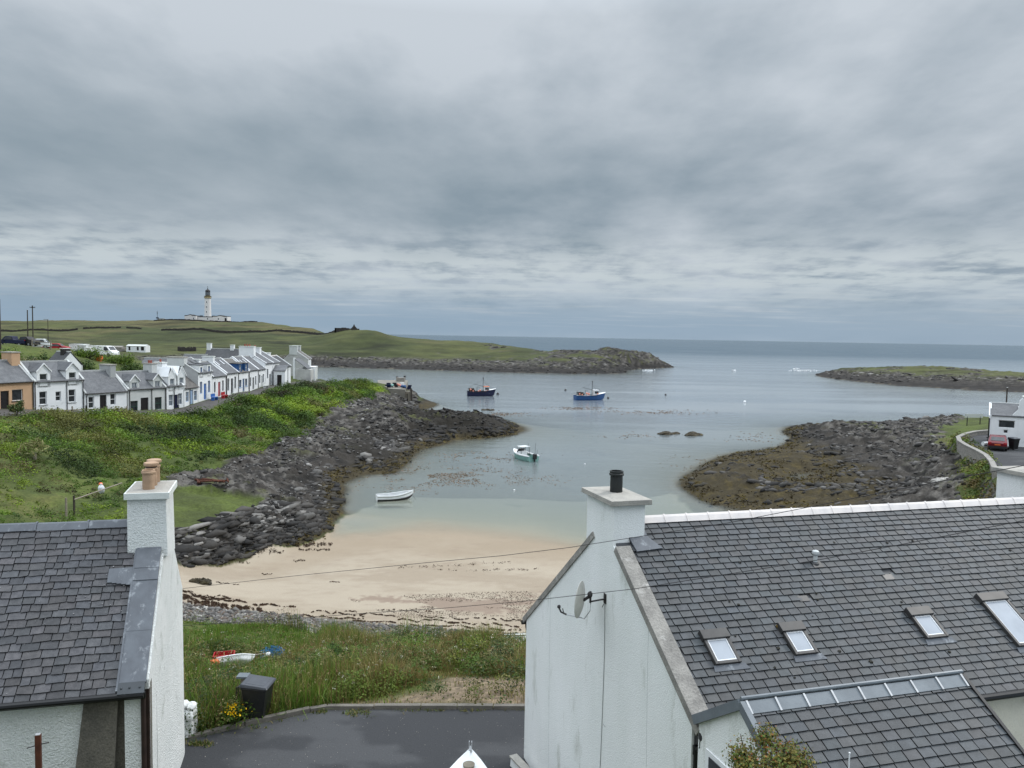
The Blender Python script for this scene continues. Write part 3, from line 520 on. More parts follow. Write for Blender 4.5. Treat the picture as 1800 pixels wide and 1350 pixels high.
# ---------------------------------------------------------------- overcast sky and soft sun
SUN_EL, SUN_AZ = 42, 62         # degrees; azimuth measured from +Y towards +X
def world():
    w = bpy.data.worlds.new('World'); sc.world = w; w.use_nodes = True; nt = w.node_tree; nt.nodes.clear(); L = nt.links
    out = nt.nodes.new('ShaderNodeOutputWorld'); bg = nt.nodes.new('ShaderNodeBackground'); L.new(bg.outputs[0], out.inputs[0])
    sky = nt.nodes.new('ShaderNodeTexSky'); sky.sky_type = 'NISHITA'; sky.sun_disc = False; sky.sun_elevation = math.radians(SUN_EL); sky.sun_rotation = math.radians(SUN_AZ); sky.air_density = 1.2; sky.dust_density = 2
    d = nt.nodes.new('ShaderNodeTexCoord').outputs['Generated']; sp = nt.nodes.new('ShaderNodeSeparateXYZ'); L.new(d, sp.inputs[0])
    z = math_n(nt, 'MAXIMUM', sp.outputs[2], 0.0)
    def cloud(k, sx, sy, ox, oy, det, rough):
        zz = math_n(nt, 'ADD', z, k); cmb = nt.nodes.new('ShaderNodeCombineXYZ')
        L.new(math_n(nt, 'MULTIPLY_ADD', math_n(nt, 'DIVIDE', sp.outputs[0], zz), sx, ox), cmb.inputs[0]); L.new(math_n(nt, 'MULTIPLY_ADD', math_n(nt, 'DIVIDE', sp.outputs[1], zz), sy, oy), cmb.inputs[1])
        return noise_n(nt, cmb.outputs[0], 1, det, rough)
    big = cloud(.2, .75, .50, SKY[0], SKY[1], 3, .5); mid = cloud(.17, 2.3, 1.5, 13.1, 4.2, 5, .5); fin = cloud(.10, 4.2, 3.0, 2.2, 9.7, 6, .6); low = cloud(.045, .55, 1.2, 7.7, 1.3, 6, .58)
    dens = math_n(nt, 'ADD', math_n(nt, 'MULTIPLY', big, .42), math_n(nt, 'ADD', math_n(nt, 'MULTIPLY', mid, .46), math_n(nt, 'MULTIPLY', fin, .12)))
    el = math_n(nt, 'ARCSINE', z)
    def bump_el(c, wd):
        t = math_n(nt, 'DIVIDE', math_n(nt, 'SUBTRACT', el, math.radians(c)), math.radians(wd)); return math_n(nt, 'EXPONENT', math_n(nt, 'MULTIPLY', math_n(nt, 'MULTIPLY', t, t), -1))
    lit = ramp(nt, math_n(nt, 'ADD', dens, math_n(nt, 'MULTIPLY', ramp(nt, el, math.radians(14), math.radians(25)), .13)), .38, .61)      # 0 thick grey base, 1 thin bright cloud
    cl = mix_n(nt, lit, (.285, .36, .43), (.63, .69, .755))
    # the deck is thickest in the middle of the view and to the left
    side = ramp(nt, sp.outputs[0], .45, -.35)
    thick = math_n(nt, 'MULTIPLY', bump_el(11.0, 5.5), math_n(nt, 'MULTIPLY_ADD', side, .50, .12))
    cl = mix_n(nt, thick, cl, (.27, .345, .40))
    band = math_n(nt, 'MULTIPLY', bump_el(4.6, 2.2), ramp(nt, math_n(nt, 'MULTIPLY_ADD', fin, .5, math_n(nt, 'MULTIPLY', low, .5)), .41, .54), clamp=True)
    cl = mix_n(nt, math_n(nt, 'MULTIPLY', band, .85), cl, (.63, .70, .73))
    # clear gap low over the horizon where the blue air shows below the deck
    gap = math_n(nt, 'MULTIPLY', bump_el(.9, 2.3), math_n(nt, 'SUBTRACT', 1.0, math_n(nt, 'MULTIPLY', math_n(nt, 'MULTIPLY', ramp(nt, low, .50, .68), ramp(nt, el, math.radians(.5), math.radians(2.2))), .7, clamp=True)), clamp=True)
    skyc = mix_n(nt, 1.0, sky.outputs[0], (.085, .085, .085), 'MULTIPLY')
    blue = mix_n(nt, .88, skyc, (.33, .46, .60))
    cl = mix_n(nt, math_n(nt, 'MULTIPLY', gap, .96), cl, blue)
    up = math_n(nt, 'MULTIPLY_ADD', ramp(nt, el, math.radians(22), math.radians(55)), ZENITH, .92)
    sc_ = nt.nodes.new('ShaderNodeVectorMath'); sc_.operation = 'SCALE'; L.new(cl, sc_.inputs[0]); L.new(up, sc_.inputs['Scale'])
    L.new(sc_.outputs[0], bg.inputs['Color']); bg.inputs['Strength'].default_value = 1.0
SKY = (8.9, 3.1); ZENITH = 2.8
world()
sun_d = bpy.data.lights.new('sun', 'SUN'); sun_d.energy = 1.5; sun_d.angle = math.radians(14); sun_d.color = (1, .96, .9)
sun = bpy.data.objects.new('sun', sun_d); COL.objects.link(sun)
_el, _az = math.radians(SUN_EL), math.radians(SUN_AZ)
sun.rotation_euler = Vector((math.cos(_el)*math.sin(_az), math.cos(_el)*math.cos(_az), math.sin(_el))).to_track_quat('Z', 'Y').to_euler(); sun.location = (0, 0, 60)
sc.view_settings.view_transform = 'Standard'; sc.view_settings.look = 'None'; sc.view_settings.exposure = 0; sc.view_settings.gamma = 1; sc.view_settings.use_curve_mapping = False
# ---------------------------------------------------------------- slated roofs
def slates(E, a, s, L, lo, hi, ex, wmin, wmax, ragged=.0, thick=.022, tone=.25, skip=None, seed=1):
    """courses of separate slates on a roof plane. E eave origin, a along the eave, s up the slope; lo(t), hi(t) bound the course at slope position t"""
    rn = random.Random(seed); mb = MB(); E, a, s = (np.array(q, float) for q in (E, a, s)); n = np.cross(a, s); n /= np.linalg.norm(n)
    k = 0; t = -.03
    while t < L-.02:
        x = lo(t)-rn.uniform(0, wmax); end = hi(t); ln = min(ex*1.28, L-t)
        while x < end:
            w = rn.uniform(wmin, wmax); x0, x1 = max(x+.008, lo(t)), min(x+w-.008, end); x += w
            if x1-x0 < .025: continue
            if skip and skip((x0+x1)/2, t): continue
            g = 1+rn.uniform(-tone, tone); hue = rn.uniform(-.06, .06); mb.col = (g*(1+hue), g, g*(1-hue*.6+rn.uniform(0, .06)))
            j = [rn.uniform(-ragged, ragged) for _ in range(4)]; h0 = .026+rn.uniform(0, .008); h1 = .004
            c = rn.uniform(.0, .35)*ragged*2
            q0 = E+a*(x0)+s*(t+j[0]); q1 = E+a*(x1-c)+s*(t+j[1]); q1b = E+a*x1+s*(t+c+j[1]); q2 = E+a*x1+s*(t+ln); q3 = E+a*x0+s*(t+ln)
            tops = [q0+n*h0, q1+n*h0, q1b+n*h0, q2+n*h1, q3+n*h1]; bots = [q0+n*(h0-thick), q1+n*(h0-thick), q1b+n*(h0-thick)]
            mb.add(tops, [(0, 1, 2, 3, 4)]); cc = mb.col; mb.col = tuple(q*.24 for q in cc)      # edge colour darkened to paint the shadow gaps between slates
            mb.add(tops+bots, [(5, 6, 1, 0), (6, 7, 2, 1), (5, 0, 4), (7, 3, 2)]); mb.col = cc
        t += ex*(1-.12*t/L) if ragged else ex; k += 1
    mb.col = None
    return mb

def near_left_cottage():
    SCL = .9
    c = P(262, 1195, d=15.4*SCL); zE = c[2]
    g = np.array([-math.sin(.30), math.cos(.30), 0]); ax = np.array([math.cos(.245), math.sin(.245), 0]); up = np.array([0, 0, 1.])
    c = np.array([c[0], c[1], 0]); zR = 16-4.56*SCL; hd = 3*SCL; gy = 5.4
    def w(s, t, z): return c+g*s+ax*t+up*z
    base = w(hd, -3, 6.2)
    T = thing('cottage', base, 'white harled cottage in the lower left corner with three buff pots on its chimney', 'house')
    B = lambda mb, n, m, par=T, **k: mb.build(n, m, par, off=base if par is T else None, **k)
    nF = -g/np.linalg.norm(g)
    # front wall (harled), raked old buttress strip and damp corner
    m = MB(); m.slab([w(.06, -9, gy), w(.06, -1.45, gy), w(.06, -1.02, zE-.12), w(.06, -9, zE-.12)], g*.3); B(m, 'front_wall', MT['harl'])
    m = MB(); m.hexa([w(-.24, -1.54, gy), w(-.2, -.73, gy), w(.3, -.73, gy), w(.3, -1.54, gy)], [w(.02, -1.08, zE-.13), w(.02, -.52, zE-.13), w(.3, -.52, zE-.13), w(.3, -1.08, zE-.13)])
    B(m, 'buttress', MT['stone_dk'])
    m = MB(); m.slab([w(.12, -.78, gy), w(.12, -.0, gy), w(.12, -.0, zE-.1), w(.12, -.54, zE-.1)], g*.2); B(m, 'corner_masonry', MT['stone_dk'])
    # gable wall on the right
    m = MB(); e = .0
    # raised slightly above the roof as a skew
    m.poly([w(-.02, 0, gy), w(2*hd, 0, gy), w(2*hd, 0, zE), w(hd+.1, 0, zR+.04), w(-.02, 0, zE+.02)], ax*-.42)
    B(m, 'gable_wall', MT['harl'])
    m = MB(); m.hexa([w(.9, -.1, gy), w(.9, .02, gy), w(3.9, .19, gy), w(3.9, -.1, gy)], [w(.9, -.1, 8.9), w(.9, .003, 8.9), w(3.9, .003, 9.2), w(3.9, -.1, 9.2)]); m.hexa([w(3.9, -.1, gy), w(3.9, .19, gy), w(2*hd-.02, .012, gy), w(2*hd-.02, -.1, gy)], [w(3.9, -.1, 9.2), w(3.9, .003, 9.2), w(2*hd-.02, .003, 9.2), w(2*hd-.02, -.1, 9.2)]); B(m, 'wall_batter', MT['harl'])
    m = MB(); m.slab([w(2*hd-.3, -9, gy), w(2*hd-.3, -.4, gy), w(2*hd-.3, -.4, zE-.05), w(2*hd-.3, -9, zE-.05)], g*.3); B(m, 'back_wall', MT['harl'])
    # roof
    s1 = np.array(w(hd, 0, zR))-np.array(w(0, 0, zE)); Ls = np.linalg.norm(s1); s1 /= Ls
    nrm = np.cross(ax, s1)
    m = MB(); m.slab([w(-.16, -9.5, zE-.17*.84-.03), w(-.16, -.4, zE-.17*.84-.03), w(hd, -.4, zR-.03), w(hd, -9.5, zR-.03)], -nrm*.08)
    m.slab([w(2*hd+.1, -9.5, zE-.08), w(2*hd+.1, -.4, zE-.08), w(hd, -.4, zR-.03), w(hd, -9.5, zR-.03)], (0, 0, -.08)); B(m, 'roof_deck', MT['slate_dark'])
    E0 = w(0, 0, zE)-s1*.22
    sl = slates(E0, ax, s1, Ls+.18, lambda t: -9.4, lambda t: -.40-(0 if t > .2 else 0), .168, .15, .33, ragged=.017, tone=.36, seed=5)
    rn = random.Random(12); eu = lambda x, t, h: E0+ax*x+s1*t+nrm*h
    for i in range(90):                               # white droppings and pale lichen spots below the stack
        q = rn.choice([7, 5, 4]); sl.col = (q, q, q*.97); x, t = (rn.uniform(-1.5, -.55), rn.uniform(1.6, 2.7)) if i < 34 else (rn.uniform(-4.5, -.5), rn.uniform(.1, 3.3)); sl.blob(eu(x, t, .034), rn.uniform(.005, .014 if i < 34 else .009), 6, 4, (1, 1.2, .35), .3)
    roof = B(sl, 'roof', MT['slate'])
    # lead ridge in lengths with rolls
    m = MB()
    for i in range(9):
        x1, x0 = -.55-i*.98, -.55-(i+1)*.98+.012; dz = -.010*(i % 2)
        m.poly([w(hd-.155, x0, zR-.085+dz), w(hd-.05, x0, zR+.035+dz), w(hd+.05, x0, zR+.04+dz), w(hd+.16, x0, zR-.085+dz)], ax*(x1-x0))
        m.poly([w(hd-.165, x1-.03, zR-.08), w(hd-.05, x1-.03, zR+.052), w(hd+.05, x1-.03, zR+.055), w(hd+.17, x1-.03, zR-.08)], ax*.035)
    B(m, 'ridge_capping', MT['lead'])
    # broad lead skew between slates and gable, with gutter side
    def sk(t0, t1, x0, x1, h): return [E0+ax*x0+s1*t0+nrm*h, E0+ax*x1+s1*t0+nrm*h, E0+ax*x1+s1*t1+nrm*h, E0+ax*x0+s1*t1+nrm*h]
    m = MB(); tops = [(.16, 1.25, .062), (1.2, 2.35, .066), (2.3, 2.62, .082), (2.58, Ls+.12-.72*0, .09)]
    for t0, t1, h in tops: m.slab(sk(t0, t1, -.50, -.04, h), -nrm*.05)
    m.slab(sk(.02, Ls, -.535, -.50, .075), -nrm*.07)
    B(m, 'lead_skew', MT['lead'])
    m = MB(); m.slab(sk(-.05, .17, -.50, -.05, .078), -nrm*.06)
    for q in (-.44, -.3, -.13): m.blob(E0+ax*q+s1*.06+nrm*.08, .022, 8, 5)
    B(m, 'skew_end', M('dark_lead', (.05, .058, .066), (.04, .045, .05), 3, .5))
    # skew apron swept under the stack
    m = MB()
    for i in range(6):
        x0, x1 = -.98+i*.09, -.98+(i+1)*.09; m.slab(sk(2.30-.02*i, 2.62, x0, x1, .05+.004*i), -nrm*.03)
    B(m, 'chimney_apron', MT['lead'])
    CH = .73
    # chimney
    T2 = B(MB().hexa([w(hd-.62, -.69, zR-.62), w(hd-.62, .08, zR-.62), w(hd+.62, .08, zR-.8), w(hd+.62, -.69, zR-.8)], [w(hd-.60, -.69, zR+CH-.13), w(hd-.60, .05, zR+CH-.13), w(hd+.62, .05, zR+CH-.13), w(hd+.62, -.69, zR+CH-.13)]), 'chimney', MT['harl'])
    m = MB(); m.hexa([w(hd-.68, -.74, zR+CH-.128), w(hd-.68, .13, zR+CH-.128), w(hd+.7, .13, zR+CH-.128), w(hd+.7, -.74, zR+CH-.128)], [w(hd-.68, -.74, zR+CH+.0), w(hd-.68, .13, zR+CH+.0), w(hd+.7, .13, zR+CH+.0), w(hd+.7, -.74, zR+CH+.0)])
    m.build('cap', MT['capw'], T2, off=base)
    m = MB(); m.hexa([w(hd-.66, -.72, zR+CH-.002), w(hd-.66, .11, zR+CH-.002), w(hd+.68, .11, zR+CH-.002), w(hd+.68, -.72, zR+CH-.002)], [w(hd-.5, -.6, zR+CH+.025), w(hd-.5, -.03, zR+CH+.025), w(hd+.52, -.03, zR+CH+.025), w(hd+.52, -.6, zR+CH+.025)])
    m.build('flaunching', MT['cap'], T2, off=base)
    for i, s in enumerate((-.34, .06, .46)):
        q = w(hd+s, -.315, zR+CH+.01); h = .42 if i == 0 else .51
        m = MB()
        if i == 0: pr = [(.135, 0), (.142, .02), (.140, h-.08), (.165, h-.07), (.168, h-.035), (.15, h-.02), (.15, h), (.12, h), (.12, h-.15)]
        else: pr = [(.135, 0), (.142, .02), (.138, h-.16), (.158, h-.15), (.158, h-.125), (.135, h-.115), (.135, h-.07), (.176, h-.06), (.186, h-.03), (.176, h), (.13, h+.012), (.01, h+.016)]
        pr = [(r_*.84, z_) for r_, z_ in pr]
        m.lathe(pr, q, 24)
        po = m.build('pot', MT['pot'], T2, off=base, smooth=True)
        if i:
            m = MB()
            m.lathe([(.1150, h-.103), (.1150, h-.083)], q, 24); m.build('vent_band', MT['dark'], T2, off=base)
    # gutter, downpipe, cables
    m = MB(); gp = [E0-g*.04+ax*x+up*(-.03+.002*x) for x in (-9.5, -4.5, -.06)]
    m.tube([q for q in gp], .062, 10); m.slab([E0+ax*-9.5+up*-.13, E0+ax*-.04+up*-.13, E0+ax*-.04+up*-.01, E0+ax*-9.5+up*-.01], g*.06); B(m, 'gutter', MT['gutter'])
    m = MB(); m.tube([w(-.08, -.09, zE-.22), w(-.05, -.09, gy)], .045, 10); m.box(*[0]*6) if False else None; B(m, 'downpipe', MT['pipe'])
    m = MB(); m.slab([w(.10, -.075, gy), w(.10, .0, gy), w(.10, .0, zE-.16), w(.10, -.075, zE-.16)], g*-.13); B(m, 'brown_corner_board', MT['pipe'])
    m = MB(); m.tube([w(.09, -.46, zE-.15), w(.06, -.36, zE-.32), w(.07, -.33, zE-.6), w(.07, -.33, zE-.95)], .009, 5); m.tube([w(.06, -.33, zE-.95), w(.06, -.34, gy)], .035, 8)
    m.tube([w(.03, -9, zE-.36), w(.03, -3.2, zE-.31), w(.03, -1.9, zE-.30), w(.02, -1.3, zE-.24), w(.02, -1.1, zE-.17)], .009, 5); B(m, 'cable', MT['gutter'])
    return c, g, ax
near_left_cottage()

def near_right_house():
    d0 = 11.0; ang = .33; depth = 7.1; sf = 3.1; zR = 12.62; zB = 9.42
    c0 = P(1217, 1262, d=d0); zF = c0[2]; c = np.array([c0[0], c0[1], 0])
    g = np.array([-math.sin(ang), math.cos(ang), 0]); ax = np.array([math.cos(.272), math.sin(.272), 0]); up = np.array([0, 0, 1.]); LEN = 10.6; gy = 5.9
    def w(s, t, z): return c+g*s+ax*t+up*z
    base = w(depth/2, LEN/2, 6)
    T = thing('slated_house', base, 'white harled house on the right with a long slate roof and four roof windows', 'house')
    B = lambda mb, n, m, par=T, **k: mb.build(n, m, par, off=base, **k)
    m = MB(); m.poly([w(0, 0, gy), w(depth, 0, gy), w(depth, 0, zB-.02), w(sf, 0, zR-.06), w(0, 0, zF-.02)], ax*.4); B(m, 'gable_wall', MT['harl_r'])
    m = MB(); m.slab([w(.0, .4, gy), w(.0, LEN, gy), w(.0, LEN, zF-.05), w(.0, .4, zF-.05)], g*.35); B(m, 'front_wall', MT['cream'])
    m = MB(); m.slab([w(depth-.35, .4, gy), w(depth-.35, LEN, gy), w(depth-.35, LEN, zB-.1), w(depth-.35, .4, zB-.1)], g*.35)
    m.poly([w(0, LEN-.35, gy), w(depth, LEN-.35, gy), w(depth, LEN-.35, zB-.1), w(sf, LEN-.35, zR-.1), w(0, LEN-.35, zF-.1)], ax*.35); B(m, 'rear_wall', MT['harl_r'])
    s1 = w(sf, 0, zR)-w(0, 0, zF); Ls = np.linalg.norm(s1); s1 /= Ls; nrm = np.cross(ax, s1)
    s2 = w(sf, 0, zR)-w(depth, 0, zB); L2 = np.linalg.norm(s2); s2 /= L2; n2 = np.cross(s2, ax)
    E0 = w(0, 0, zF)-s1*.20; Lt = Ls+.20
    # gable plane leans with g, so courses start on a slanting line
    k = float(np.dot(g*sf, ax))/Ls
    lo = lambda t: 0
    def EP(x, t, h=0): return E0+ax*x+s1*t+nrm*h
    m = MB(); m.slab([EP(.05, 0, -.01), EP(LEN, 0, -.01), EP(LEN, Lt, -.01), EP(.05, Lt, -.01)], -nrm*.08)
    E2 = w(depth, 0, zB)-s2*.22; m.slab([E2+ax*.05, E2+ax*LEN, E2+ax*LEN+s2*(L2+.2), E2+ax*.05+s2*(L2+.2)], -n2*.08); B(m, 'roof_deck', MT['slate_dark'])
    holes = [(3.02, 2.03), (5.03, 2.33)]
    def skip(x, t): return any(abs(x-hx) < .10 and abs(t-ht) < .07 for hx, ht in holes)
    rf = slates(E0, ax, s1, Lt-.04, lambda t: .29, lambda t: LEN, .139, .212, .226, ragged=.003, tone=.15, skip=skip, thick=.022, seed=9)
    # moss tufts on the slates
    m = rf; rn = random.Random(4); m.col = (.32, .26, .14)
    for i in range(46):
        x, t = rn.uniform(1.2, LEN-.6), rn.choice([1, 2])*.5+rn.uniform(-.4, 2.2); m.blob(EP(x, min(max(t, .4), 3.4), .025), rn.uniform(.014, .04), 6, 4, (1, 1, .6), .3)
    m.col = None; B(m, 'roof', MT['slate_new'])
    m = MB()
    for i in range(9): m.blob(EP(2.27+rn.uniform(-.06, .06), 1.50+rn.uniform(-.05, .04), .04), rn.uniform(.02, .04), 7, 5, (1, 1, .8), .3)
    B(m, 'ochre_moss', M('ochre_moss', (.20, .13, .025), (.13, .085, .02), 9, .95))
    # ridge tiles
    m = MB(); x = .75
    while x < LEN-.1:
        l = .46; m.poly([EP(x, Lt-.10, .035)-ax*0, EP(x, Lt-.0, .075), EP(x, Lt+.05, .08), w(sf, 0, zR)+ax*x-s2*.14+n2*.03], ax*(l-.012))
        m.poly([EP(x+l-.03, Lt-.11, .045), EP(x+l-.03, Lt+.0, .088), EP(x+l-.03, Lt+.06, .09), w(sf, 0, zR)+ax*(x+l-.03)-s2*.15+n2*.035], ax*.03); x += l
    B(m, 'ridge_tiles', MT['ridge'])
    # cement skews on the near gable
    m = MB(); m.slab([EP(-.03, -.03, .07), EP(.27, -.03, .07), EP(.25, Lt-.62, .07), EP(-.03, Lt-.62, .07)], -nrm*.14); B(m, 'front_skew', MT['coping'])
    m = MB(); m.slab([E2+ax*-.03+s2*-.02+n2*.06, E2+ax*.2+s2*-.02+n2*.06, E2+ax*.2+s2*(L2-.3)+n2*.06, E2+ax*-.03+s2*(L2-.3)+n2*.06], -n2*.12); B(m, 'rear_skew', MT['coping'])
    m = MB(); m.hexa([w(depth-.02, .02, zB-.42), w(depth+.14, .02, zB-.30), w(depth+.14, .3, zB-.30), w(depth-.02, .3, zB-.42)], [w(depth-.02, .02, zB-.07), w(depth+.14, .02, zB-.16), w(depth+.14, .3, zB-.16), w(depth-.02, .3, zB-.07)])
    m.tube([w(depth+.2, -.05, zB-.2), w(depth+.2, LEN, zB-.2)], .055, 8); B(m, 'rear_gutter', MT['gutter'])
    m = MB(); m.hexa([w(-.02, .03, zF-.42), w(-.02, .45, zF-.42), w(-.18, .45, zF-.28), w(-.18, .03, zF-.28)], [w(-.02, .03, zF-.08), w(-.02, .45, zF-.08), w(-.18, .45, zF-.2), w(-.18, .03, zF-.2)])
    m.tube([w(-.24, -.02, zF-.16), w(-.24, LEN, zF-.16)], .06, 10); m.slab([w(-.16, .4, zF-.25), w(-.16, LEN, zF-.25), w(-.16, LEN, zF-.1), w(-.16, .4, zF-.1)], g*.04); B(m, 'front_gutter', MT['gutter'])
    m = MB(); m.tube([w(-.24, .02, zF-.16), w(-.24, .02, zF-.32), w(-.07, .04, zF-.46), w(-.07, .04, gy)], .042, 10); m.tube([w(-.07, .04, zF-.40), w(-.07, .04, zF-.52)], .055, 10); B(m, 'downpipe', MT['gutter'])
    # chimney on the near gable
    def stack(t0, t1, sc0, hw, top, wallm):
        ch = MB().hexa([w(sc0-hw, t0, zR-.62), w(sc0-hw, t1, zR-.62), w(sc0+hw, t1, zR-.62), w(sc0+hw, t0, zR-.62)], [w(sc0-hw, t0, top), w(sc0-hw, t1, top), w(sc0+hw, t1, top), w(sc0+hw, t0, top)])
        o = B(ch, 'chimney', wallm)
        m = MB(); a = .09; m.hexa([w(sc0-hw-a, t0-a, top), w(sc0-hw-a, t1+a, top), w(sc0+hw+a, t1+a, top), w(sc0+hw+a, t0-a, top)], [w(sc0-hw-a, t0-a, top+.095), w(sc0-hw-a, t1+a, top+.095), w(sc0+hw+a, t1+a, top+.095), w(sc0+hw+a, t0-a, top+.095)])
        m.hexa([w(sc0-hw, t0, top+.093), w(sc0-hw, t1, top+.093), w(sc0+hw, t1, top+.093), w(sc0+hw, t0, top+.093)], [w(sc0-.16, t0+.12, top+.13), w(sc0-.16, t1-.12, top+.13), w(sc0+.16, t1-.12, top+.13), w(sc0+.16, t0+.12, top+.13)])
        m.build('cap', MT['cap'], o, off=base, bevel=.008)
        m = MB(); m.lathe([(.115, 0), (.118, .02), (.115, .31), (.135, .32), (.138, .35), (.125, .36), (.128, .40), (.10, .40), (.10, .25)], w(sc0-.02, (t0+t1)/2, top+.12), 22); m.build('pot', MT['potdk'], o, off=base, smooth=True)
        return o
    stack(-.004, .60, sf+.18, .57, zR+.40, MT['harl_r'])
    stack(LEN-.1, LEN+.62, sf+.30, .95, zR+.42, MT['harl_r'])
    m = MB(); m.slab([EP(.34, Lt-.74, .05), EP(.86, Lt-.70, .05), EP(.66, Lt-.44, .075), EP(.3, Lt-.44, .075)], -nrm*.03); m.slab([EP(.6, Lt-.62, .055), EP(.68, Lt-.62, .055), EP(.66, Lt-.1, .08), EP(.6, Lt-.1, .08)], -nrm*.03); B(m, 'chimney_flashing', MT['lead'])
    m = MB(); m.slab([EP(LEN-.5, Lt-.8, .05), EP(LEN-.1, Lt-.8, .05), EP(LEN-.1, Lt+.1, .13), EP(LEN-.42, Lt-.0, .12)], -nrm*.04); B(m, 'end_flashing', MT['lead'])
    # roof windows: surveyed top-left corner on the slope
    def on_roof(u, v):
        q = _F + (u-900)/FPX*_R + (675-v)/FPX*_U; t = np.dot(E0+nrm*.03-CAM, nrm)/np.dot(q, nrm); p_ = CAM+q*t-E0; A = np.array([[np.dot(ax, ax), np.dot(ax, s1)], [np.dot(ax, s1), np.dot(s1, s1)]]); return np.linalg.solve(A, [np.dot(p_, ax), np.dot(p_, s1)])
    for (tl, bl, br) in (((1229, 1112), (1256, 1171), (1302, 1167)), ((1366, 1099), (1397, 1154), (1438, 1151)), ((1592, 1072), (1626, 1125), (1664, 1121)), ((1716, 1047), (1786, 1139), (1835, 1136))):
        q0, q1, q2 = on_roof(*tl), on_roof(*bl), on_roof(*br); x0 = (q0[0]+q1[0])/2; x1 = x0+abs(q2[0]-q1[0]); tb, tt = q1[1], q0[1]
        f = MB(); h = .085; e = .055
        f.slab([EP(x0, tb, h), EP(x0+e, tb, h), EP(x0+e, tt-.02, h), EP(x0, tt-.02, h)], -nrm*.1); f.slab([EP(x1-e, tb, h), EP(x1, tb, h), EP(x1, tt-.02, h), EP(x1-e, tt-.02, h)], -nrm*.1)
        f.slab([EP(x0+e, tb, h-.002), EP(x1-e, tb, h-.002), EP(x1-e, tb+e, h-.002), EP(x0+e, tb+e, h-.002)], -nrm*.1)
        f.slab([EP(x0-.015, tt-.17, h+.03), EP(x1+.015, tt-.17, h+.03), EP(x1+.015, tt, h+.03), EP(x0-.015, tt, h+.03)], -nrm*.13)
        fo = f.build('roof_window', MT['frame_dk'], T, off=base, bevel=.008)
        i = MB(); i.slab([EP(x0+e, tb+e, .062), EP(x1-e, tb+e, .062), EP(x1-e, tt-.16, .062), EP(x0+e, tt-.16, .062)], -nrm*.02); i.build('pane', MT['blindglass'], fo, off=base)
        i = MB(); e2 = .02
        for a_, b_ in (((x0+e, tb+e), (x0+e+e2, tt-.17)), ((x1-e-e2, tb+e), (x1-e, tt-.17)), ((x0+e+e2, tb+e), (x1-e-e2, tb+e+e2)), ((x0+e+e2, tt-.17-e2), (x1-e-e2, tt-.17))):
            i.slab([EP(a_[0], a_[1], .070), EP(b_[0], a_[1], .070), EP(b_[0], b_[1], .070), EP(a_[0], b_[1], .070)], -nrm*.02)
        i.build('sash', MT['wframe'], fo, off=base)
        i = MB(); i.slab([EP(x0-.05, tb-.10, .032), EP(x1+.12, tb-.10, .032), EP(x1+.06, tb+.0, .045), EP(x0-.03, tb+.0, .045)], -nrm*.02); i.build('lead_apron', MT['lead'], fo, off=base)
    # soil vent and slate vents
    q = on_roof(1434, 990); m = MB(); vb = EP(q[0], q[1], 0); m.lathe([(.038, -.02), (.038, .17), (.05, .175), (.062, .19), (.066, .215), (.06, .245), (.04, .26), (.005, .264)], vb, 16); vo = B(m, 'vent_pipe', MT['grey_pl'], smooth=True)
    m = MB(); m.lathe([(.075, -.02), (.07, .02), (.045, .045), (.042, .05)], vb, 16); m.slab([EP(q[0]-.09, q[1]-.10, .035), EP(q[0]+.12, q[1]-.10, .035), EP(q[0]+.10, q[1]+.06, .04), EP(q[0]-.09, q[1]+.06, .04)], -nrm*.02); m.build('collar', MT['black'], vo, off=base)
    m = MB()
    for hx, ht in holes: m.slab([EP(hx-.1, ht-.06, .028), EP(hx+.1, ht-.06, .028), EP(hx+.1, ht+.06, .02), EP(hx-.1, ht+.06, .02)], -nrm*.02)
    m.split('slate_vent', MT['black'], T, off=base)
    # cracks and the dish cable down the gable are real thin things on the wall
    def gp(u, v, off=.004):
        n_ = np.cross(g, up); q = _F + (u-900)/FPX*_R + (675-v)/FPX*_U; t = np.dot(c-CAM, n_)/np.dot(q, n_); return CAM+q*t-ax*off
    m = MB(); m.tube([gp(1064, 1062, .01), gp(1063, 1150, .008), gp(1061, 1210, .008), gp(1058, 1290, .008), gp(1055, 1360, .008)], .006, 5); m.tube([gp(1061, 1272, .008), gp(1066, 1277, .03)], .006, 5); B(m, 'dish_cable', M('grey_cable', (.30, .31, .31), None, 5, .7))
    m = MB(); m.tube([gp(968, 1040, .0), gp(966, 1150, .0), gp(964, 1350, .0)], .003, 4); m.tube([gp(1140, 1100, .0), gp(1138, 1200, .0), gp(1136, 1350, .0)], .0035, 4); m.split('wall_joint', M('joint', (.5, .52, .51), None, 5, .9), T, off=base)
    # ---- satellite dish held off the gable
    wp = gp(1064, 1052, 0); n_ = -np.cross(g, up); n_ /= np.linalg.norm(n_)   # outward from the gable
    if np.dot(n_, ax) > 0: n_ = -n_
    D = thing('satellite_dish', wp, 'weathered satellite dish on an iron arm bolted to the white gable', 'satellite dish')
    out = n_; bx = lambda a_, b_, z_: wp+out*a_+g*b_+up*z_
    m = MB(); m.slab([bx(.0, -.05, -.09), bx(.0, .05, -.09), bx(.0, .05, .09), bx(.0, -.05, .09)], out*.012); m.tube([bx(.01, 0, -.01), bx(.30, 0, -.03)], .016, 8); m.tube([bx(.01, .0, -.07), bx(.06, 0, -.16)], .007, 5); m.tube([bx(.30, 0, -.05), bx(.30, 0, .16)], .02, 8); m.build('wall_arm', MT['iron'], D, off=wp)
    # the reflector faces left in the picture: towards the sea on the left, edge-on to the viewer
    fv = P(1032, 1050, d=1)-CAM; fv[2] = 0; fv /= np.linalg.norm(fv)
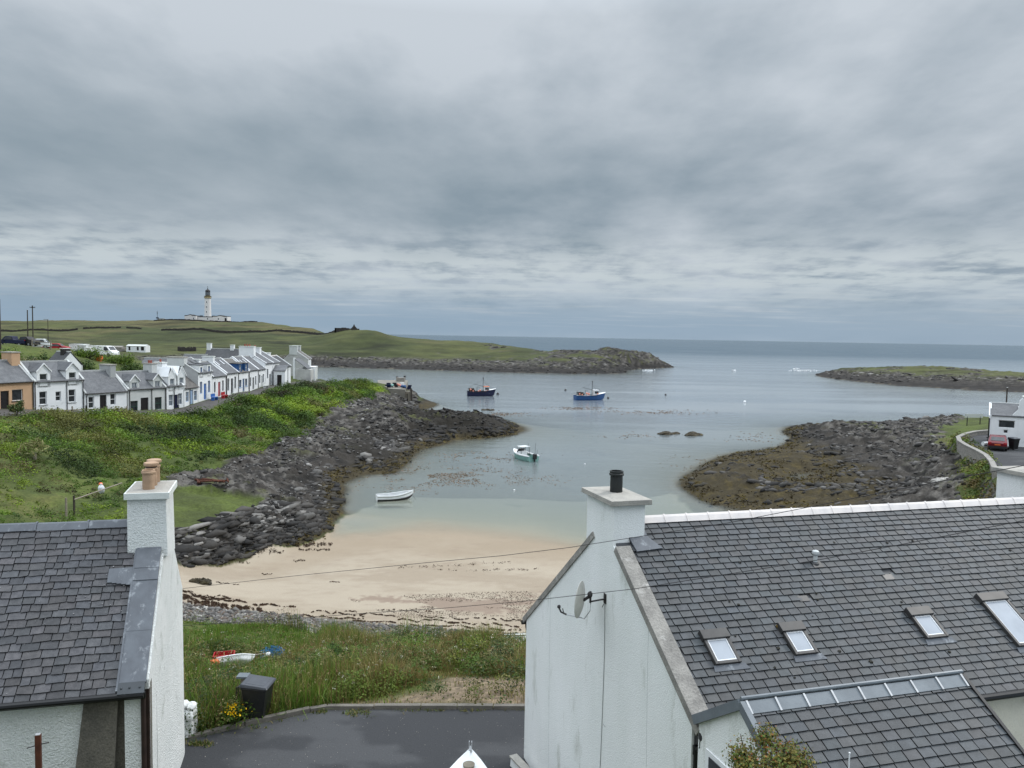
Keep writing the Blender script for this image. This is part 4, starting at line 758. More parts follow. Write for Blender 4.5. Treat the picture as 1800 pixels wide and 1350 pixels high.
    dirn = np.array([-fv[1], fv[0], 0])*.96+fv*.27; dirn /= np.linalg.norm(dirn); dirn = dirn+up*.05; dirn /= np.linalg.norm(dirn)
    side = np.cross(up, dirn); side /= np.linalg.norm(side); du = np.cross(dirn, side)
    ctr = bx(.34, 0, .0)+dirn*.10+up*-.02; m = MB(); nr, na = 6, 26; vs = []; fs = []
    for sgn in (0, 1):
        for i in range(nr+1):
            r = i/nr
            for k in range(na):
                an = 2*PI*k/na; vs.append(ctr+side*(math.cos(an)*r*.30)+du*(math.sin(an)*r*.34)+dirn*(.07*r*r-.012*sgn))
    for sgn in (0, 1):
        o_ = sgn*(nr+1)*na
        for i in range(nr):
            for k in range(na):
                f_ = (o_+i*na+k, o_+i*na+(k+1) % na, o_+(i+1)*na+(k+1) % na, o_+(i+1)*na+k); fs.append(f_ if sgn == 0 else f_[::-1])
    for k in range(na): fs.append((nr*na+k, nr*na+(k+1) % na, (nr+1)*na+nr*na+(k+1) % na, (nr+1)*na+nr*na+k))
    m.add(vs, fs); m.build('reflector', MT['dish'], D, off=wp, smooth=True)
    m = MB(); m.blob(bx(.31, 0, .10), .05, 8, 6, (1, 1, 1.1), .1); m.tube([bx(.30, 0, .08), ctr-dirn*.01], .028, 8); m.build('bracket', MT['iron'], D, off=wp)
    lb = ctr-du*.33+dirn*.05; le = lb+dirn*.27-du*.0; m = MB(); m.tube([lb-dirn*.05, lb, le], .011, 6); m.build('feed_arm', MT['steel'], D, off=wp)
    m = MB(); m.tube([le-dirn*.03-up*.0, le+dirn*.08+up*.03, le+dirn*.13+up*.12], .017, 8); m.lathe([(.03, 0), (.034, .03), (.02, .05)], le+dirn*.12+up*.10, 12); m.tube([le+dirn*.02, le+dirn*.05+up*.10], .010, 6); lo_ = m.build('receiver', MT['iron'], D, off=wp)
    m = MB(); m.tube([lb-dirn*.02, lb-dirn*.10-up*.01, bx(.30, 0, -.2), bx(.29, 0, -.05)], .006, 5); m.build('loop_cable', MT['gutter'], D, off=wp)

    # ---- gabled extension against the front wall
    A = P(1302, 1237, d=9.85); ze = A[2]; A = np.array([A[0], A[1], 0]); rp = math.radians(34)
    def wl(s, t, z): return A+g*s+ax*t+up*z
    Bq = _F + (1690-900)/FPX*_R + (675-1192)/FPX*_U
    # length along the ridge so that the far end falls where it is seen
    M2 = np.array([[Bq[0], -ax[0]], [Bq[1], -ax[1]]]); tt_, le_ = np.linalg.solve(M2, A[:2]); eb = wl(0, 1.2, 6.5)
    X = thing('house_extension', eb, 'low gabled slate extension with a zinc ridge against the front of the right-hand house', 'extension')
    run = 3.0; sd = -g*math.cos(rp)-up*math.sin(rp); sb = g*math.cos(rp)-up*math.sin(rp)
    AR = A+up*ze; nf = np.cross(ax, -sd); nb = np.cross(-sb, ax)
    m = MB(); m.poly([wl(1.0, 0.03, 6.6), wl(-2.6, 0.03, 6.6), wl(-2.6, 0.03, ze-2.6*math.tan(rp)-.06), wl(0, .03, ze-.06), wl(1.0, .03, ze-1.0*math.tan(rp)-.06)], ax*.25); m.slab([wl(-2.6, .03, 6.6), wl(-2.6, le_-.05, 6.6), wl(-2.6, le_-.05, ze-2.6*math.tan(rp)-.06), wl(-2.6, .03, ze-2.6*math.tan(rp)-.06)], g*.25)
    m.poly([wl(1.0, le_-.30, 6.6), wl(-2.6, le_-.30, 6.6), wl(-2.6, le_-.30, ze-2.6*math.tan(rp)-.06), wl(0, le_-.30, ze-.06), wl(1.0, le_-.30, ze-1.0*math.tan(rp)-.06)], ax*.25); m.build('wall', MT['harl_r'], X, off=eb)
    EE = AR+sd*(run/math.cos(rp)); LL = run/math.cos(rp)
    m = MB(); m.slab([EE+ax*.0-nf*.01, EE+ax*le_-nf*.01, AR+ax*le_-nf*.01, AR-nf*.01], -nf*.07); m.slab([AR+sb*1.32+ax*le_, AR+sb*1.32, AR, AR+ax*le_], -nb*.07); m.build('roof_deck', MT['slate_dark'], X, off=eb)
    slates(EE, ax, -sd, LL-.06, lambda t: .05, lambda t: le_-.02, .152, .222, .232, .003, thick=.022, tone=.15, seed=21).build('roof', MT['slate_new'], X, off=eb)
    m = MB(); m.slab([AR+sd*.17+nf*.035, AR+sd*.17+nf*.035+ax*le_, AR+nf*.05+ax*le_, AR+nf*.05], -nf*.02); m.slab([AR+sb*.2+nb*.035+ax*le_, AR+sb*.2+nb*.035, AR+nb*.05, AR+nb*.05+ax*le_], -nb*.02); m.tube([AR+up*.07, AR+up*.07+ax*le_], .028, 8); zr = m.build('zinc_ridge', MT['zinc'], X, off=eb)
    m = MB(); nst = 8
    for i in range(nst+1):
        x = .06+i*(le_-.12)/nst; m.slab([AR+sd*.18+nf*.05+ax*(x-.014), AR+sd*.18+nf*.05+ax*(x+.014), AR+nf*.07+ax*(x+.014), AR+nf*.07+ax*(x-.014)], -nf*.018)
    m.split('clip', MT['steel'], zr, off=eb)
    m = MB(); m.slab([AR+sd*LL+nf*.05-ax*.03, AR+sd*LL+nf*.05+ax*.05, AR+nf*.06+ax*.05, AR+nf*.06-ax*.03], -nf*.13); m.slab([AR+sb*1.3+nb*.05-ax*.03, AR+nb*.06-ax*.03, AR+nb*.06+ax*.05, AR+sb*1.3+nb*.05+ax*.05], -nb*.13); m.build('verge', MT['zinc'], X, off=eb)
    m = MB(); m.slab([AR+sd*LL+nf*.045+ax*(le_-.02), AR+sd*LL+nf*.045+ax*(le_+.03), AR+nf*.05+ax*(le_+.03), AR+nf*.05+ax*(le_-.02)], -nf*.12); m.build('dark_verge', MT['gutter'], X, off=eb)
    m = MB(); m.tube([EE+ax*0-up*.07-g*.05, EE+ax*(le_+.05)-up*.07-g*.05], .06, 10); m.build('gutter', MT['gutter'], X, off=eb)
    wz = ze-1.02; f = MB(); f.slab([wl(.78, .03, wz-1.0), wl(.08, .03, wz-1.0), wl(.08, .03, wz), wl(.78, .03, wz)], -ax*.02); fo = f.build('window', MT['wframe'], X, off=eb)
    f = MB(); f.slab([wl(.68, .008, wz-.92), wl(.18, .008, wz-.92), wl(.18, .008, wz-.07), wl(.68, .008, wz-.07)], -ax*.012); f.build('pane', MT['glass'], fo, off=eb)
    m = MB(); rn = random.Random(8); pts = [w(-.06, 6.2, zF-.42), w(-.1, 6.8, zF-.52), w(-.1, 7.6, zF-.5), w(-.1, 9, zF-.62)]; m.tube(pts, .011, 5); B(m, 'sagging_cable', MT['gutter'])
MT['blindglass'] = M('blind_behind_glass', (.33, .36, .40), (.26, .285, .32), 1.5, .16, spec=.6)
near_right_house()
# ---------------------------------------------------------------- cottages of the terraces
def wall_cells(mb, x0, x1, z0, z1, holes, th, rev=True):
    """a wall in the plane y=0 (facing -y), thickness th, with real openings"""
    xs = sorted({x0, x1, *[h[0] for h in holes], *[h[0]+h[2] for h in holes]}); zs = sorted({z0, z1, *[h[1] for h in holes], *[h[1]+h[3] for h in holes]})
    xs = [x for x in xs if x0 <= x <= x1]; zs = [z for z in zs if z0 <= z <= z1]
    for i in range(len(xs)-1):
        for j in range(len(zs)-1):
            cx, cz = (xs[i]+xs[i+1])/2, (zs[j]+zs[j+1])/2
            if any(h[0] < cx < h[0]+h[2] and h[1] < cz < h[1]+h[3] for h in holes): continue
            mb.add([(xs[i], 0, zs[j]), (xs[i+1], 0, zs[j]), (xs[i+1], 0, zs[j+1]), (xs[i], 0, zs[j+1])], [(0, 1, 2, 3)])
    for (hx, hz, hw, hh) in holes:
        mb.add([(hx, 0, hz), (hx+hw, 0, hz), (hx+hw, 0, hz+hh), (hx, 0, hz+hh), (hx, th, hz), (hx+hw, th, hz), (hx+hw, th, hz+hh), (hx, th, hz+hh)], [(1, 0, 4, 5), (2, 1, 5, 6), (3, 2, 6, 7), (0, 3, 7, 4)])
def add_window(T, x, z, w, h, y=.13, fm='wframe', gm='glass', bars=1, vbar=False, nm='window', sill=None):
    f = MB(); e = min(.07, w*.16)
    f.box(x, x+e, y, y+.05, z, z+h); f.box(x+w-e, x+w, y, y+.05, z, z+h); f.box(x+e, x+w-e, y, y+.05, z, z+e); f.box(x+e, x+w-e, y, y+.05, z+h-e, z+h)
    for k in range(bars): zc = z+h*(k+1)/(bars+1); f.box(x+e, x+w-e, y, y+.05, zc-e*.4, zc+e*.4)
    if vbar: f.box(x+w/2-e*.35, x+w/2+e*.35, y+.003, y+.047, z+e, z+h-e)
    o = f.build(nm, MT[fm], T)
    MB().box(x+e*.5, x+w-e*.5, y+.03, y+.042, z+e*.5, z+h-e*.5).build('pane', MT[gm], o)
    if sill: MB().box(x-.08, x+w+.08, -.07, .1, z-.10, z-.004).build('sill', MT[sill], o)
    return o
def add_door(T, x, z, w, h, m, y=.14):
    o = MB().box(x, x+w, y, y+.05, z, z+h).build('door', MT[m], T)
    p = MB()
    for q in (.08, .55): p.box(x+w*.16, x+w*.84, y-.015, y, z+h*q, z+h*(q+.36))
    p.build('panel', MT[m], o); return o
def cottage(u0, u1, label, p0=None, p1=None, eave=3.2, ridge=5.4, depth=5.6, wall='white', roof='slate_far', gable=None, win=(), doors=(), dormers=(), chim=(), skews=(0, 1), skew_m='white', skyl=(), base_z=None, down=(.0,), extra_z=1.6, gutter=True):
    (ax_, ay_), (bx_, by_) = p0, p1; L = math.hypot(bx_-ax_, by_-ay_); rz = math.atan2(by_-ay_, bx_-ax_)
    z = base_z if base_z is not None else min(gz(ax_, ay_), gz(bx_, by_))
    T = thing('terraced_cottage', (ax_, ay_, z), label, 'house', rz, 'cottages along the terrace'); gable = gable or wall; hd = depth/2; lo = -extra_z
    holes = [(x*L, zz, w, h) for (x, zz, w, h, *_r) in win]+[(x*L, 0.02, w, h) for (x, w, h, *_r) in doors]
    m = MB(); wall_cells(m, 0, L, lo, eave, holes, .2); m.build('wall', MT[wall], T); MB().box(0, L, depth-.2, depth, lo, eave).build('rear_wall', MT[wall], T)
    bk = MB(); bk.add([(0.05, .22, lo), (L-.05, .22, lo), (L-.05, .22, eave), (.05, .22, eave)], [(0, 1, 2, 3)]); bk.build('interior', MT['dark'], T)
    for xx in (0, L-.22):
        m = MB(); m.poly([(xx, .002, lo), (xx, depth-.2, lo), (xx, depth-.2, eave), (xx, hd, ridge-.05), (xx, .002, eave)], (.22, 0, 0)); m.build('gable_wall', MT[gable], T)
    sl = (ridge-eave)/hd; m = MB()
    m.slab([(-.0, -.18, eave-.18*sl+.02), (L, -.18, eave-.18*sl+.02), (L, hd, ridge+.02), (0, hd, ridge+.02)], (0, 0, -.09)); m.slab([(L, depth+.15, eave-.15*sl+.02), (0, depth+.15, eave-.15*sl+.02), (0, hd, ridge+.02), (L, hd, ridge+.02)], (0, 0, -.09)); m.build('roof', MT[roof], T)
    MB().slab([(0.2, hd-.14, ridge-.1), (L-.2, hd-.14, ridge-.1), (L-.2, hd+.14, ridge-.1), (.2, hd+.14, ridge-.1)], (0, 0, .19)).build('ridge', MT['greygable'] if roof != 'slate_dark' else MT['ridge'], T)
    for k in skews:
        x = -.04 if k == 0 else L-.20; m = MB(); m.slab([(x, -.16, eave-.16*sl+.13), (x+.24, -.16, eave-.16*sl+.13), (x+.24, hd, ridge+.13), (x, hd, ridge+.13)], (0, 0, -.14)); m.slab([(x+.24, depth+.1, eave+.08), (x, depth+.1, eave+.08), (x, hd, ridge+.13), (x+.24, hd, ridge+.13)], (0, 0, -.14)); m.build('skew', MT[skew_m], T)
    if gutter:
        m = MB(); segs = [0]+[v for (x, w, *_r) in dormers for v in (x*L, x*L+w)]+[L]
        for i in range(0, len(segs), 2): m.tube([(segs[i], -.2, eave-.2*sl-.03), (segs[i+1], -.2, eave-.2*sl-.03)], .06, 6)
        m.split('gutter', MT['iron'], T)
        for x in down: MB().tube([(x*L+.09, -.18, eave-.2), (x*L+.09, -.06, eave-.45), (x*L+.09, -.06, lo)], .045, 6).build('downpipe', MT['iron'], T)
    for (x, zz, w, h, *r) in win:
        k = dict(r[0]) if r else {}; add_window(T, x*L, zz, w, h, **k)
    for (x, w, h, dm) in doors: add_door(T, x*L, .02, w, h, dm)
    for (x, w, h0, h1, pk, k) in dormers:       # wall-head dormer: front in the wall plane
        k = dict(k); x0 = x*L; zb, zt = h0, h1; dmat = k.pop('wall', wall); hip = k.pop('hip', False); rf = k.pop('roof', roof); flat = k.pop('flat', False)
        ww, wh = w*.56, (zt-zb)*.72; wx, wz = x0+(w-ww)/2, zb+(zt-zb)*.12
        m = MB(); hs = [(wx, wz, ww, wh)]; wall_cells(m, x0, x0+w, zb, zt, hs, .16)
        if not flat: m.add([(x0, 0, zt), (x0+w, 0, zt), (x0+w/2, 0, pk)], [(0, 1, 2)])
        dz = lambda zz_: max(0.05, (zz_-eave)/sl)
        m.add([(x0, 0, zb), (x0, 0, zt), (x0, dz(zt), zt), (x0, dz(zb), max(zb, eave))], [(0, 1, 2, 3)]); m.add([(x0+w, 0, zb), (x0+w, 0, zt), (x0+w, dz(zt), zt), (x0+w, dz(zb), max(zb, eave))], [(3, 2, 1, 0)])
        do = m.build('dormer', MT[dmat], T); ov = .12
        m = MB()
        if flat: m.slab([(x0-ov, -ov, zt), (x0+w+ov, -ov, zt), (x0+w+ov, dz(zt+.1)+.3, zt+.12), (x0-ov, dz(zt+.1)+.3, zt+.12)], (0, 0, .08))
        else:
            yb = dz(pk)+.2
            for sgn in (0, 1):
                xe = x0-ov if sgn == 0 else x0+w+ov; q = [(xe, -ov, zt-ov*.8), (x0+w/2, -ov+(.5 if hip else 0), pk+.05), (x0+w/2, yb, pk+.05), (xe, dz(zt)+.2, zt-ov*.8)]
                m.slab(q if sgn else q[::-1], (0, 0, .07))
        m.build('dormer_roof', MT[rf], do)
        o = add_window(do, wx, wz, ww, wh, y=.10, **k)
        if not flat:
            m = MB(); 
            for sgn in (-1, 1): m.slab([(x0+w/2+sgn*(w/2+ov), -ov-.02, zt-ov*.8-.06), (x0+w/2+sgn*(w/2+ov), -ov-.02, zt-ov*.8+.10), (x0+w/2, -ov-.02, pk+.15), (x0+w/2, -ov-.02, pk-.03)], (0, .05, 0))
            m.build('bargeboard', MT['wframe'] if not hip else MT[dmat], do)
    for (x, t, w, h, cm, pots) in chim:          # x along, t thickness along x, w depth, height above ridge
        xc = x*L; m = MB().box(xc-t/2, xc+t/2, hd-w/2, hd+w/2, ridge-1.0, ridge+h); o = m.build('chimney', MT[cm], T)
        MB().box(xc-t/2-.07, xc+t/2+.07, hd-w/2-.07, hd+w/2+.07, ridge+h, ridge+h+.12).build('cap', MT['cap'] if cm not in ('white',) else MT['capw'], o)
        for i in range(pots): MB().lathe([(.13, 0), (.12, .3), (.14, .32), (.13, .36)], (xc, hd+(i-(pots-1)/2)*.42, ridge+h+.12), 10).build('pot', MT['red'], o)
    for (x, t, w, l, gm) in skyl:
        m = MB(); y0 = hd*t; z0 = eave+y0*sl+.03; y1 = y0+l*math.cos(math.atan(sl)); z1 = eave+y1*sl+.03; o = MB().slab([(x*L, y0, z0), (x*L+w, y0, z0), (x*L+w, y1, z1), (x*L, y1, z1)], (0, 0, .05)).build('skylight', MT['frame_dk'], T)
        MB().slab([(x*L+.08, y0+.08, z0+.055+.08*sl), (x*L+w-.08, y0+.08, z0+.055+.08*sl), (x*L+w-.08, y1-.08, z1+.055-.08*sl), (x*L+.08, y1-.08, z1+.055-.08*sl)], (0, 0, .012)).build('pane', MT[gm], o)
    return T, L
# facade line of the terraces, found along the survey polyline
def on_facade(u):
    q = P(u, 640, d=1.)-CAM; k = q[0]/q[1]; pts = _fp
    for (a, b) in zip(pts[:-1], pts[1:]):
        f0, f1 = a[0]-k*a[1], b[0]-k*b[1]
        if f0*f1 <= 0 and f0 != f1: t = f0/(f0-f1); return (a[0]+(b[0]-a[0])*t, a[1]+(b[1]-a[1])*t)
    return pts[-1]
def terrace(u0, u1, zb, label, **k): return cottage(u0, u1, label, p0=on_facade(u0), p1=on_facade(u1), base_z=zb, **k)
W1 = dict(sill='greygable')
terrace(-45, 57, 7.0, 'apricot cottage at the left end of the terrace with a dark brown trimmed window', eave=3.15, ridge=5.3, wall='orange', gable='palegrey', skew_m='greygable', win=((.62, .95, 1.25, 1.25, dict(bars=0, fm='wframe', sill='wood_dk')), (.12, .95, 1.25, 1.25, dict(bars=0, sill='wood_dk'))), doors=((.42, .95, 2.1, 'dark'),), chim=((.93, 1.0, 1.6, .85, 'orange', 0),), down=(.98,))
terrace(59, 146, 6.75, 'white cottage with two gabled dormers and a white roof light, beside the apricot one', eave=3.3, ridge=5.35, wall='white', skew_m='palegrey', win=((.10, .55, .85, 1.5, dict(sill='greygable')), (.42, .85, .65, 1.1, dict(sill=None)), (.685, .6, .85, 1.5, dict(sill='greygable'))), dormers=((.055, 1.55, 2.5, 4.35, 5.15, dict(sill='greygable')), (.64, 1.55, 2.55, 4.4, 5.2, dict(sill='greygable'))), skyl=((.33, .5, .75, .8, 'blind'),), down=(.0, .63, .97))
terrace(147.5, 222, 5.95, 'low white single storey cottage with a dark grey chimney block', eave=2.45, ridge=4.85, wall='white', skew_m='greygable', win=((.09, .5, .72, 1.4, {}), (.60, .7, .72, 1.4, {})), doors=((.35, .9, 2.0, 'dark'),), chim=((.90, .75, 2.1, .65, 'greygable', 0),), down=(.03,))
terrace(223.5, 291, 5.25, 'pale grey cottage with green framed ground floor windows and two dormers', eave=3.3, ridge=5.3, wall='palegrey', gable='greygable', skew_m='palegrey', win=((.07, .25, 1.05, 1.45, dict(fm='grframe')), (.70, .35, 1.05, 1.6, dict(fm='grframe'))), doors=((.33, 1.15, 2.0, 'dark'),), dormers=((.06, 1.35, 2.95, 4.25, 4.95, dict(gm='glass_lt', bars=0, vbar=True)), (.66, 1.35, 3.0, 4.3, 5.0, dict(gm='glass_lt', bars=0, vbar=True))), chim=((.97, .8, 1.7, .9, 'palegrey', 2),), down=(.03, .6, .97))
terrace(292.5, 322, 5.35, 'narrow bright white cottage with two tall pointed dormers', eave=3.3, ridge=5.2, wall='white', win=((.12, .55, .75, 1.5, dict(gm='glass_lt')), (.66, .65, .75, 1.5, dict(gm='glass_lt'))), doors=((.42, .85, 2.0, 'navy'),), dormers=((.1, 1.25, 2.5, 4.5, 5.6, dict(hip=True, roof='white', gm='glass_lt')), (.66, 1.25, 2.6, 4.6, 5.7, dict(hip=True, roof='white', gm='glass_lt'))), chim=((.5, .8, 1.6, 1.0, 'white', 1),), skews=(1,), down=(.4,))
terrace(323.5, 347.5, 5.75, 'low pale blue trimmed cottage with a brownish slate roof', eave=2.5, ridge=4.7, wall='white', roof='slate_brown', win=((.10, .5, .9, 1.35, dict(fm='blue_lt', gm='glass_lt')), (.70, .5, .9, 1.35, dict(fm='blue_lt', gm='glass_lt'))), doors=((.42, .9, 2.0, 'blue_lt'),), skews=(), chim=(), down=(.36,))
terrace(348, 372.5, 6.1, 'two storey white house with royal blue window frames and a grey gable', eave=4.0, ridge=5.9, depth=6.2, wall='white', gable='greygable', skew_m='palegrey', win=((.12, .95, .8, 1.7, dict(fm='blue', gm='glass_lt')), (.70, .95, .8, 1.7, dict(fm='blue', gm='glass_lt'))), doors=((.40, .9, 2.3, 'blue'),), dormers=((.10, 1.2, 3.2, 5.0, 5.2, dict(fm='blue', gm='glass_lt', flat=True)), (.66, 1.2, 3.25, 5.05, 5.25, dict(fm='blue', gm='glass_lt', flat=True))), chim=((.07, 1.1, 2.4, .15, 'palegrey', 0),), skyl=((.15, .45, .7, 1.1, 'glass'), (.55, .5, .7, 1.1, 'glass')), down=())
terrace(373, 397, 6.15, 'white cottage with a red door and one pale skylight strip beside the blue framed house', eave=3.2, ridge=5.2, wall='white', win=((.12, .7, .6, 1.6, dict(fm='dark')), (.72, .75, .6, 1.6, dict(fm='dark'))), doors=((.42, .85, 2.2, 'redp'),), skyl=((.3, .35, .6, 1.5, 'blind'),), chim=((.02, .8, 1.9, .35, 'white', 0),), down=(.97,))
terrace(397.5, 418, 6.2, 'white cottage with tall black windows and two long white roof lights', eave=3.4, ridge=5.5, wall='white', win=((.10, .6, .7, 1.9, dict(fm='dark')), (.70, .75, .7, 1.9, dict(fm='dark'))), doors=((.40, .9, 2.4, 'dark'),), skyl=((.15, .45, .5, 1.2, 'blind'), (.6, .5, .5, 1.2, 'blind')), chim=((.03, .7, 1.7, .3, 'white', 0),), down=(.0,))
terrace(418.5, 437, 6.2, 'white cottage with two deep blue dormers', eave=3.3, ridge=5.3, wall='white', roof='slate_brown', win=((.10, .8, .95, 1.2, dict(fm='blue_dk', sill='blue_lt')), (.66, .85, .95, 1.2, dict(fm='blue_dk', sill='blue_lt'))), doors=((.42, .8, 2.1, 'blue_dk'),), dormers=((.04, 1.5, 3.2, 4.6, 4.8, dict(wall='blue_dk', flat=True, fm='wframe', gm='glass_lt')), (.62, 1.5, 3.2, 4.6, 4.8, dict(wall='blue_dk', flat=True, fm='wframe', gm='glass_lt'))), down=(.0, .97))
terrace(437.5, 453, 6.25, 'white cottage with narrow dark windows, between the blue dormers and the plain wall', eave=3.4, ridge=5.5, wall='white', win=((.12, .6, .6, 1.5, dict(fm='dark')), (.70, .7, .6, 1.5, dict(fm='dark'))), doors=((.40, .8, 2.0, 'wood_dk'),), skyl=((.2, .4, .45, 1.2, 'blind'), (.6, .45, .45, 1.2, 'blind')), down=(.0,))
terrace(453.4, 466, 6.3, 'plain white cottage below the tall chimney gable with a stone bench at its foot', eave=3.3, ridge=5.4, wall='white', win=((.15, .8, .7, 1.5, dict(fm='dark', gm='glass_lt')), (.65, .8, .7, 1.5, dict(fm='dark', gm='glass_lt'))), doors=((.42, .8, 2.0, 'palegrey'),), down=(.0,))
terrace(466.5, 479, 6.3, 'tall white house with a broad chimney gable and red pots', eave=4.2, ridge=6.2, depth=6.6, wall='white', skew_m='white', win=((.2, 1.4, .8, 1.7, dict(fm='dark', gm='glass_lt')),), doors=((.55, .9, 2.1, 'dark'),), chim=((.08, 1.1, 2.6, .8, 'white', 3),), down=())
terrace(479.5, 491, 6.25, 'tall white house with white skews, second from the chimney gable', eave=4.2, ridge=6.1, depth=6.6, wall='white', win=((.3, 1.0, .8, 1.9, dict(gm='glass_lt')), (.7, 1.0, .8, 1.9, dict(gm='glass_lt'))), chim=((.05, .9, 2.0, .7, 'white', 1),), down=())
terrace(491.5, 511, 6.1, 'low white cottage with a brown door and dark slates near the far end', eave=3.4, ridge=5.3, wall='white', roof='slate_dark', win=((.12, .9, .8, 1.5, dict(gm='glass_lt')),), doors=((.45, 1.1, 2.1, 'brown'),), chim=((.05, .9, 1.8, .6, 'white', 0),), down=(.7,))
# porch on the tall house: belongs to that row
def porch(u, d, zb, w, dp, h, label, wall, door, rz):
    x, y = XD(u, d); T = thing('porch', (x, y, zb), label, 'porch', rz); m = MB(); wall_cells(m, 0, w, -1, h, [(w*.3, 0, w*.4, 2.0)], .12); m.box(0, .15, 0.001, dp, -1, h); m.box(w-.15, w, 0.001, dp, -1, h); m.build('wall', MT[wall], T)
    MB().slab([(-.12, -.15, h), (w+.12, -.15, h), (w+.12, dp, h+.9), (-.12, dp, h+.9)], (0, 0, .09)).build('roof', MT['slate_far'], T); add_door(T, w*.3, .02, w*.4, 2.0, door, .08)
porch(481, 139, 6.25, 2.0, 2.4, 2.7, 'small white porch with a lean-to slate roof in front of the tall houses', 'white', 'dark', .1)
# last gabled house standing across the end of the street, and its yard sheds
def end_house():
    x, y = XD(496, 168); z = 5.9; T = thing('end_house', (x, y, z), 'grey stained gable house with two chimneys standing across the far end of the terrace', 'house', .12)
    w, l, e, r = 5.5, 4.8, 4.3, 6.3
    m = MB(); m.poly([(0, 0, -1), (w, 0, -1), (w, 0, e), (w*.45, 0, r), (0, 0, e-.3)], (0, .3, 0)); m.poly([(0, l, -1), (w, l, -1), (w, l, e), (w*.45, l, r), (0, l, e-.3)], (0, .3, 0)); m.build('gable_wall', MT['stained'], T)
    m = MB(); m.box(0, .3, .3, l, -1, e-.35); m.box(w-.3, w, .301, l, -1, e-.05); m.build('wall', MT['white'], T)
    m = MB(); m.slab([(w+.15, -.0, e-.15), (w+.15, l+.3, e-.15), (w*.45, l+.3, r+.05), (w*.45, 0, r+.05)], (0, 0, .09)); m.slab([(-.15, l+.3, e-.45), (-.15, 0, e-.45), (w*.45, 0, r+.05), (w*.45, l+.3, r+.05)], (0, 0, .09)); m.build('roof', MT['slate_brown'], T)
    for yy, h in ((.35, .75), (l, .75)):
        o = MB().box(w*.45-.95, w*.45+.75, yy-.45, yy+.45, r-1.1, r+h).build('chimney', MT['palegrey'], T); MB().box(w*.45-1.02, w*.45+.82, yy-.52, yy+.52, r+h, r+h+.12).build('cap', MT['capw'], o)
    m = MB(); m.slab([(w+.17, -.04, e-.02), (w*.45, -.04, r+.17), (w*.45, .2, r+.17), (w+.17, .2, e-.02)], (0, 0, -.14)); m.slab([(w+.17, l+.1, e-.02), (w*.45, l+.1, r+.17), (w*.45, l+.36, r+.17), (w+.17, l+.36, e-.02)], (0, 0, -.14)); m.build('skew', MT['white'], T)
    o = MB().box(w-.02, w+.03, 1.2, 3.4, 2.4, 3.9).build('window', MT['wframe'], T); MB().box(w+.03, w+.04, 1.5, 3.1, 2.55, 3.75).build('pane', MT['blind'], o)
    T = thing('lean_to_shed', (*XD(518.5, 159), 5.85), 'rough white shed with a steep dark lean-to roof below the end house', 'shed', .05)
    MB().poly([(0, 0, -1), (3.2, 0, -1), (3.2, 0, 2.5), (0, 0, 2.6)], (0, 4.5, 0)).build('wall', MT['stained'], T)
    MB().slab([(-.1, -.1, 4.6), (2.6, -.1, 2.6), (2.6, 4.6, 2.6), (-.1, 4.6, 4.6)], (0, 0, .1)).build('roof', MT['slate_far'], T); MB().box(-.35, .0, -.15, .3, -1, 4.9).build('skew_pillar', MT['white'], T)
    T = thing('yard_wall_house', (*XD(532, 162), 5.8), 'flat topped pale grey outhouse with a bright red door beyond the terrace', 'outhouse', .1)
    m = MB(); wall_cells(m, 0, 2.5, -1, 2.9, [(.15, 0.05, .85, 2.1)], .2); m.poly([(2.5, 0, -1), (2.5, 3.8, -1), (2.5, 3.8, 2.9), (2.5, 0, 2.9)], (-.2, 0, 0)); m.box(0, .2, .001, 3.8, -1, 2.6); m.build('wall', MT['palegrey'], T)
    MB().box(-.05, 2.55, -.05, 3.85, 2.9, 3.02).build('coping', MT['white'], T); MB().box(2.28, 2.54, -.03, .2, -1, 2.9).build('corner', MT['white'], T); add_door(T, .15, .05, .85, 2.1, 'redp', .1)
MT['stained'] = M('stained_harling', (.50, .50, .48), (.36, .36, .35), .6, .95, .5, 8, stain=(.24, .24, .235), stain_scale=.45, stain_lo=.54)
end_house()

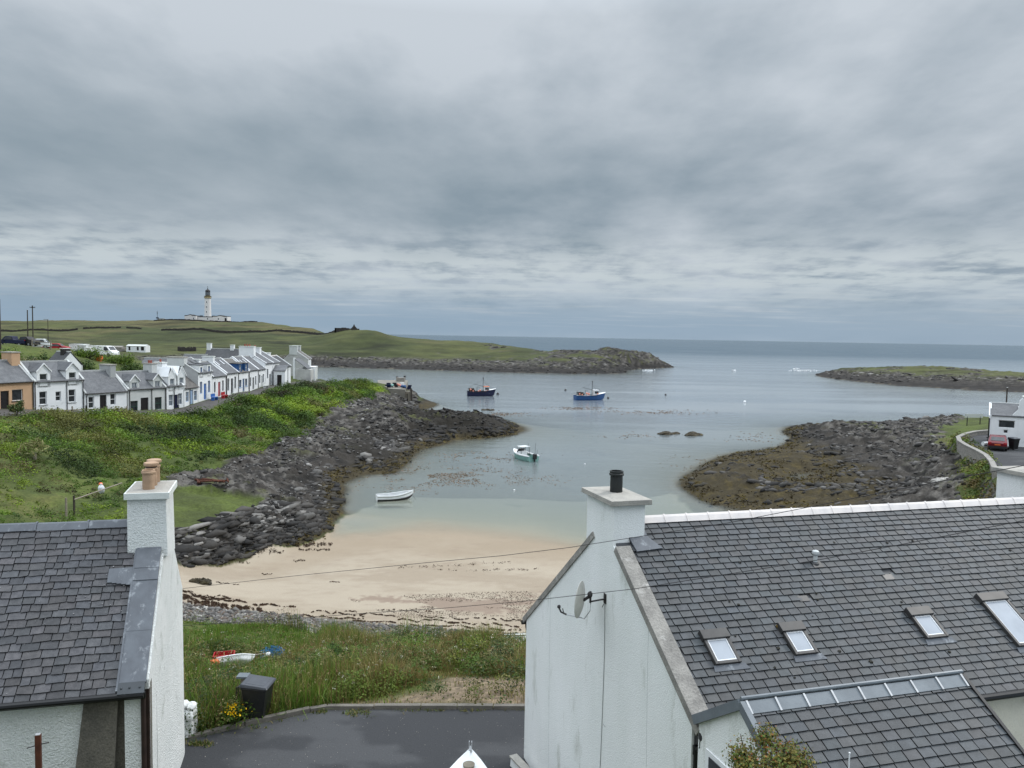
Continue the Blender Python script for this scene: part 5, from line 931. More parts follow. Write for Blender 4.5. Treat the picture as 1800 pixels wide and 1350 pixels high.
def barn(name, u0, u1, d, zb, eave, ridge, label, wall, roof, chim=(), depth=5, rot=0, gm=None, openings=(), cat='house', pots=0):
    """a small gabled building seen along its length"""
    (xa, ya), (xb, yb) = XD(u0, d), XD(u1, d); w = math.hypot(xb-xa, yb-ya); T = thing(name, (xa, ya, zb), label, cat, rot); hd = depth/2
    m = MB(); wall_cells(m, 0, w, -2.5, eave, [(x*w, z, ww, hh) for (x, z, ww, hh) in openings], .2); m.build('wall', MT[wall], T); MB().box(0, w, depth-.2, depth, -2.5, eave).build('rear_wall', MT[wall], T)
    for xx in (0, w-.25): MB().poly([(xx, 0.002, -2.5), (xx, depth-.2, -2.5), (xx, depth-.2, eave), (xx, hd, ridge-.05), (xx, .002, eave)], (.25, 0, 0)).build('gable_wall', MT[gm or wall], T)
    sl = (ridge-eave)/hd; m = MB(); m.slab([(-.05, -.2, eave-.2*sl), (w+.05, -.2, eave-.2*sl), (w+.05, hd, ridge), (-.05, hd, ridge)], (0, 0, .09)); m.slab([(w+.05, depth+.2, eave-.2*sl), (-.05, depth+.2, eave-.2*sl), (-.05, hd, ridge), (w+.05, hd, ridge)], (0, 0, .09)); m.build('roof', MT[roof], T)
    MB().box(0, w, hd-.12, hd+.12, ridge, ridge+.14).build('ridge', MT['palegrey'], T)
    for x, t, h, cm in chim:
        o = MB().box(x*w-t/2, x*w+t/2, hd-.5, hd+.5, ridge-.8, ridge+h).build('chimney', MT[cm], T); MB().box(x*w-t/2-.06, x*w+t/2+.06, hd-.56, hd+.56, ridge+h, ridge+h+.1).build('cap', MT['capw'], o)
    for (x, z, ww, hh) in openings:
        if hh > 1.7: add_door(T, x*w, z, ww, hh, 'dark', .12)
        else: add_window(T, x*w, z, ww, hh, y=.1)
    return T
barn('long_house', 356, 440, 172, 6.0, 3.2, 5.9, 'long dark slated house with two white chimneys behind the terrace', 'white', 'slate_dark', ((.035, .9, 1.2, 'white'), (.52, .8, .9, 'white')), 7, .06)
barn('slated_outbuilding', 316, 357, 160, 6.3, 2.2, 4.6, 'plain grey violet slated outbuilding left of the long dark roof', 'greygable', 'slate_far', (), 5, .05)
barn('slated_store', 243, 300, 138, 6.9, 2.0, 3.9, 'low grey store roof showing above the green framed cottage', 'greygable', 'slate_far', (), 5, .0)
barn('hillside_cottage', 79, 119, 106, 8.0, 2.9, 4.7, 'small dark roofed cottage with a black chimney stub behind the white dormer cottage', 'palegrey', 'slate_dark', ((.62, .7, .45, 'iron'),), 3.4, -.5, 'white')
barn('white_byre', 222, 256, 388, P(239, 616, d=388)[2], 2.2, 2.9, 'long white byre with three dark doorways on the green slope', 'white', 'palegrey', (), 5, 0, None, ((.12, 0, 1.0, 1.9), (.55, 0, 1.0, 1.9), (.76, 0, 1.6, 1.9)), 'byre')
barn('ruined_byre', 197, 214, 388, P(205, 616, d=388)[2], 1.6, 2.2, 'small grey ruin left of the long white byre', 'stone', 'stone', (), 4, 0, None, (), 'ruin')
# ---------------------------------------------------------------- lighthouse island
def lighthouse():
    d = 602; x, y = XD(366, d); zb = P(366, 563, d=d)[2]; px_ = d/FPX
    T = thing('lighthouse', (x, y, zb), 'tall white lighthouse tower with an ochre gallery band and a black lantern', 'lighthouse')
    r0, r1 = 5.9*px_, 5.0*px_; h = 38*px_
    m = MB(); m.lathe([(r0, -1), (r0*.98, h*.12), (r1*1.06, h*.6), (r1, h)], (0, 0, 0), 28); m.build('tower', MT['light_w'], T, smooth=True)
    m = MB(); m.lathe([(r1, h), (r1*1.22, h+.35), (r1*1.22, h+.8), (r1*1.0, h+.85), (r1*.98, h+2.1), (r1*.8, h+2.1)], (0, 0, 0), 28); m.build('gallery', MT['ochre'], T, smooth=True)
    m = MB()
    for k in range(20): a = 2*PI*k/20; m.tube([(r1*1.18*math.cos(a), r1*1.18*math.sin(a), h+.8), (r1*1.18*math.cos(a), r1*1.18*math.sin(a), h+1.8)], .05, 4)
    m.lathe([(r1*1.2, h+1.78), (r1*1.2, h+1.86), (r1*1.16, h+1.86), (r1*1.16, h+1.78)], (0, 0, 0), 24); m.build('railing', MT['iron'], T)
    hl = h+2.1; m = MB(); m.lathe([(r1*.72, hl), (r1*.72, hl+3.3)], (0, 0, 0), 20); m.build('lantern_glass', MT['glass_lt'], T)
    m = MB(); m.lathe([(r1*.30, hl+.3), (r1*.42, hl+1.4), (r1*.3, hl+2.6)], (0, 0, 0), 12); m.build('lens', MT['wframe'], T)
    m = MB()
    for k in range(10): a = 2*PI*k/10; m.tube([(r1*.74*math.cos(a), r1*.74*math.sin(a), hl), (r1*.74*math.cos(a), r1*.74*math.sin(a), hl+3.3)], .16, 4)
    m.lathe([(r1*.78, hl-.1), (r1*.78, hl+.5)], (0, 0, 0), 20); m.lathe([(r1*.84, hl+3.2), (r1*.84, hl+3.6), (r1*.7, hl+4.3), (r1*.35, hl+4.9), (.25, hl+5.1), (.22, hl+5.9), (.4, hl+6.1), (.05, hl+6.4)], (0, 0, 0), 20)
    m.tube([(0, 0, hl+6.2), (0, 0, hl+7.4)], .07, 5); m.box(-.6, .2, -.04, .04, hl+6.9, hl+7.15); m.build('lantern_dome', MT['iron'], T)
    for k in range(4):
        z = h*(.12+.225*k); rr = r0+(r1-r0)*(z/h); o = MB().box(-.45, .45, -rr-.12, -rr+.3, z, z+1.3).build('window', MT['wframe'], T); MB().box(-.33, .33, -rr-.14, -rr-.12, z+.1, z+1.2).build('pane', MT['glass'], o)
    xs, ys = XD(328, d-8); z2 = P(366, 564, d=d-8)[2]; w = 74*px_
    K = thing('keepers_building', (xs, ys, z2), 'low white flat roofed lighthouse buildings with dark parapet edges at the tower foot', 'building', -.01)
    def blk(x0, x1, y0, y1, h, nm='wing', hump=False):
        pts = [(x0, y0, -1.5), (x1, y0, -1.5), (x1, y0, h)]+([(x0+(x1-x0)*.75, y0, h+.1), (x0+(x1-x0)*.5, y0, h+.8), (x0+(x1-x0)*.25, y0, h+.1)] if hump else [])+[(x0, y0, h)]
        o = MB().poly(pts, (0, y1-y0, 0)).build(nm, MT['light_w'], K)
        m = MB(); top = [p_ for p_ in pts if p_[2] > 0]
        for a, b in zip(top[:-1], top[1:]): m.slab([(a[0], y0-.12, a[2]+.02), (a[0], y1+.1, a[2]+.02), (b[0], y1+.1, b[2]+.02), (b[0], y0-.12, b[2]+.02)], (0, 0, .45))
        m.build('parapet', MT['slate_dark'], o); return o
    a = blk(0, w*.26, -3, 4, 3.5, hump=True); b = blk(w*.262, w*.66, 0, 4, 2.9); c_ = blk(w*.662, w, -3, 4, 3.3, hump=True)
    for xx, yy, hh in ((.21, -3, 1.4), (.5, 0, 1.4), (.79, -3, 1.4)):
        o = MB().box(w*xx-.45, w*xx+.45, yy-.06, yy+.1, .9, .9+hh).build('window', MT['wframe'], K); MB().box(w*xx-.34, w*xx+.34, yy-.08, yy-.06, 1, .8+hh).build('pane', MT['glass'], o)
    MB().box(w*.96-.7, w*.96+.7, -3.08, -2.9, 0, 2.4).build('door', MT['dark'], K)
    for xx in (.33, .62): MB().box(w*xx-1, w*xx+1, 1.2, 2.6, 3.3, 4.1).build('chimney', MT['slate_dark'], K)
    # hut, mast and tanks to the left
    xh, yh = XD(278, d); zh = P(282, 565, d=d)[2]; U = thing('signal_hut', (xh, yh, zh), 'small pale hut on the skyline left of the lighthouse', 'hut')
    MB().box(0, 4.0, 0, 4, -1, 2.1).build('wall', MT['palegrey'], U); MB().box(-.2, 4.2, -.2, 4.2, 2.1, 2.35).build('roof', MT['greygable'], U); MB().box(1.2, 2.0, -.04, .1, 0, 1.7).build('door', MT['cream'], U)
    xm, ym = XD(277.5, d-3); U = thing('radio_mast', (xm, ym, zh), 'thin radio mast with a dark drum beside the skyline hut', 'mast')
    m = MB(); m.tube([(0, 0, -1), (0, 0, 7.5)], .13, 5); m.tube([(-.35, 0, 5.2), (-.35, 0, 7.9)], .06, 4); m.tube([(.3, 0, 6.0), (.3, 0, 8.2)], .05, 4); m.tube([(-.4, 0, 5.6), (.4, 0, 6.2)], .05, 4); m.build('pole', MT['iron'], U); MB().box(-.9, .9, -.5, .5, 2.2, 3.1).build('drum', MT['navy'], U)
    for i, u in enumerate((291.5, 296, 300)):
        xt, yt = XD(u, d); U = thing('water_tank', (xt, yt, zh), 'dark round tank on the skyline between the hut and the lighthouse', 'tank', group='three dark tanks on the skyline'); MB().lathe([(.95, -.5), (.95, 1.0), (.7, 1.25)], (0, 0, 0), 12).build('drum', MT['iron'], U); MB().lathe([(.97, .2), (.97, .35)], (0, 0, 0), 12).build('band', MT['slate_dark'], U)
    # roofless chapel on the green knoll
    xc, yc = XD(588, 462); zc = P(600, 580, d=462)[2]; U = thing('ruined_chapel', (xc, yc, zc), 'roofless dark stone chapel with one pointed gable on the green knoll', 'ruin')
    L_ = 40*462/FPX; m = MB(); m.box(0, L_*.62, 0, .8, -2, 1.2); m.box(L_*.3, L_*.5, 0, .8, 1.2, 1.45); m.box(0, .8, 0, 6, -2, 1.15); m.box(L_*.0, L_, 5.4, 6, -2, 1.0); m.build('wall', MT['stone_far'], U)
    m = MB(); m.poly([(L_*.74, -1, -2), (L_, -1, -2), (L_, -1, .9), (L_*.9, -1, 2.4), (L_*.86, -1, 3.6), (L_*.82, -1, 2.3), (L_*.74, -1, 1.1)], (0, 1.0, 0)); m.build('gable', MT['stone_far'], U)
    # field walls
    def dyke(pts, h, label):
        q = [P(u, v, d=dd) for (u, v, dd) in pts]; cx = np.mean([[a[0], a[1], gz(a[0], a[1])] for a in q], 0); U = thing('field_wall', cx, label, 'stone wall'); m = MB()
        for a, b in zip(q[:-1], q[1:]):
            n_ = 22
            for k in range(n_):
                s0, s1_ = a+(b-a)*k/n_, a+(b-a)*(k+1)/n_; z0, z1 = gz(s0[0], s0[1]), gz(s1_[0], s1_[1]); h0, h1 = h*random.uniform(.8, 1.15), h*random.uniform(.8, 1.15)
                m.hexa([(s0[0], s0[1], z0-1.5), (s1_[0], s1_[1], z1-1.5), (s1_[0], s1_[1]+.8, z1-1.5), (s0[0], s0[1]+.8, z0-1.5)], [(s0[0], s0[1], z0+h0), (s1_[0], s1_[1], z1+h1), (s1_[0], s1_[1]+.8, z1+h1), (s0[0], s0[1]+.8, z0+h0)])
        m.build('stonework', MT['stone_far'], U, off=cx)
    dyke([(-20, 578, 520), (60, 577, 520), (136, 577, 520)], 1.3, 'broken dark field wall at the far left of the island slope')
    dyke([(146, 577, 522), (212, 577, 522)], 1.2, 'short dark field wall in the middle of the island slope')
    dyke([(222, 577.5, 523), (248, 577.5, 523)], 1.0, 'crumbling stub of field wall between two longer walls')
    dyke([(283, 579.5, 520), (360, 579.5, 515), (450, 579.5, 510), (540, 579.5, 500), (600, 580.5, 470)], 1.35, 'long dark field wall below the lighthouse')
    dyke([(270, 563.8, 585), (350, 563.6, 588), (452, 567, 580)], .9, 'dark boundary wall on the skyline in front of the lighthouse')
    dyke([(312, 613, 405), (344, 612.5, 405)], 2.3, 'black heap of broken walling above the slated outbuilding')
MT['stone_far'] = M('dark_field_stone', (.062, .055, .05), (.035, .032, .03), .8, .95, .6, 2, fine=.3)
MT['light_w'] = M('lighthouse_white', (.72, .70, .68), (.66, .64, .63), .2, .9); MT['ochre'] = M('ochre_stone', (.42, .35, .20), (.36, .30, .17), .4, .9)
lighthouse()

# ---------------------------------------------------------------- boats
def hull(L, B, H, draft, sheer=.35, stern=.8, n=18, rocker=.1, flare=.75):
    """a lofted hull: bow at +x; returns outer sections (gunwale to keel, one side) and half beams"""
    secs = []
    for i in range(n+1):
        t = i/n; x = -L/2+L*t; b = B/2*(stern+(1-stern)*math.sin(min(t/.5, 1)*PI/2)) if t < .5 else B/2*max(0, 1-((t-.5)/.5)**2.3)
        zs = H*(1+sheer*max(0, (t-.25)/.75)**2.0+.08*(1-t)**2); zk = -draft+(draft+H*.35)*max(0, (t-.8)/.2)**2.2
        row = []
        for k in range(7):
            s = k/6; zz = zs+(zk-zs)*s; bb = b*(1-(1-flare)*s) if s < .6 else b*(1-(1-flare)*.6)*math.sqrt(max(0, 1-((s-.6)/.4)**2))
            row.append((x+.10*L*max(0, t-.85)/.15*(1-s)*.5, bb, zz))
        secs.append(row)
    return secs
def hull_mesh(secs):
    m = MB(); n = len(secs); K = len(secs[0]); vs = []; fs = []
    for sgn in (1, -1):
        for r in secs: vs += [(x, sgn*b, z) for x, b, z in r]
    for sgn in (0, 1):
        o = sgn*n*K
        for i in range(n-1):
            for k in range(K-1):
                f = (o+i*K+k, o+(i+1)*K+k, o+(i+1)*K+k+1, o+i*K+k+1); fs.append(f if sgn else f[::-1])
    fs.append(tuple(list(range(K))+[n*K+k for k in range(K-1, -1, -1)]))
    return m.add(vs, fs)
def deck_mesh(secs, drop, inset=.06, i0=0, i1=None):
    m = MB(); rows = secs[i0:i1]
    vs = []; 
    for r in rows: x, b, z = r[0]; bb = max(b-inset, .004); vs += [(x, bb, z-drop), (x, -bb, z-drop)]
    return m.add(vs, [(2*i, 2*i+1, 2*i+3, 2*i+2) for i in range(len(rows)-1)])
def rail_mesh(secs, w, h):
    m = MB()
    for sgn in (1, -1):
        for a, b in zip(secs[:-1], secs[1:]):
            (x0, b0, z0), (x1, b1, z1) = a[0], b[0]; q = [(x0, sgn*(b0+w*.4), z0), (x1, sgn*(b1+w*.4), z1), (x1, sgn*max(b1-w, 0), z1), (x0, sgn*max(b0-w, 0), z0)]; m.slab(q, (0, 0, h))
    return m
def fishing_boat(u, v, L, rz, label, hullm, name, deep):
    w0 = P(u, v, z=0); T = thing(name, (w0[0], w0[1], 0), label, 'fishing boat', rz, 'fishing boats moored in the bay')
    secs = hull(L, L*.34, 1.15, .5, .55, .85); hull_mesh(secs).build('hull', MT[hullm], T, smooth=True)
    deck_mesh(secs, .45, .1).build('deck', MT['wood'], T); rail_mesh(secs, .1, .08).build('gunwale', MT['boatw' if deep else 'navy'], T)
    for sg in (1, -1): pass
    # white whaleback at the bow
    m = MB(); n = len(secs); rows = secs[int(n*.76):]; vs = []
    for r in rows: x, b, z = r[0]; vs += [(x, b+.01, z+.02), (x, 0, z+.28), (x, -b-.01, z+.02)]
    fs = []; 
    for i in range(len(rows)-1): fs += [(3*i, 3*i+1, 3*i+4, 3*i+3), (3*i+1, 3*i+2, 3*i+5, 3*i+4)]
    fs.append((0, 2, 1)); m.add(vs, fs).build('foredeck', MT['boatw'], T, smooth=True)
    x0 = L*.12; z0 = .75
    o = MB().hexa([(x0, -.75, z0), (x0+1.5, -.7, z0), (x0+1.5, .7, z0), (x0, .75, z0)], [(x0+.05, -.72, z0+1.75), (x0+1.25, -.66, z0+1.75), (x0+1.25, .66, z0+1.75), (x0+.05, .72, z0+1.75)]).build('wheelhouse', MT['boatw'], T)
    for q in ((x0+.2, .5), (x0+.75, .45)): MB().box(q[0], q[0]+q[1], -.79, -.71, z0+.95, z0+1.5).build('window', MT['glass'], o)
    MB().box(x0-.15, x0+1.4, -.85, .85, z0+1.752, z0+1.83).build('roof', MT['wframe' if deep else 'orangep'], o)
    mx = x0-.25; m = MB(); m.tube([(mx, 0, z0), (mx, 0, 5.0 if not deep else 4.6)], [.09, .05], 6); m.tube([(mx, -.5, 4.0), (mx, .5, 4.0)], .03, 4); m.tube([(mx, 0, 2.6), (mx-2.6, 0, 3.2)], .05, 5)
    m.blob((mx, 0, 4.75), .17, 8, 6); m.build('mast', MT['iron'], T)
    m = MB(); m.tube([(mx, 0, 4.4), (L*.46, 0, 1.7)], .018, 4); m.tube([(mx, 0, 4.4), (-L*.45, 0, 2.2)], .018, 4); m.tube([(mx, 0, 3.8), (x0+1.3, .5, 2.6)], .018, 4); m.build('rigging', MT['iron'], T)
    m = MB(); xs = -L*.40
    for yy in (-.8, .8): m.tube([(xs, yy, .7), (xs, yy, 2.0), (xs+1.1, yy, 2.0)], .06, 5)
    m.tube([(xs, -.8, 2.0), (xs, .8, 2.0)], .06, 5); m.tube([(xs+1.7, -.3, .7), (xs+1.9, -.4, 2.5), (xs+2.5, -.4, 2.3)], .06, 5); m.build('gantry', MT['iron'], T)
    rn = random.Random(int(u)); cr = MB(); fl = MB()
    for k in range(14): cx, cy, cz = xs+rn.uniform(-.2, 1.2), rn.uniform(-.8, .8), .95+rn.choice([0, .38, .74]); cr.box(cx-.3, cx+.3, cy-.22, cy+.22, cz, cz+.34)
    cr.split('creel', MT['wood_dk'], T)
    for k in range(9): fl.blob((xs+rn.choice([.1, .8, 2.2, 2.6, x0-xs+.3, x0-xs+.9]), rn.choice([-1.0, -.9, -.6]), rn.uniform(1.1, 1.9)), rn.uniform(.16, .26), 8, 6)
    fl.split('float', MT['pink'], T)
    m = MB(); m.slab([(-L*.44, -1.3, 1.12), (L*.2, -1.48, 1.18), (L*.2, -1.46, 1.30), (-L*.44, -1.28, 1.24)], (0, .03, 0)); m.build('rubbing_strake', MT['iron'], T)
    return T
fishing_boat(845, 696, 7.2, math.radians(8), 'dark navy fishing boat with orange floats and a tall single mast, nearer the quay', 'navy', 'fishing_boat', False)
fishing_boat(1036, 703, 8.0, math.radians(16), 'blue fishing boat with a stack of creels astern and a white foredeck', 'blue_dk', 'fishing_boat', True)
def motorboat():
    w0 = P(921, 807, z=0); rz = math.radians(122); T = thing('motorboat', (w0[0], w0[1], 0), 'pale green and white motorboat with a canopy frame and an outboard', 'motorboat', rz)
    secs = hull(4.6, 1.9, .62, .25, .5, .9); hull_mesh(secs).build('hull', MT['green'], T, smooth=True); rail_mesh(secs, .16, .12).build('gunwale', MT['boatw'], T); deck_mesh(secs, .35, .1).build('deck', MT['greygable'], T)
    n = len(secs); rows = secs[int(n*.62):]; vs = []; fs = []
    for r in rows: x, b, z = r[0]; vs += [(x, b, z+.09), (x, 0, z+.2), (x, -b, z+.09)]
    for i in range(len(rows)-1): fs += [(3*i, 3*i+1, 3*i+4, 3*i+3), (3*i+1, 3*i+2, 3*i+5, 3*i+4)]
    MB().add(vs, fs).build('foredeck', MT['boatw'], T)
    o = MB().hexa([(.15, -.65, .3), (.9, -.6, .5), (.9, .6, .5), (.15, .65, .3)], [(.2, -.6, 1.0), (.6, -.52, 1.0), (.6, .52, 1.0), (.2, .6, 1.0)]).build('console', MT['boatw'], T); MB().slab([(.93, -.55, .72), (.93, .55, .72), (.63, .5, 1.35), (.63, -.5, 1.35)], (-.03, 0, 0)).build('windscreen', MT['glass'], o)
    MB().slab([(-.35, -.7, 1.62), (.75, -.65, 1.62), (.75, .65, 1.62), (-.35, .7, 1.62)], (0, 0, .07)).build('canopy', MT['boatw'], T)
    m = MB()
    for yy in (-.65, .65): m.tube([(.7, yy, .6), (.7, yy, 1.62)], .03, 5); m.tube([(-.3, yy, .5), (-.3, yy, 1.62)], .03, 5)
    m.build('frame', MT['iron'], T)
    m = MB(); m.hexa([(-2.75, -.2, .35), (-2.3, -.2, .35), (-2.3, .2, .35), (-2.75, .2, .35)], [(-2.8, -.17, 1.0), (-2.35, -.2, 1.05), (-2.35, .2, 1.05), (-2.8, .17, 1.0)]); m.box(-2.6, -2.42, -.07, .07, -.4, .36); m.build('outboard', MT['black'], T, bevel=.03)
    m = MB(); m.tube([(-2.0, .7, .6), (-2.1, .75, 2.4)], .018, 4); m.tube([(-1.4, -.8, .6), (-1.45, -.8, 2.2)], .018, 4); m.tube([(-2.1, -.6, .6), (-2.15, -.62, 1.5)], .022, 4); m.split('rod', MT['iron'], T)
motorboat()
def rowing_boat():
    w0 = P(693, 879, z=0); T = thing('rowing_boat', (w0[0], w0[1], 0), 'open white rowing boat afloat close to the beach', 'rowing boat', math.radians(20))
    secs = hull(3.4, 1.4, .50, .10, .75, .72, 20); hull_mesh(secs).build('hull', MT['boatw'], T, smooth=True); rail_mesh(secs, .09, .035).build('gunwale', MT['boatw'], T)
    deck_mesh(secs, .36, .05, 1).build('bottom_boards', MT['slate_far'], T)
    m = MB()
    for sg in (1, -1):
        for a, b in zip(secs[:-1], secs[1:]):
            [m.add([(p_[0], sg*(p_[1]+.014), p_[2]) for p_ in (a[k], b[k], b[k+1], a[k+1])], [(0, 1, 2, 3)]) for k in (3, 4)]
    m.build('hull_shade_band', MT['iron'], T)  # dark band painting the shading of the lower hull at the waterline
    m = MB()
    for sgn in (1, -1):
        for a, b in zip(secs[:-1], secs[1:]):
            (x0, b0, z0), (x1, b1, z1) = a[0], b[0]; q = [(x0, sgn*max(b0-.07, 0), z0), (x1, sgn*max(b1-.07, 0), z1), (x1, sgn*max(b1-.10, 0), z1-.3), (x0, sgn*max(b0-.1, 0), z0-.3)]; m.add(q, [(0, 1, 2, 3)])
    m.build('lining', MT['boatw'], T)
    for x in (-1.35, -.35, .55): MB().box(x-.13, x+.13, -.52, .52, .26, .30).build('thwart', MT['boatw'], T)
    m = MB()
    for a, b in zip(secs[:-2], secs[1:-1]): (x0, b0, z0), (x1, b1, z1) = a[1], b[1]; m.slab([(x0, -b0-.012, z0), (x1, -b1-.012, z1), (x1, -b1-.012, z1+.03), (x0, -b0-.012, z0+.03)], (0, .02, 0))
    m.build('rubbing_strake', MT['wood_dk'], T)
    m = MB(); m.tube([(1.72, 0, .5), (2.0, .05, .1), (2.15, .05, -.1)], .012, 5); m.build('mooring_rope', MT['iron'], T)
rowing_boat()
def buoy(u, v, r, mat, label, grp=None):
    w0 = P(u, v, z=0); T = thing('buoy', (w0[0], w0[1], 0), label, 'buoy', 0, grp); MB().blob((0, 0, r*.35), r, 12, 8, (1, 1, 1), 0).build('float', MT[mat], T, smooth=True); MB().lathe([(.03, r*1.2), (.05, r*1.35), (.02, r*1.5)], (0, 0, 0), 8).build('eye', MT['iron'], T)
buoy(875, 693.5, .40, 'iron', 'black mooring buoy ahead of the navy fishing boat'); buoy(1069, 700.5, .32, 'iron', 'black mooring buoy ahead of the blue fishing boat'); buoy(994, 686.5, .34, 'iron', 'small dark buoy on open water between the two fishing boats'); buoy(1309, 707.5, .38, 'boatw', 'white buoy alone on open water toward the low right-hand island'); buoy(1170, 694.5, .28, 'iron', 'tiny dark buoy on open water right of the blue fishing boat')
buoy(904, 862, .10, 'boatw', 'tiny white buoy between the motorboat and the beach'); buoy(1028, 816, .10, 'boatw', 'tiny white buoy in the bay right of the motorboat'); buoy(1581, 739, .2, 'iron', 'small dark buoy behind the right-hand rocks')

# ---------------------------------------------------------------- quay
def quay():
    zt = 4.1; a = P(712, 684, z=zt); b0 = P(640, 671, z=zt); base = (a[0]-3, a[1]+6, zt)
    T = thing('stone_quay', base, 'weathered concrete and stone quay at the end of the green point', 'quay')
    o = lambda m, n, mt: m.build(n, MT[mt], T, off=base)
    pts = [P(684, 683, z=zt), P(712, 684.5, z=zt), P(717, 668.5, z=zt), P(664, 668, z=zt), P(664, 673, z=zt)]
    o(MB().poly([(p_[0], p_[1], -1.2) for p_ in pts], (0, 0, zt+1.2)), 'deck', 'concrete')
    q0, q1 = P(697, 670.5, z=zt), P(716, 669, z=zt); o(MB().box(q0[0], q1[0], q0[1]-.6, q0[1]+.6, zt, zt+1.0), 'parapet', 'stone')
    # dark timber landing with pale frame at the head
    e0, e1 = P(708.5, 686.5, z=zt-.5), P(726, 686, z=zt-.5); dd = e0[1]
    o(MB().box(e0[0], e1[0], dd-2.6, dd-.05, -1.2, zt-.55), 'landing', 'stone_dk')
    m = MB(); yf = dd-2.75; x0, x1 = e0[0]+.9, e1[0]-.25
    for (xa, xb, za, zb_) in ((x0, x1, zt-1.0, zt-.5), (x0, x1, .95, 1.25), (x0, x0+.22, -.2, zt-1.0), (x1-.22, x1, -.2, zt-1.0), (x0, x1, .0, .25)): m.box(xa, xb, yf, yf+.16, za, zb_)
    o(m, 'fender_frame', 'wood'); m = MB()
    for xx in (e1[0]-.05, e1[0]+.15): m.tube([(xx, dd-2.2, -.8), (xx, dd-2.2, zt+.2)], .12, 6)
    m.split('fender_pile', MT['wood_dk'], T, off=base)
    for u, v, nm in ((698, 668.5, 'left'), (711.5, 667, 'right')):
        w0 = P(u, v, z=zt+.1); B_ = thing('bollard', (w0[0], w0[1], zt), 'black iron bollard on the back edge of the quay', 'bollard', group='bollards on the quay'); MB().lathe([(.22, 0), (.2, .8), (.32, .85), (.32, 1.05), (.1, 1.12)], (0, 0, 0), 12).build('post', MT['iron'], B_, smooth=True); MB().lathe([(.34, 0), (.34, .08)], (0, 0, 0), 12).build('base', MT['iron'], B_)
    rn = random.Random(3)
    for u, v, mt, lb, cat in ((683, 679.5, 'navy', 'navy fish crate heap at the left of the quay gear', 'gear'), (687.5, 679, 'green', 'sea green net heap among the quay gear', 'gear'), (694, 679, 'black', 'black creel pile in the middle of the quay gear', 'gear'), (701, 678.5, 'pink', 'pale pink float heap on the quay', 'gear'), (707, 678.5, 'boatw', 'white fish box stack on the quay', 'gear'), (711, 680.5, 'blue_dk', 'deep blue net heap by the quay head', 'gear'), (720, 683, 'navy', 'navy rope coil on the timber landing', 'gear')):
        w0 = P(u, v+2, z=zt); zz = zt if u < 715 else zt-.55; w0 = P(u, v+2, z=zz); G = thing('fishing_gear', (w0[0], w0[1], zz), lb, cat, rn.uniform(-.3, .3), 'fishing gear heaped on the quay')
        m = MB()
        if mt in ('pink', 'green', 'blue_dk'):
            for k in range(9): m.blob((rn.uniform(-.45, .45), rn.uniform(-.4, .4), rn.uniform(.15, .6)), rn.uniform(.2, .32), 8, 6)
        else:
            for k in range(6): cx, cy, cz = rn.uniform(-.3, .3), rn.uniform(-.3, .3), .36*(k//2); m.box(cx-.35, cx+.35, cy-.25, cy+.25, cz, cz+.34)
        m.build('heap', MT[mt], G); MB().tube([(-.6, -.3, .05), (-.2, -.6, .05), (.4, -.55, .05)], .05, 5).build('rope_end', MT['wood'], G)
quay()

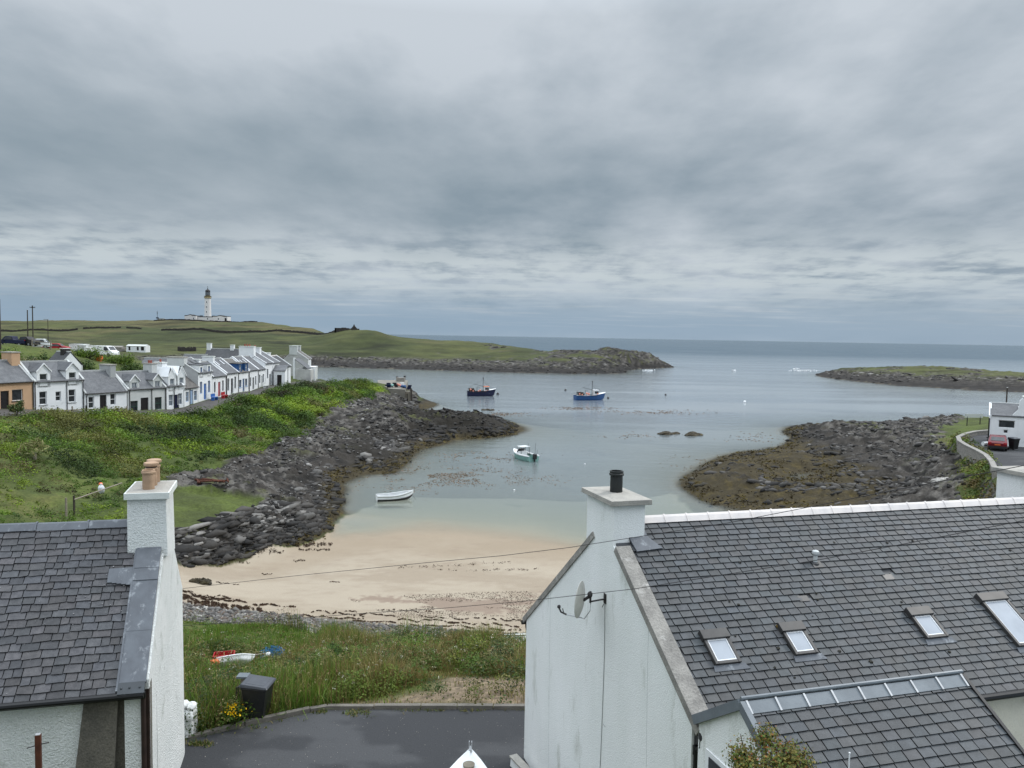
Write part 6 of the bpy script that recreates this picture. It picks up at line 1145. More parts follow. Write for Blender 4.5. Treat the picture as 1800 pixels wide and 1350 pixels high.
# ---------------------------------------------------------------- vehicles
def car(name, loc, rz, paint_m, label, L=4.2, W=1.72, Hh=1.45, kind='hatch'):
    T = thing(name, loc, label, {'van': 'van', 'pickup': 'pickup'}.get(kind, 'car'), rz); h = W/2
    if kind == 'van': prof = [(-L/2, .35), (-L/2, 1.0), (-L/2+.03, Hh-.06), (-L/2+.18, Hh), (L*.16, Hh), (L*.24, Hh-.07), (L*.39, Hh*.55), (L*.47, Hh*.47), (L/2, .75), (L/2, .35)]
    elif kind == 'pickup': prof = [(-L/2, .5), (-L/2, 1.05), (-L*.12, 1.08), (-L*.10, 1.12), (-L*.06, Hh-.05), (L*.14, Hh), (L*.2, Hh-.06), (L*.3, 1.12), (L*.46, 1.0), (L/2, .85), (L/2, .5)]
    else: prof = [(-L/2, .32), (-L/2-.0, .78), (-L*.46, .92), (-L*.40, 1.0), (-L*.27, Hh-.05), (-L*.18, Hh), (L*.06, Hh), (L*.14, Hh-.07), (L*.27, .98), (L*.44, .86), (L/2, .68), (L/2, .32)]
    m = MB(); n = len(prof); vs = []
    for yy, sc_ in ((-h, 0), (-h*.97, 1), (h*.97, 1), (h, 0)):
        for (x, z) in prof: tum = max(0, (z-.95)/(Hh-.95)) if Hh > .95 else 0; yv = yy*(1-.17*tum) if kind != 'van' else yy*(1-.08*tum); vs.append((x*(1 if sc_ else .995), yv, z+(.02 if sc_ else 0)))
    fs = [tuple(range(n-1, -1, -1)), tuple(3*n+i for i in range(n))]
    for r in range(3): fs += [(r*n+i, r*n+(i+1) % n, (r+1)*n+(i+1) % n, (r+1)*n+i) for i in range(n)]
    b = m.add(vs, [f[::-1] for f in fs]).build('body', MT[paint_m], T, smooth=True)
    def glassq(q, nm='window'): 
        MB().slab(q, (0, 0, .012)).build(nm, MT['glass'], T)
    tw = lambda z: h*(1-(.17 if kind != 'van' else .08)*max(0, (z-.95)/(Hh-.95)))
    if kind == 'hatch':
        glassq([(-L*.405, -h*.72, 1.03), (-L*.405, h*.72, 1.03), (-L*.285, h*.66, Hh-.08), (-L*.285, -h*.66, Hh-.08)], 'rear_window'); glassq([(L*.262, -h*.75, 1.02), (L*.262, h*.75, 1.02), (L*.155, h*.68, Hh-.06), (L*.155, -h*.68, Hh-.06)], 'windscreen')
        zs = [(-L*.30, 1.0), (L*.22, 1.0), (L*.11, Hh-.12), (-L*.22, Hh-.12)]
    elif kind == 'van':
        glassq([(L*.375, -h*.8, Hh*.60), (L*.375, h*.8, Hh*.60), (L*.255, h*.74, Hh-.12), (L*.255, -h*.74, Hh-.12)], 'windscreen'); zs = [(L*.10, Hh*.58), (L*.33, Hh*.58), (L*.22, Hh-.18), (L*.10, Hh-.15)]
    else:
        glassq([(L*.285, -h*.78, 1.15), (L*.285, h*.78, 1.15), (L*.21, h*.7, Hh-.09), (L*.21, -h*.7, Hh-.09)], 'windscreen'); zs = [(-L*.08, 1.14), (L*.24, 1.14), (L*.16, Hh-.1), (-L*.04, Hh-.1)]
    for sg in (-1, 1): MB().slab([(x, sg*(tw(z)+.012), z) for (x, z) in zs], (0, -sg*.01, 0)).build('side_window', MT['glass'], T)
    for x in (-L*.31, L*.31):
        for sg in (-1, 1):
            m = MB(); m.tube([(x, sg*(h-.2), .31), (x, sg*(h+.01), .31)], .31, 16); wv = m.build('wheel', MT['tyre'], T); MB().tube([(x, sg*(h+.0), .31), (x, sg*(h+.02), .31)], .18, 10).build('rim', MT['steel'], wv)
    MB().box(-L/2-.05, -L/2+.12, -h*.96, h*.96, .28, .52).build('rear_bumper', MT['black'], T); MB().box(L/2-.12, L/2+.04, -h*.94, h*.94, .28, .5).build('front_bumper', MT['black' if kind != 'van' else 'wframe'], T)
    for sg in (-1, 1):
        zl = .72 if kind == 'hatch' else .95; MB().box(-L/2-.012, -L/2+.02, sg*h*.78-.14, sg*h*.78+.14, zl, zl+.17).build('tail_light', MT['redp'], T); MB().box(L/2-.12, L/2+.015, sg*h*.72-.16, sg*h*.72+.16, .62, .76).build('headlight', MT['glass_lt'], T)
        MB().box(L*.19, L*.24, sg*(h+.02) if sg > 0 else -h-.18, sg*(h+.18) if sg > 0 else -h-.02, .98, 1.10).build('mirror', MT['black'], T)
    MB().box(-L/2-.018, -L/2, -.26, .26, .60, .71).build('number_plate', MT['orangep' if kind == 'hatch' else 'wframe'], T)
    return T
cx, cy = XD(1761.5, 81.0); car('parked_car', (cx, cy, 5.02), math.radians(90)-math.atan2(cx, cy), 'crimson', 'dark red hatchback parked against the white house at the right edge')
def on_slope(name, u, d, rz, pm, label, **k): x, y = XD(u, d); return car(name, (x, y, gz(x, y)+.02), rz, pm, label, **k)
on_slope('parked_van', 185, 148, math.radians(-12), 'boatw', 'white delivery van parked on the slope above the terrace', L=4.9, W=1.95, Hh=1.97, kind='van')
on_slope('pickup_truck', 24, 128, math.radians(-178), 'navy', 'black pickup at the far left behind the apricot cottage', L=4.6, Hh=1.7, kind='pickup')
on_slope('parked_car', 45, 128.6, math.radians(-8), 'iron', 'dark estate car with a pale roof edge, beside the black pickup', L=4.3, Hh=1.55, kind='pickup')
on_slope('parked_car', 69, 131, math.radians(200), 'boatw', 'white rounded car behind the wooden fence on the hill', L=3.6, Hh=1.6, kind='hatch')
on_slope('parked_car', 100, 136, math.radians(10), 'redp', 'bright red car on the hill left of the white sheds', L=4.2, Hh=1.45, kind='hatch')
def crate(u, d, w, dp, h, mt, name, label, cat, rz=0):
    x, y = XD(u, d); z = gz(x, y); T = thing(name, (x, y, z), label, cat, rz); MB().box(-w/2, w/2, -dp/2, dp/2, -.3, h).build('body', MT[mt], T, bevel=.03); MB().box(-w/2-.05, w/2+.05, -dp/2-.05, dp/2+.05, h, h+.08).build('lid', MT[mt], T)
    m = MB(); [m.box(-w/2+w*k/5-.03, -w/2+w*k/5+.03, -dp/2-.04, -dp/2, 0, h) for k in range(1, 5)]; m.build('ribs', MT[mt], T)
crate(140, 140, 2.6, 2, 1.5, 'boatw', 'site_cabin', 'white box shed nearest the red car', 'shed'); crate(149, 139, 1.6, 1.8, 1.7, 'palegrey', 'site_cabin', 'pale grey box shed between two white sheds', 'shed'); crate(157, 138, 1.1, 1.4, 1.5, 'boatw', 'site_cabin', 'small white box shed left of the van', 'shed')
crate(131, 142, 1.0, 1.0, 1.5, 'wframe', 'gas_tank', 'black and white drum between the red car and the sheds', 'drum'); crate(174, 128, 1.0, .8, .65, 'orangep', 'orange_skip', 'orange skip half hidden by a hedge below the van', 'skip')
# low hedges in the gardens are built with the other shrubs

# ---------------------------------------------------------------- poles, lamp, sign, fence
def pole(u, d, vt, label, r=.12, arm=True, zb=None, name='telegraph_pole', cat='telegraph pole', grp=None):
    x, y = XD(u, d); z = gz(x, y) if zb is None else zb; top = P(u, vt, d=d)[2]; T = thing(name, (x, y, z), label, cat, 0, grp); h = top-z
    MB().tube([(0, 0, -.5), (0, 0, h)], [r, r*.75], 8).build('post', MT['wood_dk'], T)
    if arm:
        m = MB(); m.box(-.5, .5, -.05, .05, h-.45, h-.35); [m.lathe([(.05, h-.35), (.06, h-.25), (.02, h-.2)], (xx, 0, 0), 6) for xx in (-.45, -.15, .15, .45)]; m.build('cross_arm', MT['wood_dk'], T)
    else: MB().lathe([(r*.8, h), (r*.9, h+.05), (.02, h+.09)], (0, 0, 0), 8).build('cap', MT['steel'], T)
    return T, h
pole(1.5, 108, 526, 'tall dark telegraph pole cut by the left picture edge', arm=False); pole(50, 150, 545, 'shorter of the two telegraph poles above the pickup', arm=False); pole(59, 146, 537, 'taller telegraph pole with a cross arm right of the shorter one')
T_, h_ = pole(85.5, 140, 562, 'slim street lamp on the hill by the wooden fence', .07, False, name='street_lamp', cat='street lamp'); MB().box(-.75, .12, -.12, .12, h_-.02, h_+.1).build('lamp_head', MT['steel'], T_)
pole(1773, 92, 682, 'dark pole rising behind the white house by the red car', .1, False, zb=5)
def rail_fence(pts, h, label, name='wooden_fence', every=1.6, rails=3, mt='wood', cat='fence'):
    q = []
    for (u, v, d) in pts: x, y = XD(u, d); q.append((x, y, gz(x, y)))
    b = q[0]; T = thing(name, b, label, cat); 
    for a, c in zip(q[:-1], q[1:]):
        Ln = math.hypot(c[0]-a[0], c[1]-a[1]); n = max(1, int(Ln/every))
        for k in range(n+1):
            t = k/n; x, y = a[0]+(c[0]-a[0])*t, a[1]+(c[1]-a[1])*t; z = gz(x, y); MB().box(x-.06, x+.06, y-.06, y+.06, z-.3, z+h).build('post', MT[mt], T, off=b)
        for r in range(rails):
            m = MB()
            for k in range(n):
                s0 = [a[i]+(c[i]-a[i])*k/n for i in (0, 1)]; s1_ = [a[i]+(c[i]-a[i])*(k+1)/n for i in (0, 1)]; z0 = gz(*s0)+h*(r+.6)/(rails+.2)-.1; z1 = gz(*s1_)+h*(r+.6)/(rails+.2)-.1
                m.slab([(s0[0], s0[1]-.08, z0-.06), (s1_[0], s1_[1]-.08, z1-.06), (s1_[0], s1_[1]-.08, z1+.06), (s0[0], s0[1]-.08, z0+.06)], (0, .04, 0))
            m.build('rail', MT[mt], T, off=b)
rail_fence([(57, 606, 126), (90, 606, 126)], 1.5, 'weathered wooden rail fence on the hill in front of the white car')
rail_fence([(40, 717, 82), (100, 717, 86), (150, 718, 91), (222, 719, 96)], .65, 'low wooden rail fence along the path below the white terrace', rails=1, every=1.9)
def sign():
    x, y = XD(1717, 122); z = gz(x, y); T = thing('notice_board', (x, y, z), 'small grey notice board on two legs on the green point', 'sign', .1)
    for xx in (-1.1, 1.1): MB().tube([(xx, 0, -.3), (xx, 0, 1.7)], .07, 6).build('leg', MT['iron'], T)
    MB().box(-1.5, 1.5, -.05, .05, 1.5, 2.1).build('board', MT['palegrey'], T)
sign()

# ---------------------------------------------------------------- the white house at the right edge
def right_house():
    d = 84.5; x0, y0 = XD(1746.5, d); z = 5.0; T = thing('shore_house', (x0, y0, z), 'white house at the right edge with a low slated rear wing, behind the red car', 'house', -math.atan2(x0, y0)+.02)
    w1 = 2.55; top = P(1752, 712, d=d)[2]-z; he = P(1752, 729, d=d)[2]-z; hw = P(1752, 752, d=d)[2]-z
    m = MB(); wall_cells(m, 0, w1, -.5, he-.1, [(.75, 1.95, 1.55, .85), (1.25, 1.35, .45, .42)], .15); m.box(0, .25, .002, 6, -.5, he-.1); m.build('wing_wall', MT['white'], T)
    add_window(T, .75, 1.95, 1.55, .85, y=.08, bars=0); add_window(T, 1.25, 1.35, .45, .42, y=.08, bars=0)
    MB().slab([(-.05, -.1, he-.12), (w1+.6, -.1, he-.12), (w1+.6, 2.2, top), (-.05, 2.2, top)], (0, 0, .1)).build('wing_roof', MT['slate_far'], T); MB().slab([(-.16, -.14, he-.05), (.08, -.14, he-.05), (.08, 2.3, top+.16), (-.16, 2.3, top+.16)], (0, 0, -.25)).build('skew', MT['white'], T)
    MB().box(-.05, w1+.6, 2.2, 2.5, top-.1, top+.18).build('ridge', MT['palegrey'], T)
    wx = w1+.02; hh = P(1782, 700, d=d)[2]-z; m = MB(); wall_cells(m, wx, 9, -.5, hh-.9, [(wx+1.05, 2.35, 1.6, .8)], .2); m.poly([(wx-.55, .01, he-.3), (wx, .01, he-.3), (wx, .01, hh-.9), (wx-.02, .01, hh-1.1), (wx-.55, .01, he+.1)], (0, .3, 0)); m.poly([(wx, -.001, hh-.9), (9, -.001, hh-.9), (9, -.001, hh+.2), (wx+.35, -.001, hh+.2), (wx+.02, -.001, hh-.2)], (0, .4, 0)); m.box(wx, wx+.25, .41, 7, -.5, hh-.9); m.build('gable_wall', MT['white'], T)
    add_window(T, wx+1.05, 2.35, 1.6, .8, y=.1, bars=0, sill='slate_dark')
    o = MB().box(wx+.4, wx+3.2, .41, 1.4, hh-1.5, hh+.15).build('chimney', MT['white'], T); MB().box(wx+.3, wx+3.3, -.06, 1.5, hh+.2, hh+.32).build('cap', MT['capw'], o); MB().lathe([(.14, hh+.3), (.12, hh+.75), (.15, hh+.78)], (wx+1.5, .6, 0), 10).build('pot', MT['potdk'], o)
    MB().tube([(-.1, -.02, he-.4), (-.1, -.02, -.5)], .08, 6).build('downpipe', MT['gutter'], T)
    xb, yb = XD(1790, 80.5); T = thing('wheelie_bin', (xb, yb, 5.0), 'black wheelie bin standing by the wall of the shore house', 'bin', .2); bin_parts(T, 1.25)
    xb, yb = XD(1740, 83.5); T = thing('gas_drum', (xb, yb, 5.0), 'small white drum lying at the corner of the shore house', 'drum', .3); MB().tube([(-.35, 0, .22), (.35, 0, .22)], .22, 12).build('drum', MT['boatw'], T); MB().tube([(.35, 0, .22), (.42, 0, .22)], .06, 8).build('valve', MT['iron'], T)
def bin_parts(T, s=1.0):
    f = lambda a: tuple(c*s for c in a)
    b = MB(); b.hexa([f((-.21, -.24, .10)), f((.21, -.24, .10)), f((.21, .22, .06)), f((-.21, .22, .06))], [f((-.28, -.34, .96)), f((.28, -.34, .96)), f((.28, .32, .96)), f((-.28, .32, .96))]); b.hexa([f((-.295, -.355, .90)), f((.295, -.355, .90)), f((.295, .335, .90)), f((-.295, .335, .90))], [f((-.30, -.36, .965)), f((.30, -.36, .965)), f((.30, .34, .965)), f((-.30, .34, .965))]); b.build('body', MT['black'], T, bevel=.02*s)
    l = MB(); l.hexa([f((-.31, -.39, .97)), f((.31, -.39, .97)), f((.31, .36, .98)), f((-.31, .36, .98))], [f((-.28, -.35, 1.02)), f((.28, -.35, 1.02)), f((.28, .33, 1.06)), f((-.28, .33, 1.06))]); l.hexa([f((-.22, -.28, 1.02)), f((.22, -.28, 1.02)), f((.22, .25, 1.05)), f((-.22, .25, 1.05))], [f((-.2, -.26, 1.035)), f((.2, -.26, 1.035)), f((.2, .23, 1.065)), f((-.2, .23, 1.065))]); l.build('lid', MT['binlid'], T, bevel=.012*s)
    MB().tube([f((-.24, .40, .95)), f((.24, .40, .95))], .02*s, 8).build('handle', MT['black'], T)
    for sg in (-1, 1): MB().tube([f((sg*.21, .25, .1)), f((sg*.27, .25, .1))], .10*s, 14).build('wheel', MT['tyre'], T)
right_house()
def retaining_wall():
    pts = [(1741, 757, 4.95), (1715, 759, 4.95), (1697, 763, 4.95), (1684, 769, 4.95), (1687, 776, 4.95), (1700, 784, 4.95), (1717, 792, 5.0), (1733, 801, 5.0), (1743, 812, 5), (1750, 828, 5)]
    q = [P(u, v, z=z+.45) for (u, v, z) in pts]; b = q[3]; T = thing('retaining_wall', b, 'curving pale topped stone wall beside the road on the right', 'stone wall'); s = MB(); c = MB()
    for i, (a, e) in enumerate(zip(q[:-1], q[1:])):
        d_ = e-a; n_ = np.array([-d_[1], d_[0], 0]); n_ = n_/np.linalg.norm(n_)*.18
        bz = lambda p_: np.array([p_[0], p_[1], 2.4]); h0 = np.array([0, 0, .45])
        s.hexa([bz(a-n_), bz(e-n_), bz(e+n_), bz(a+n_)], [a-n_, e-n_, e+n_, a+n_]); n2 = n_*1.25; c.slab([a-n2, e-n2, e+n2, a+n2], (0, 0, .12))
    s.build('stonework', MT['stone'], T, off=b); c.build('coping', MT['coping'], T, off=b)
retaining_wall()
# ---------------------------------------------------------------- things in the foreground
def props():
    w0 = P(452, 1256, z=6.05); T = thing('wheelie_bin', (w0[0], w0[1], gz(w0[0], w0[1])), 'black wheelie bin tilted among weeds beside the kerb', 'bin', math.radians(62)); bin_parts(T, 1.0); T.rotation_euler = (.03, -.04, math.radians(84))
    MB().box(-.55, -.3, -.4, .3, -.06, .03).build('paving_slab', MT['kerb'], T)
    x, y = w0[0]-.42, w0[1]+.25; z = gz(x, y); T = thing('gate_post', (x, y, z), 'weathered wooden post with a flat pale cap, left of the bin', 'post'); MB().box(-.07, .07, -.07, .07, -.3, 1.08).build('post', MT['wood'], T); MB().box(-.17, .12, -.13, .13, 1.08, 1.13).build('cap', MT['zinc'], T); MB().box(-.22, -.14, -.03, .05, -.3, .8).build('stay', MT['wood_dk'], T)
    # kerb stones
    kp = [P(330, 1302, z=5.85), P(430, 1275, z=5.95), P(545, 1250, z=6), P(575, 1245, z=6), P(740, 1245, z=6), P(930, 1245, z=6)]; b = kp[2]; T = thing('kerb', b, 'low concrete kerb edging the tarmac turning area', 'kerb'); m = MB(); rn = random.Random(2)
    for a, e in zip(kp[:-1], kp[1:]):
        L_ = np.linalg.norm(e-a); n = max(1, int(L_/.9)); dv = (e-a)/n
        for k in range(n):
            s0 = a+dv*k+dv*.01; s1_ = a+dv*(k+1)-dv*.01; nn = np.array([-dv[1], dv[0], 0]); nn = nn/np.linalg.norm(nn)*.07; zz = rn.uniform(-.012, .012); m.slab([s0-nn, s1_-nn, s1_+nn, s0+nn], (0, 0, .1+zz)); m.slab([s0-nn-[0, 0, .3], s1_-nn-[0, 0, .3], s1_+nn-[0, 0, .3], s0+nn-[0, 0, .3]], (0, 0, .3))
    m.build('kerb_stones', MT['kerb'], T, off=b)
    # white rubble pillar
    p0 = P(330, 1300, z=5.75); T = thing('gate_pillar', p0, 'white painted rubble pillar beside the left cottage gable', 'pillar'); rn = random.Random(6); m = MB(); m.hexa([(-.45, -.2, -.6), (.2, -.22, -.6), (.2, .25, -.6), (-.45, .25, -.6)], [(-.43, -.17, .82), (.185, -.18, .80), (.18, .2, .80), (-.43, .2, .82)])
    m.build('shaft', MT['limew'], T, bevel=.05); m = MB()
    for xx, r in ((-.3, .15), (-.10, .13), (.10, .12)): m.blob((xx, 0, .86+rn.uniform(-.02, .05)), r, 10, 7, (1.05, 1.3, .8), .10)
    m.build('cap_stones', MT['limew'], T, smooth=True); m = MB()
    for k in range(26): m.blob((rn.uniform(-.42, .15), -.19, rn.uniform(-.1, .75)), rn.uniform(.06, .13), 8, 6, (1.2, .35, .8), .12)
    m.build('rubble_face', MT['limew'], T, smooth=True); MB().hexa([(-.5, -.3, -.6), (.3, -.32, -.6), (.3, .3, -.6), (-.5, .3, -.6)], [(-.47, -.24, .05), (.22, -.25, .04), (.22, .28, .04), (-.47, .28, .05)]).build('footing', MT['coping'], T, bevel=.04)
    # rusty post with a crossed rod
    p0 = P(68, 1345, d=12.2); T = thing('rusty_post', (p0[0], p0[1], p0[2]-1.2), 'rusty square iron post with a thin rod through it', 'post', .3); h = P(68, 1291, d=12.2)[2]-p0[2]+1.2; MB().box(-.042, .042, -.042, .042, -.8, h).build('post', MT['rust'], T, bevel=.006); MB().box(-.036, .036, -.036, .036, h-.001, h+.008).build('cap', MT['steel'], T); MB().tube([(-.16, -.02, h-.20), (.0, 0, h-.175), (.15, .02, h-.165)], .009, 5).build('rod', MT['iron'], T)
    # blue rope heap, boxes and broken boat among the weeds
    w0 = P(479, 1164, z=4.1); z = gz(w0[0], w0[1])-.12; T = thing('rope_heap', (w0[0], w0[1], z), 'tangled heap of blue rope in the grass', 'rope'); rn = random.Random(5); m = MB()
    for k in range(44):
        r = rn.uniform(.12, .27); zz = rn.uniform(.22, .58); ph = rn.uniform(0, 6); cx, cy = rn.uniform(-.18, .18), rn.uniform(-.15, .15); m.tube([(cx+r*math.cos(ph+a*.75)*1.15, cy+r*math.sin(ph+a*.75), zz+.09*math.sin(a*1.7+ph)) for a in range(7)], .018, 5)
    m.build('rope', MT['rope'], T); m = MB(); m.blob((0, 0, .25), .26, 10, 7, (1.1, 1, .9)); m.build('core', MT['rope'], T)
    w1 = P(476, 1164, z=4.1); T = thing('float', (w1[0], w1[1]-.3, gz(w1[0], w1[1])+.42), 'white plastic float lying on the blue rope heap', 'float'); MB().blob((0, 0, 0), .09, 10, 7, (1, 1, 1), 0).build('ball', MT['boatw'], T, smooth=True); MB().lathe([(.02, .08), (.03, .12)], (0, 0, 0), 8).build('eye', MT['iron'], T)
    w0 = P(414, 1178, z=4.6); z = gz(w0[0], w0[1]); T = thing('broken_boat', (w0[0], w0[1], z+.25), 'broken white dinghy shell lying in the weeds behind the bin', 'dinghy', .2)
    sec = hull(1.15, .7, .14, .04, .25, .8); hm = hull_mesh(sec).build('shell', MT['boatw'], T, smooth=True); rail_mesh(sec, .07, .03).build('gunwale', MT['boatw'], T); hm.rotation_euler = (0, 0, 0); T.rotation_euler = (math.radians(-42), math.radians(-4), .25); MB().slab([(.25, .1, .22), (.95, .25, .26), (.95, .33, .26), (.25, .18, .22)], (0, 0, .05)).build('broken_plank', MT['wood'], T)
    w0 = P(394, 1166, z=4.4); z = gz(w0[0], w0[1]); T = thing('fish_box', (w0[0], w0[1], z+.2), 'dark red plastic fish box half hidden in weeds', 'fish box', .25); m = MB(); w, d_, h = .7, .4, .26
    m.box(-w/2, w/2, -d_/2, d_/2, 0, .03); m.box(-w/2, w/2, -d_/2, -d_/2+.03, .031, h); m.box(-w/2, w/2, d_/2-.03, d_/2, .031, h); m.box(-w/2, -w/2+.03, -d_/2+.031, d_/2-.031, .031, h); m.box(w/2-.03, w/2, -d_/2+.031, d_/2-.031, .031, h); m.build('box', MT['redp'], T)
    m = MB(); [m.box(-w/2+.1+k*.16, -w/2+.2+k*.16, -d_/2-.012, -d_/2-.001, .08, .26) for k in range(5)]; m.box(-w/2-.03, w/2+.03, -d_/2-.03, -d_/2-.013, h-.05, h); m.build('ribs', MT['redp'], T)
    w0 = P(377, 1181, z=4.7); z = gz(w0[0], w0[1]); T = thing('float', (w0[0], w0[1], z+.35), 'orange float beside the broken white dinghy', 'float'); MB().blob((0, 0, 0), .13, 10, 8, (1.3, 1, .9), 0).build('ball', MT['orangep'], T, smooth=True); MB().lathe([(.02, .10), (.03, .15)], (0, 0, 0), 8).build('eye', MT['iron'], T)
    # pale upturned hull behind the right-hand house
    w0 = P(918, 1136, z=2.3); T = thing('upturned_boat', (w0[0]+.5, w0[1], gz(w0[0], w0[1])), 'pale upturned boat on the shingle beside the right-hand gable', 'boat', .1); sec = hull(3.4, 1.3, .42, .1, .4, .8); hm = hull_mesh([[(x, b, .45-z) for x, b, z in r] for r in sec]).build('hull', MT['capw'], T, smooth=True); MB().box(-1.6, 1.5, -.03, .03, .53, .58).build('keel', MT['wood'], T)
    # bow of a white boat on a trailer just below the viewpoint
    bx, by, bz = P(826, 1322, d=16.2); T = thing('white_boat', (bx, by-2.2, bz-1.12), 'white boat parked on the tarmac, only its pointed bow showing at the bottom edge', 'boat', math.radians(90)); sec = hull(4.4, 1.7, .75, .2, .35, .85); hull_mesh(sec).build('hull', MT['boatw'], T, smooth=True); rail_mesh(sec, .10, .05).build('gunwale', MT['boatw'], T)
    n = len(sec); rows = sec[int(n*.5):]; vs = []; fs = []
    for r in rows: x, b, z = r[0]; vs += [(x, b, z+.03), (x, 0, z+.10), (x, -b, z+.03)]
    for i in range(len(rows)-1): fs += [(3*i, 3*i+1, 3*i+4, 3*i+3), (3*i+1, 3*i+2, 3*i+5, 3*i+4)]
    MB().add(vs, fs).build('foredeck', MT['boatw'], T, smooth=True); bowx, bowz = sec[-1][0][0], sec[-1][0][2]
    MB().lathe([(.12, bowz+.02), (.13, bowz+.07), (.06, bowz+.09)], (bowx-.62, 0, 0), 14).build('hatch', MT['wood'], T); m = MB(); m.box(bowx-.12, bowx+.05, -.03, .03, bowz+.06, bowz+.10); m.box(bowx-.02, bowx+.05, -.035, -.02, bowz+.09, bowz+.22); m.box(bowx-.02, bowx+.05, .02, .035, bowz+.09, bowz+.22); m.build('bow_fitting', MT['steel'], T)
    m = MB(); m.box(-2.2, 2.4, -.5, -.42, -.55, -.47); m.box(-2.2, 2.4, .42, .5, -.55, -.47); m.box(-1.2, -1.1, -.9, .9, -.6, -.52); m.build('trailer_frame', MT['steel'], T)
    for sg in (-1, 1): MB().tube([(-1.15, sg*.85, -.72), (-1.15, sg*.98, -.72)], .28, 14).build('trailer_wheel', MT['tyre'], T)
    # white ramp kerb by the right-hand gable
    a = P(903, 1334, z=6.15); T = thing('low_wall', (a[0], a[1], 6.0), 'short white low wall end at the foot of the right-hand gable', 'low wall', math.radians(-62)); MB().hexa([(-.02, -.09, -.1), (1.3, -.09, -.1), (1.3, .09, -.1), (-.02, .09, -.1)], [(0, -.075, .2), (1.3, -.075, .16), (1.3, .075, .16), (0, .075, .2)]).build('wall', MT['limew'], T); MB().box(-.04, 1.3, -.1, .1, .2, .235).build('coping', MT['cap'], T)
    # overhead cables
    for pts, lb in (([(300, 1037, 19.2), (520, 1012, 17.5), (760, 988, 15.6), (880, 977, 14.6), (1000, 962.5, 13.4), (1125, 943, 12.6), (1280, 919, 11.8), (1434, 889, 11.2), (1600, 856, 10.5), (1745, 829, 10), (1830, 812, 9.8)], 'upper overhead cable crossing the chimney of the right-hand house'), ([(300, 1101, 19.4), (480, 1090, 18), (640, 1078, 16.4), (780, 1069, 15), (920, 1057, 13.6), (1116, 1035, 12.2), (1280, 1009, 11.2), (1434, 985, 10.6), (1600, 954, 10), (1830, 909, 9.4)], 'lower overhead cable passing in front of the satellite dish')):
        q = [P(u, v, d=d) for u, v, d in pts]; c = q[len(q)//2]; o = MB().tube(q, .0052, 5).build('overhead_cable', MT['iron'], None, off=c); o.location = c.tolist(); tag(o, lb, 'cable', 'overhead cables')
    # thin white cane and a bare twig near the viewpoint
    p0 = P(1492, 1352, d=6.6); z = p0[2]-1; T = thing('garden_cane', (p0[0], p0[1], z), 'thin white garden cane right of the bush', 'cane'); h = P(1492, 1325, d=6.6)[2]-z; MB().tube([(0, 0, -.5), (0, 0, h)], .006, 6).build('cane', MT['wframe'], T); MB().tube([(0, 0, h), (0, 0, h+.012)], .008, 6).build('tip', MT['wframe'], T)
    # pale boulder and driftwood on the right rocks
    w0 = P(1659, 848, z=2.4); z = gz(w0[0], w0[1]); T = MB(); T.blob((0, 0, .25), .9, 14, 9, (1.35, .8, .55), .16); o = T.build('boulder', MT['palerock'], None, smooth=False); o.location = (w0[0], w0[1], z); tag(o, 'large pale boulder on the grey stones below the road', 'boulder')
    w0 = P(1642, 780, z=2.7); z = gz(w0[0], w0[1]); T = thing('driftwood', (w0[0], w0[1], z+.15), 'pale driftwood baulk lying by the grass above the rocks', 'driftwood', .1); MB().box(-1.5, 1.5, -.16, .16, 0, .28).build('baulk', MT['wood'], T, bevel=.03); MB().box(-.9, 1.2, -.9, -.65, -.3, -.08).build('plank', MT['wood'], T)
    # rail and bundle on the green slope at the left
    a, b_ = P(131, 878, z=4.6), P(214, 849, z=4.55); T = thing('handrail', (a[0], a[1], 4.0), 'pale sloping handrail on the green slope above the left chimney', 'handrail'); MB().tube([a, b_], .045, 6).build('rail', MT['wood'], T, off=(a[0], a[1], 4.0))
    for u, v, mt in ((130, 874, 'wood_dk'), (116, 878, 'wood')): q = P(u, v, z=4.7); MB().box(q[0]-.05, q[0]+.05, q[1]-.05, q[1]+.05, 3.0, 4.8).build('post', MT[mt], T, off=(a[0], a[1], 4.0))
    w0 = P(178, 856, z=4.35); T = thing('sack', (w0[0], w0[1], max(gz(w0[0], w0[1]), 3.9)), 'pale lilac white sack resting beside the handrail', 'sack'); MB().blob((0, 0, .28), .24, 10, 8, (1, .9, 1.4), .12).build('bag', MT['blind'], T, smooth=True); MB().lathe([(.07, .56), (.05, .62), (.09, .68)], (0, 0, 0), 8).build('tied_neck', MT['blind'], T)
    w0 = P(172, 852, z=4.4); T = thing('float', (w0[0], w0[1]+.4, max(gz(w0[0], w0[1]), 3.9)+.35), 'orange float tucked behind the pale sack', 'float'); MB().blob((0, 0, .1), .15, 9, 7, (1, 1, 1), 0).build('ball', MT['orangep'], T, smooth=True); MB().lathe([(.02, .2), (.03, .27)], (0, 0, 0), 8).build('eye', MT['iron'], T)
    # seats and pots along the terrace
    def seat(u, d, mt, lb):
        x, y = on_facade(u); x += 1.0; y -= .2; z = gz(x, y); T = thing('bench', (x, y, z), lb, 'bench', math.radians(88)); MB().box(-.7, .7, -.2, .25, .42, .48).build('seat', MT[mt], T); MB().box(-.7, .7, .25, .3, .5, .95).build('backrest', MT[mt], T)
        for xx in (-.65, .6): MB().box(xx, xx+.06, -.2, .28, 0, .42).build('leg', MT[mt], T)
    seat(366, 112, 'blue', 'bright blue bench in front of the blue framed house'); seat(384, 115, 'redp', 'red bench beside the red brown door of the terrace'); seat(458, 134, 'palegrey', 'grey stone bench at the foot of the plain white cottage')
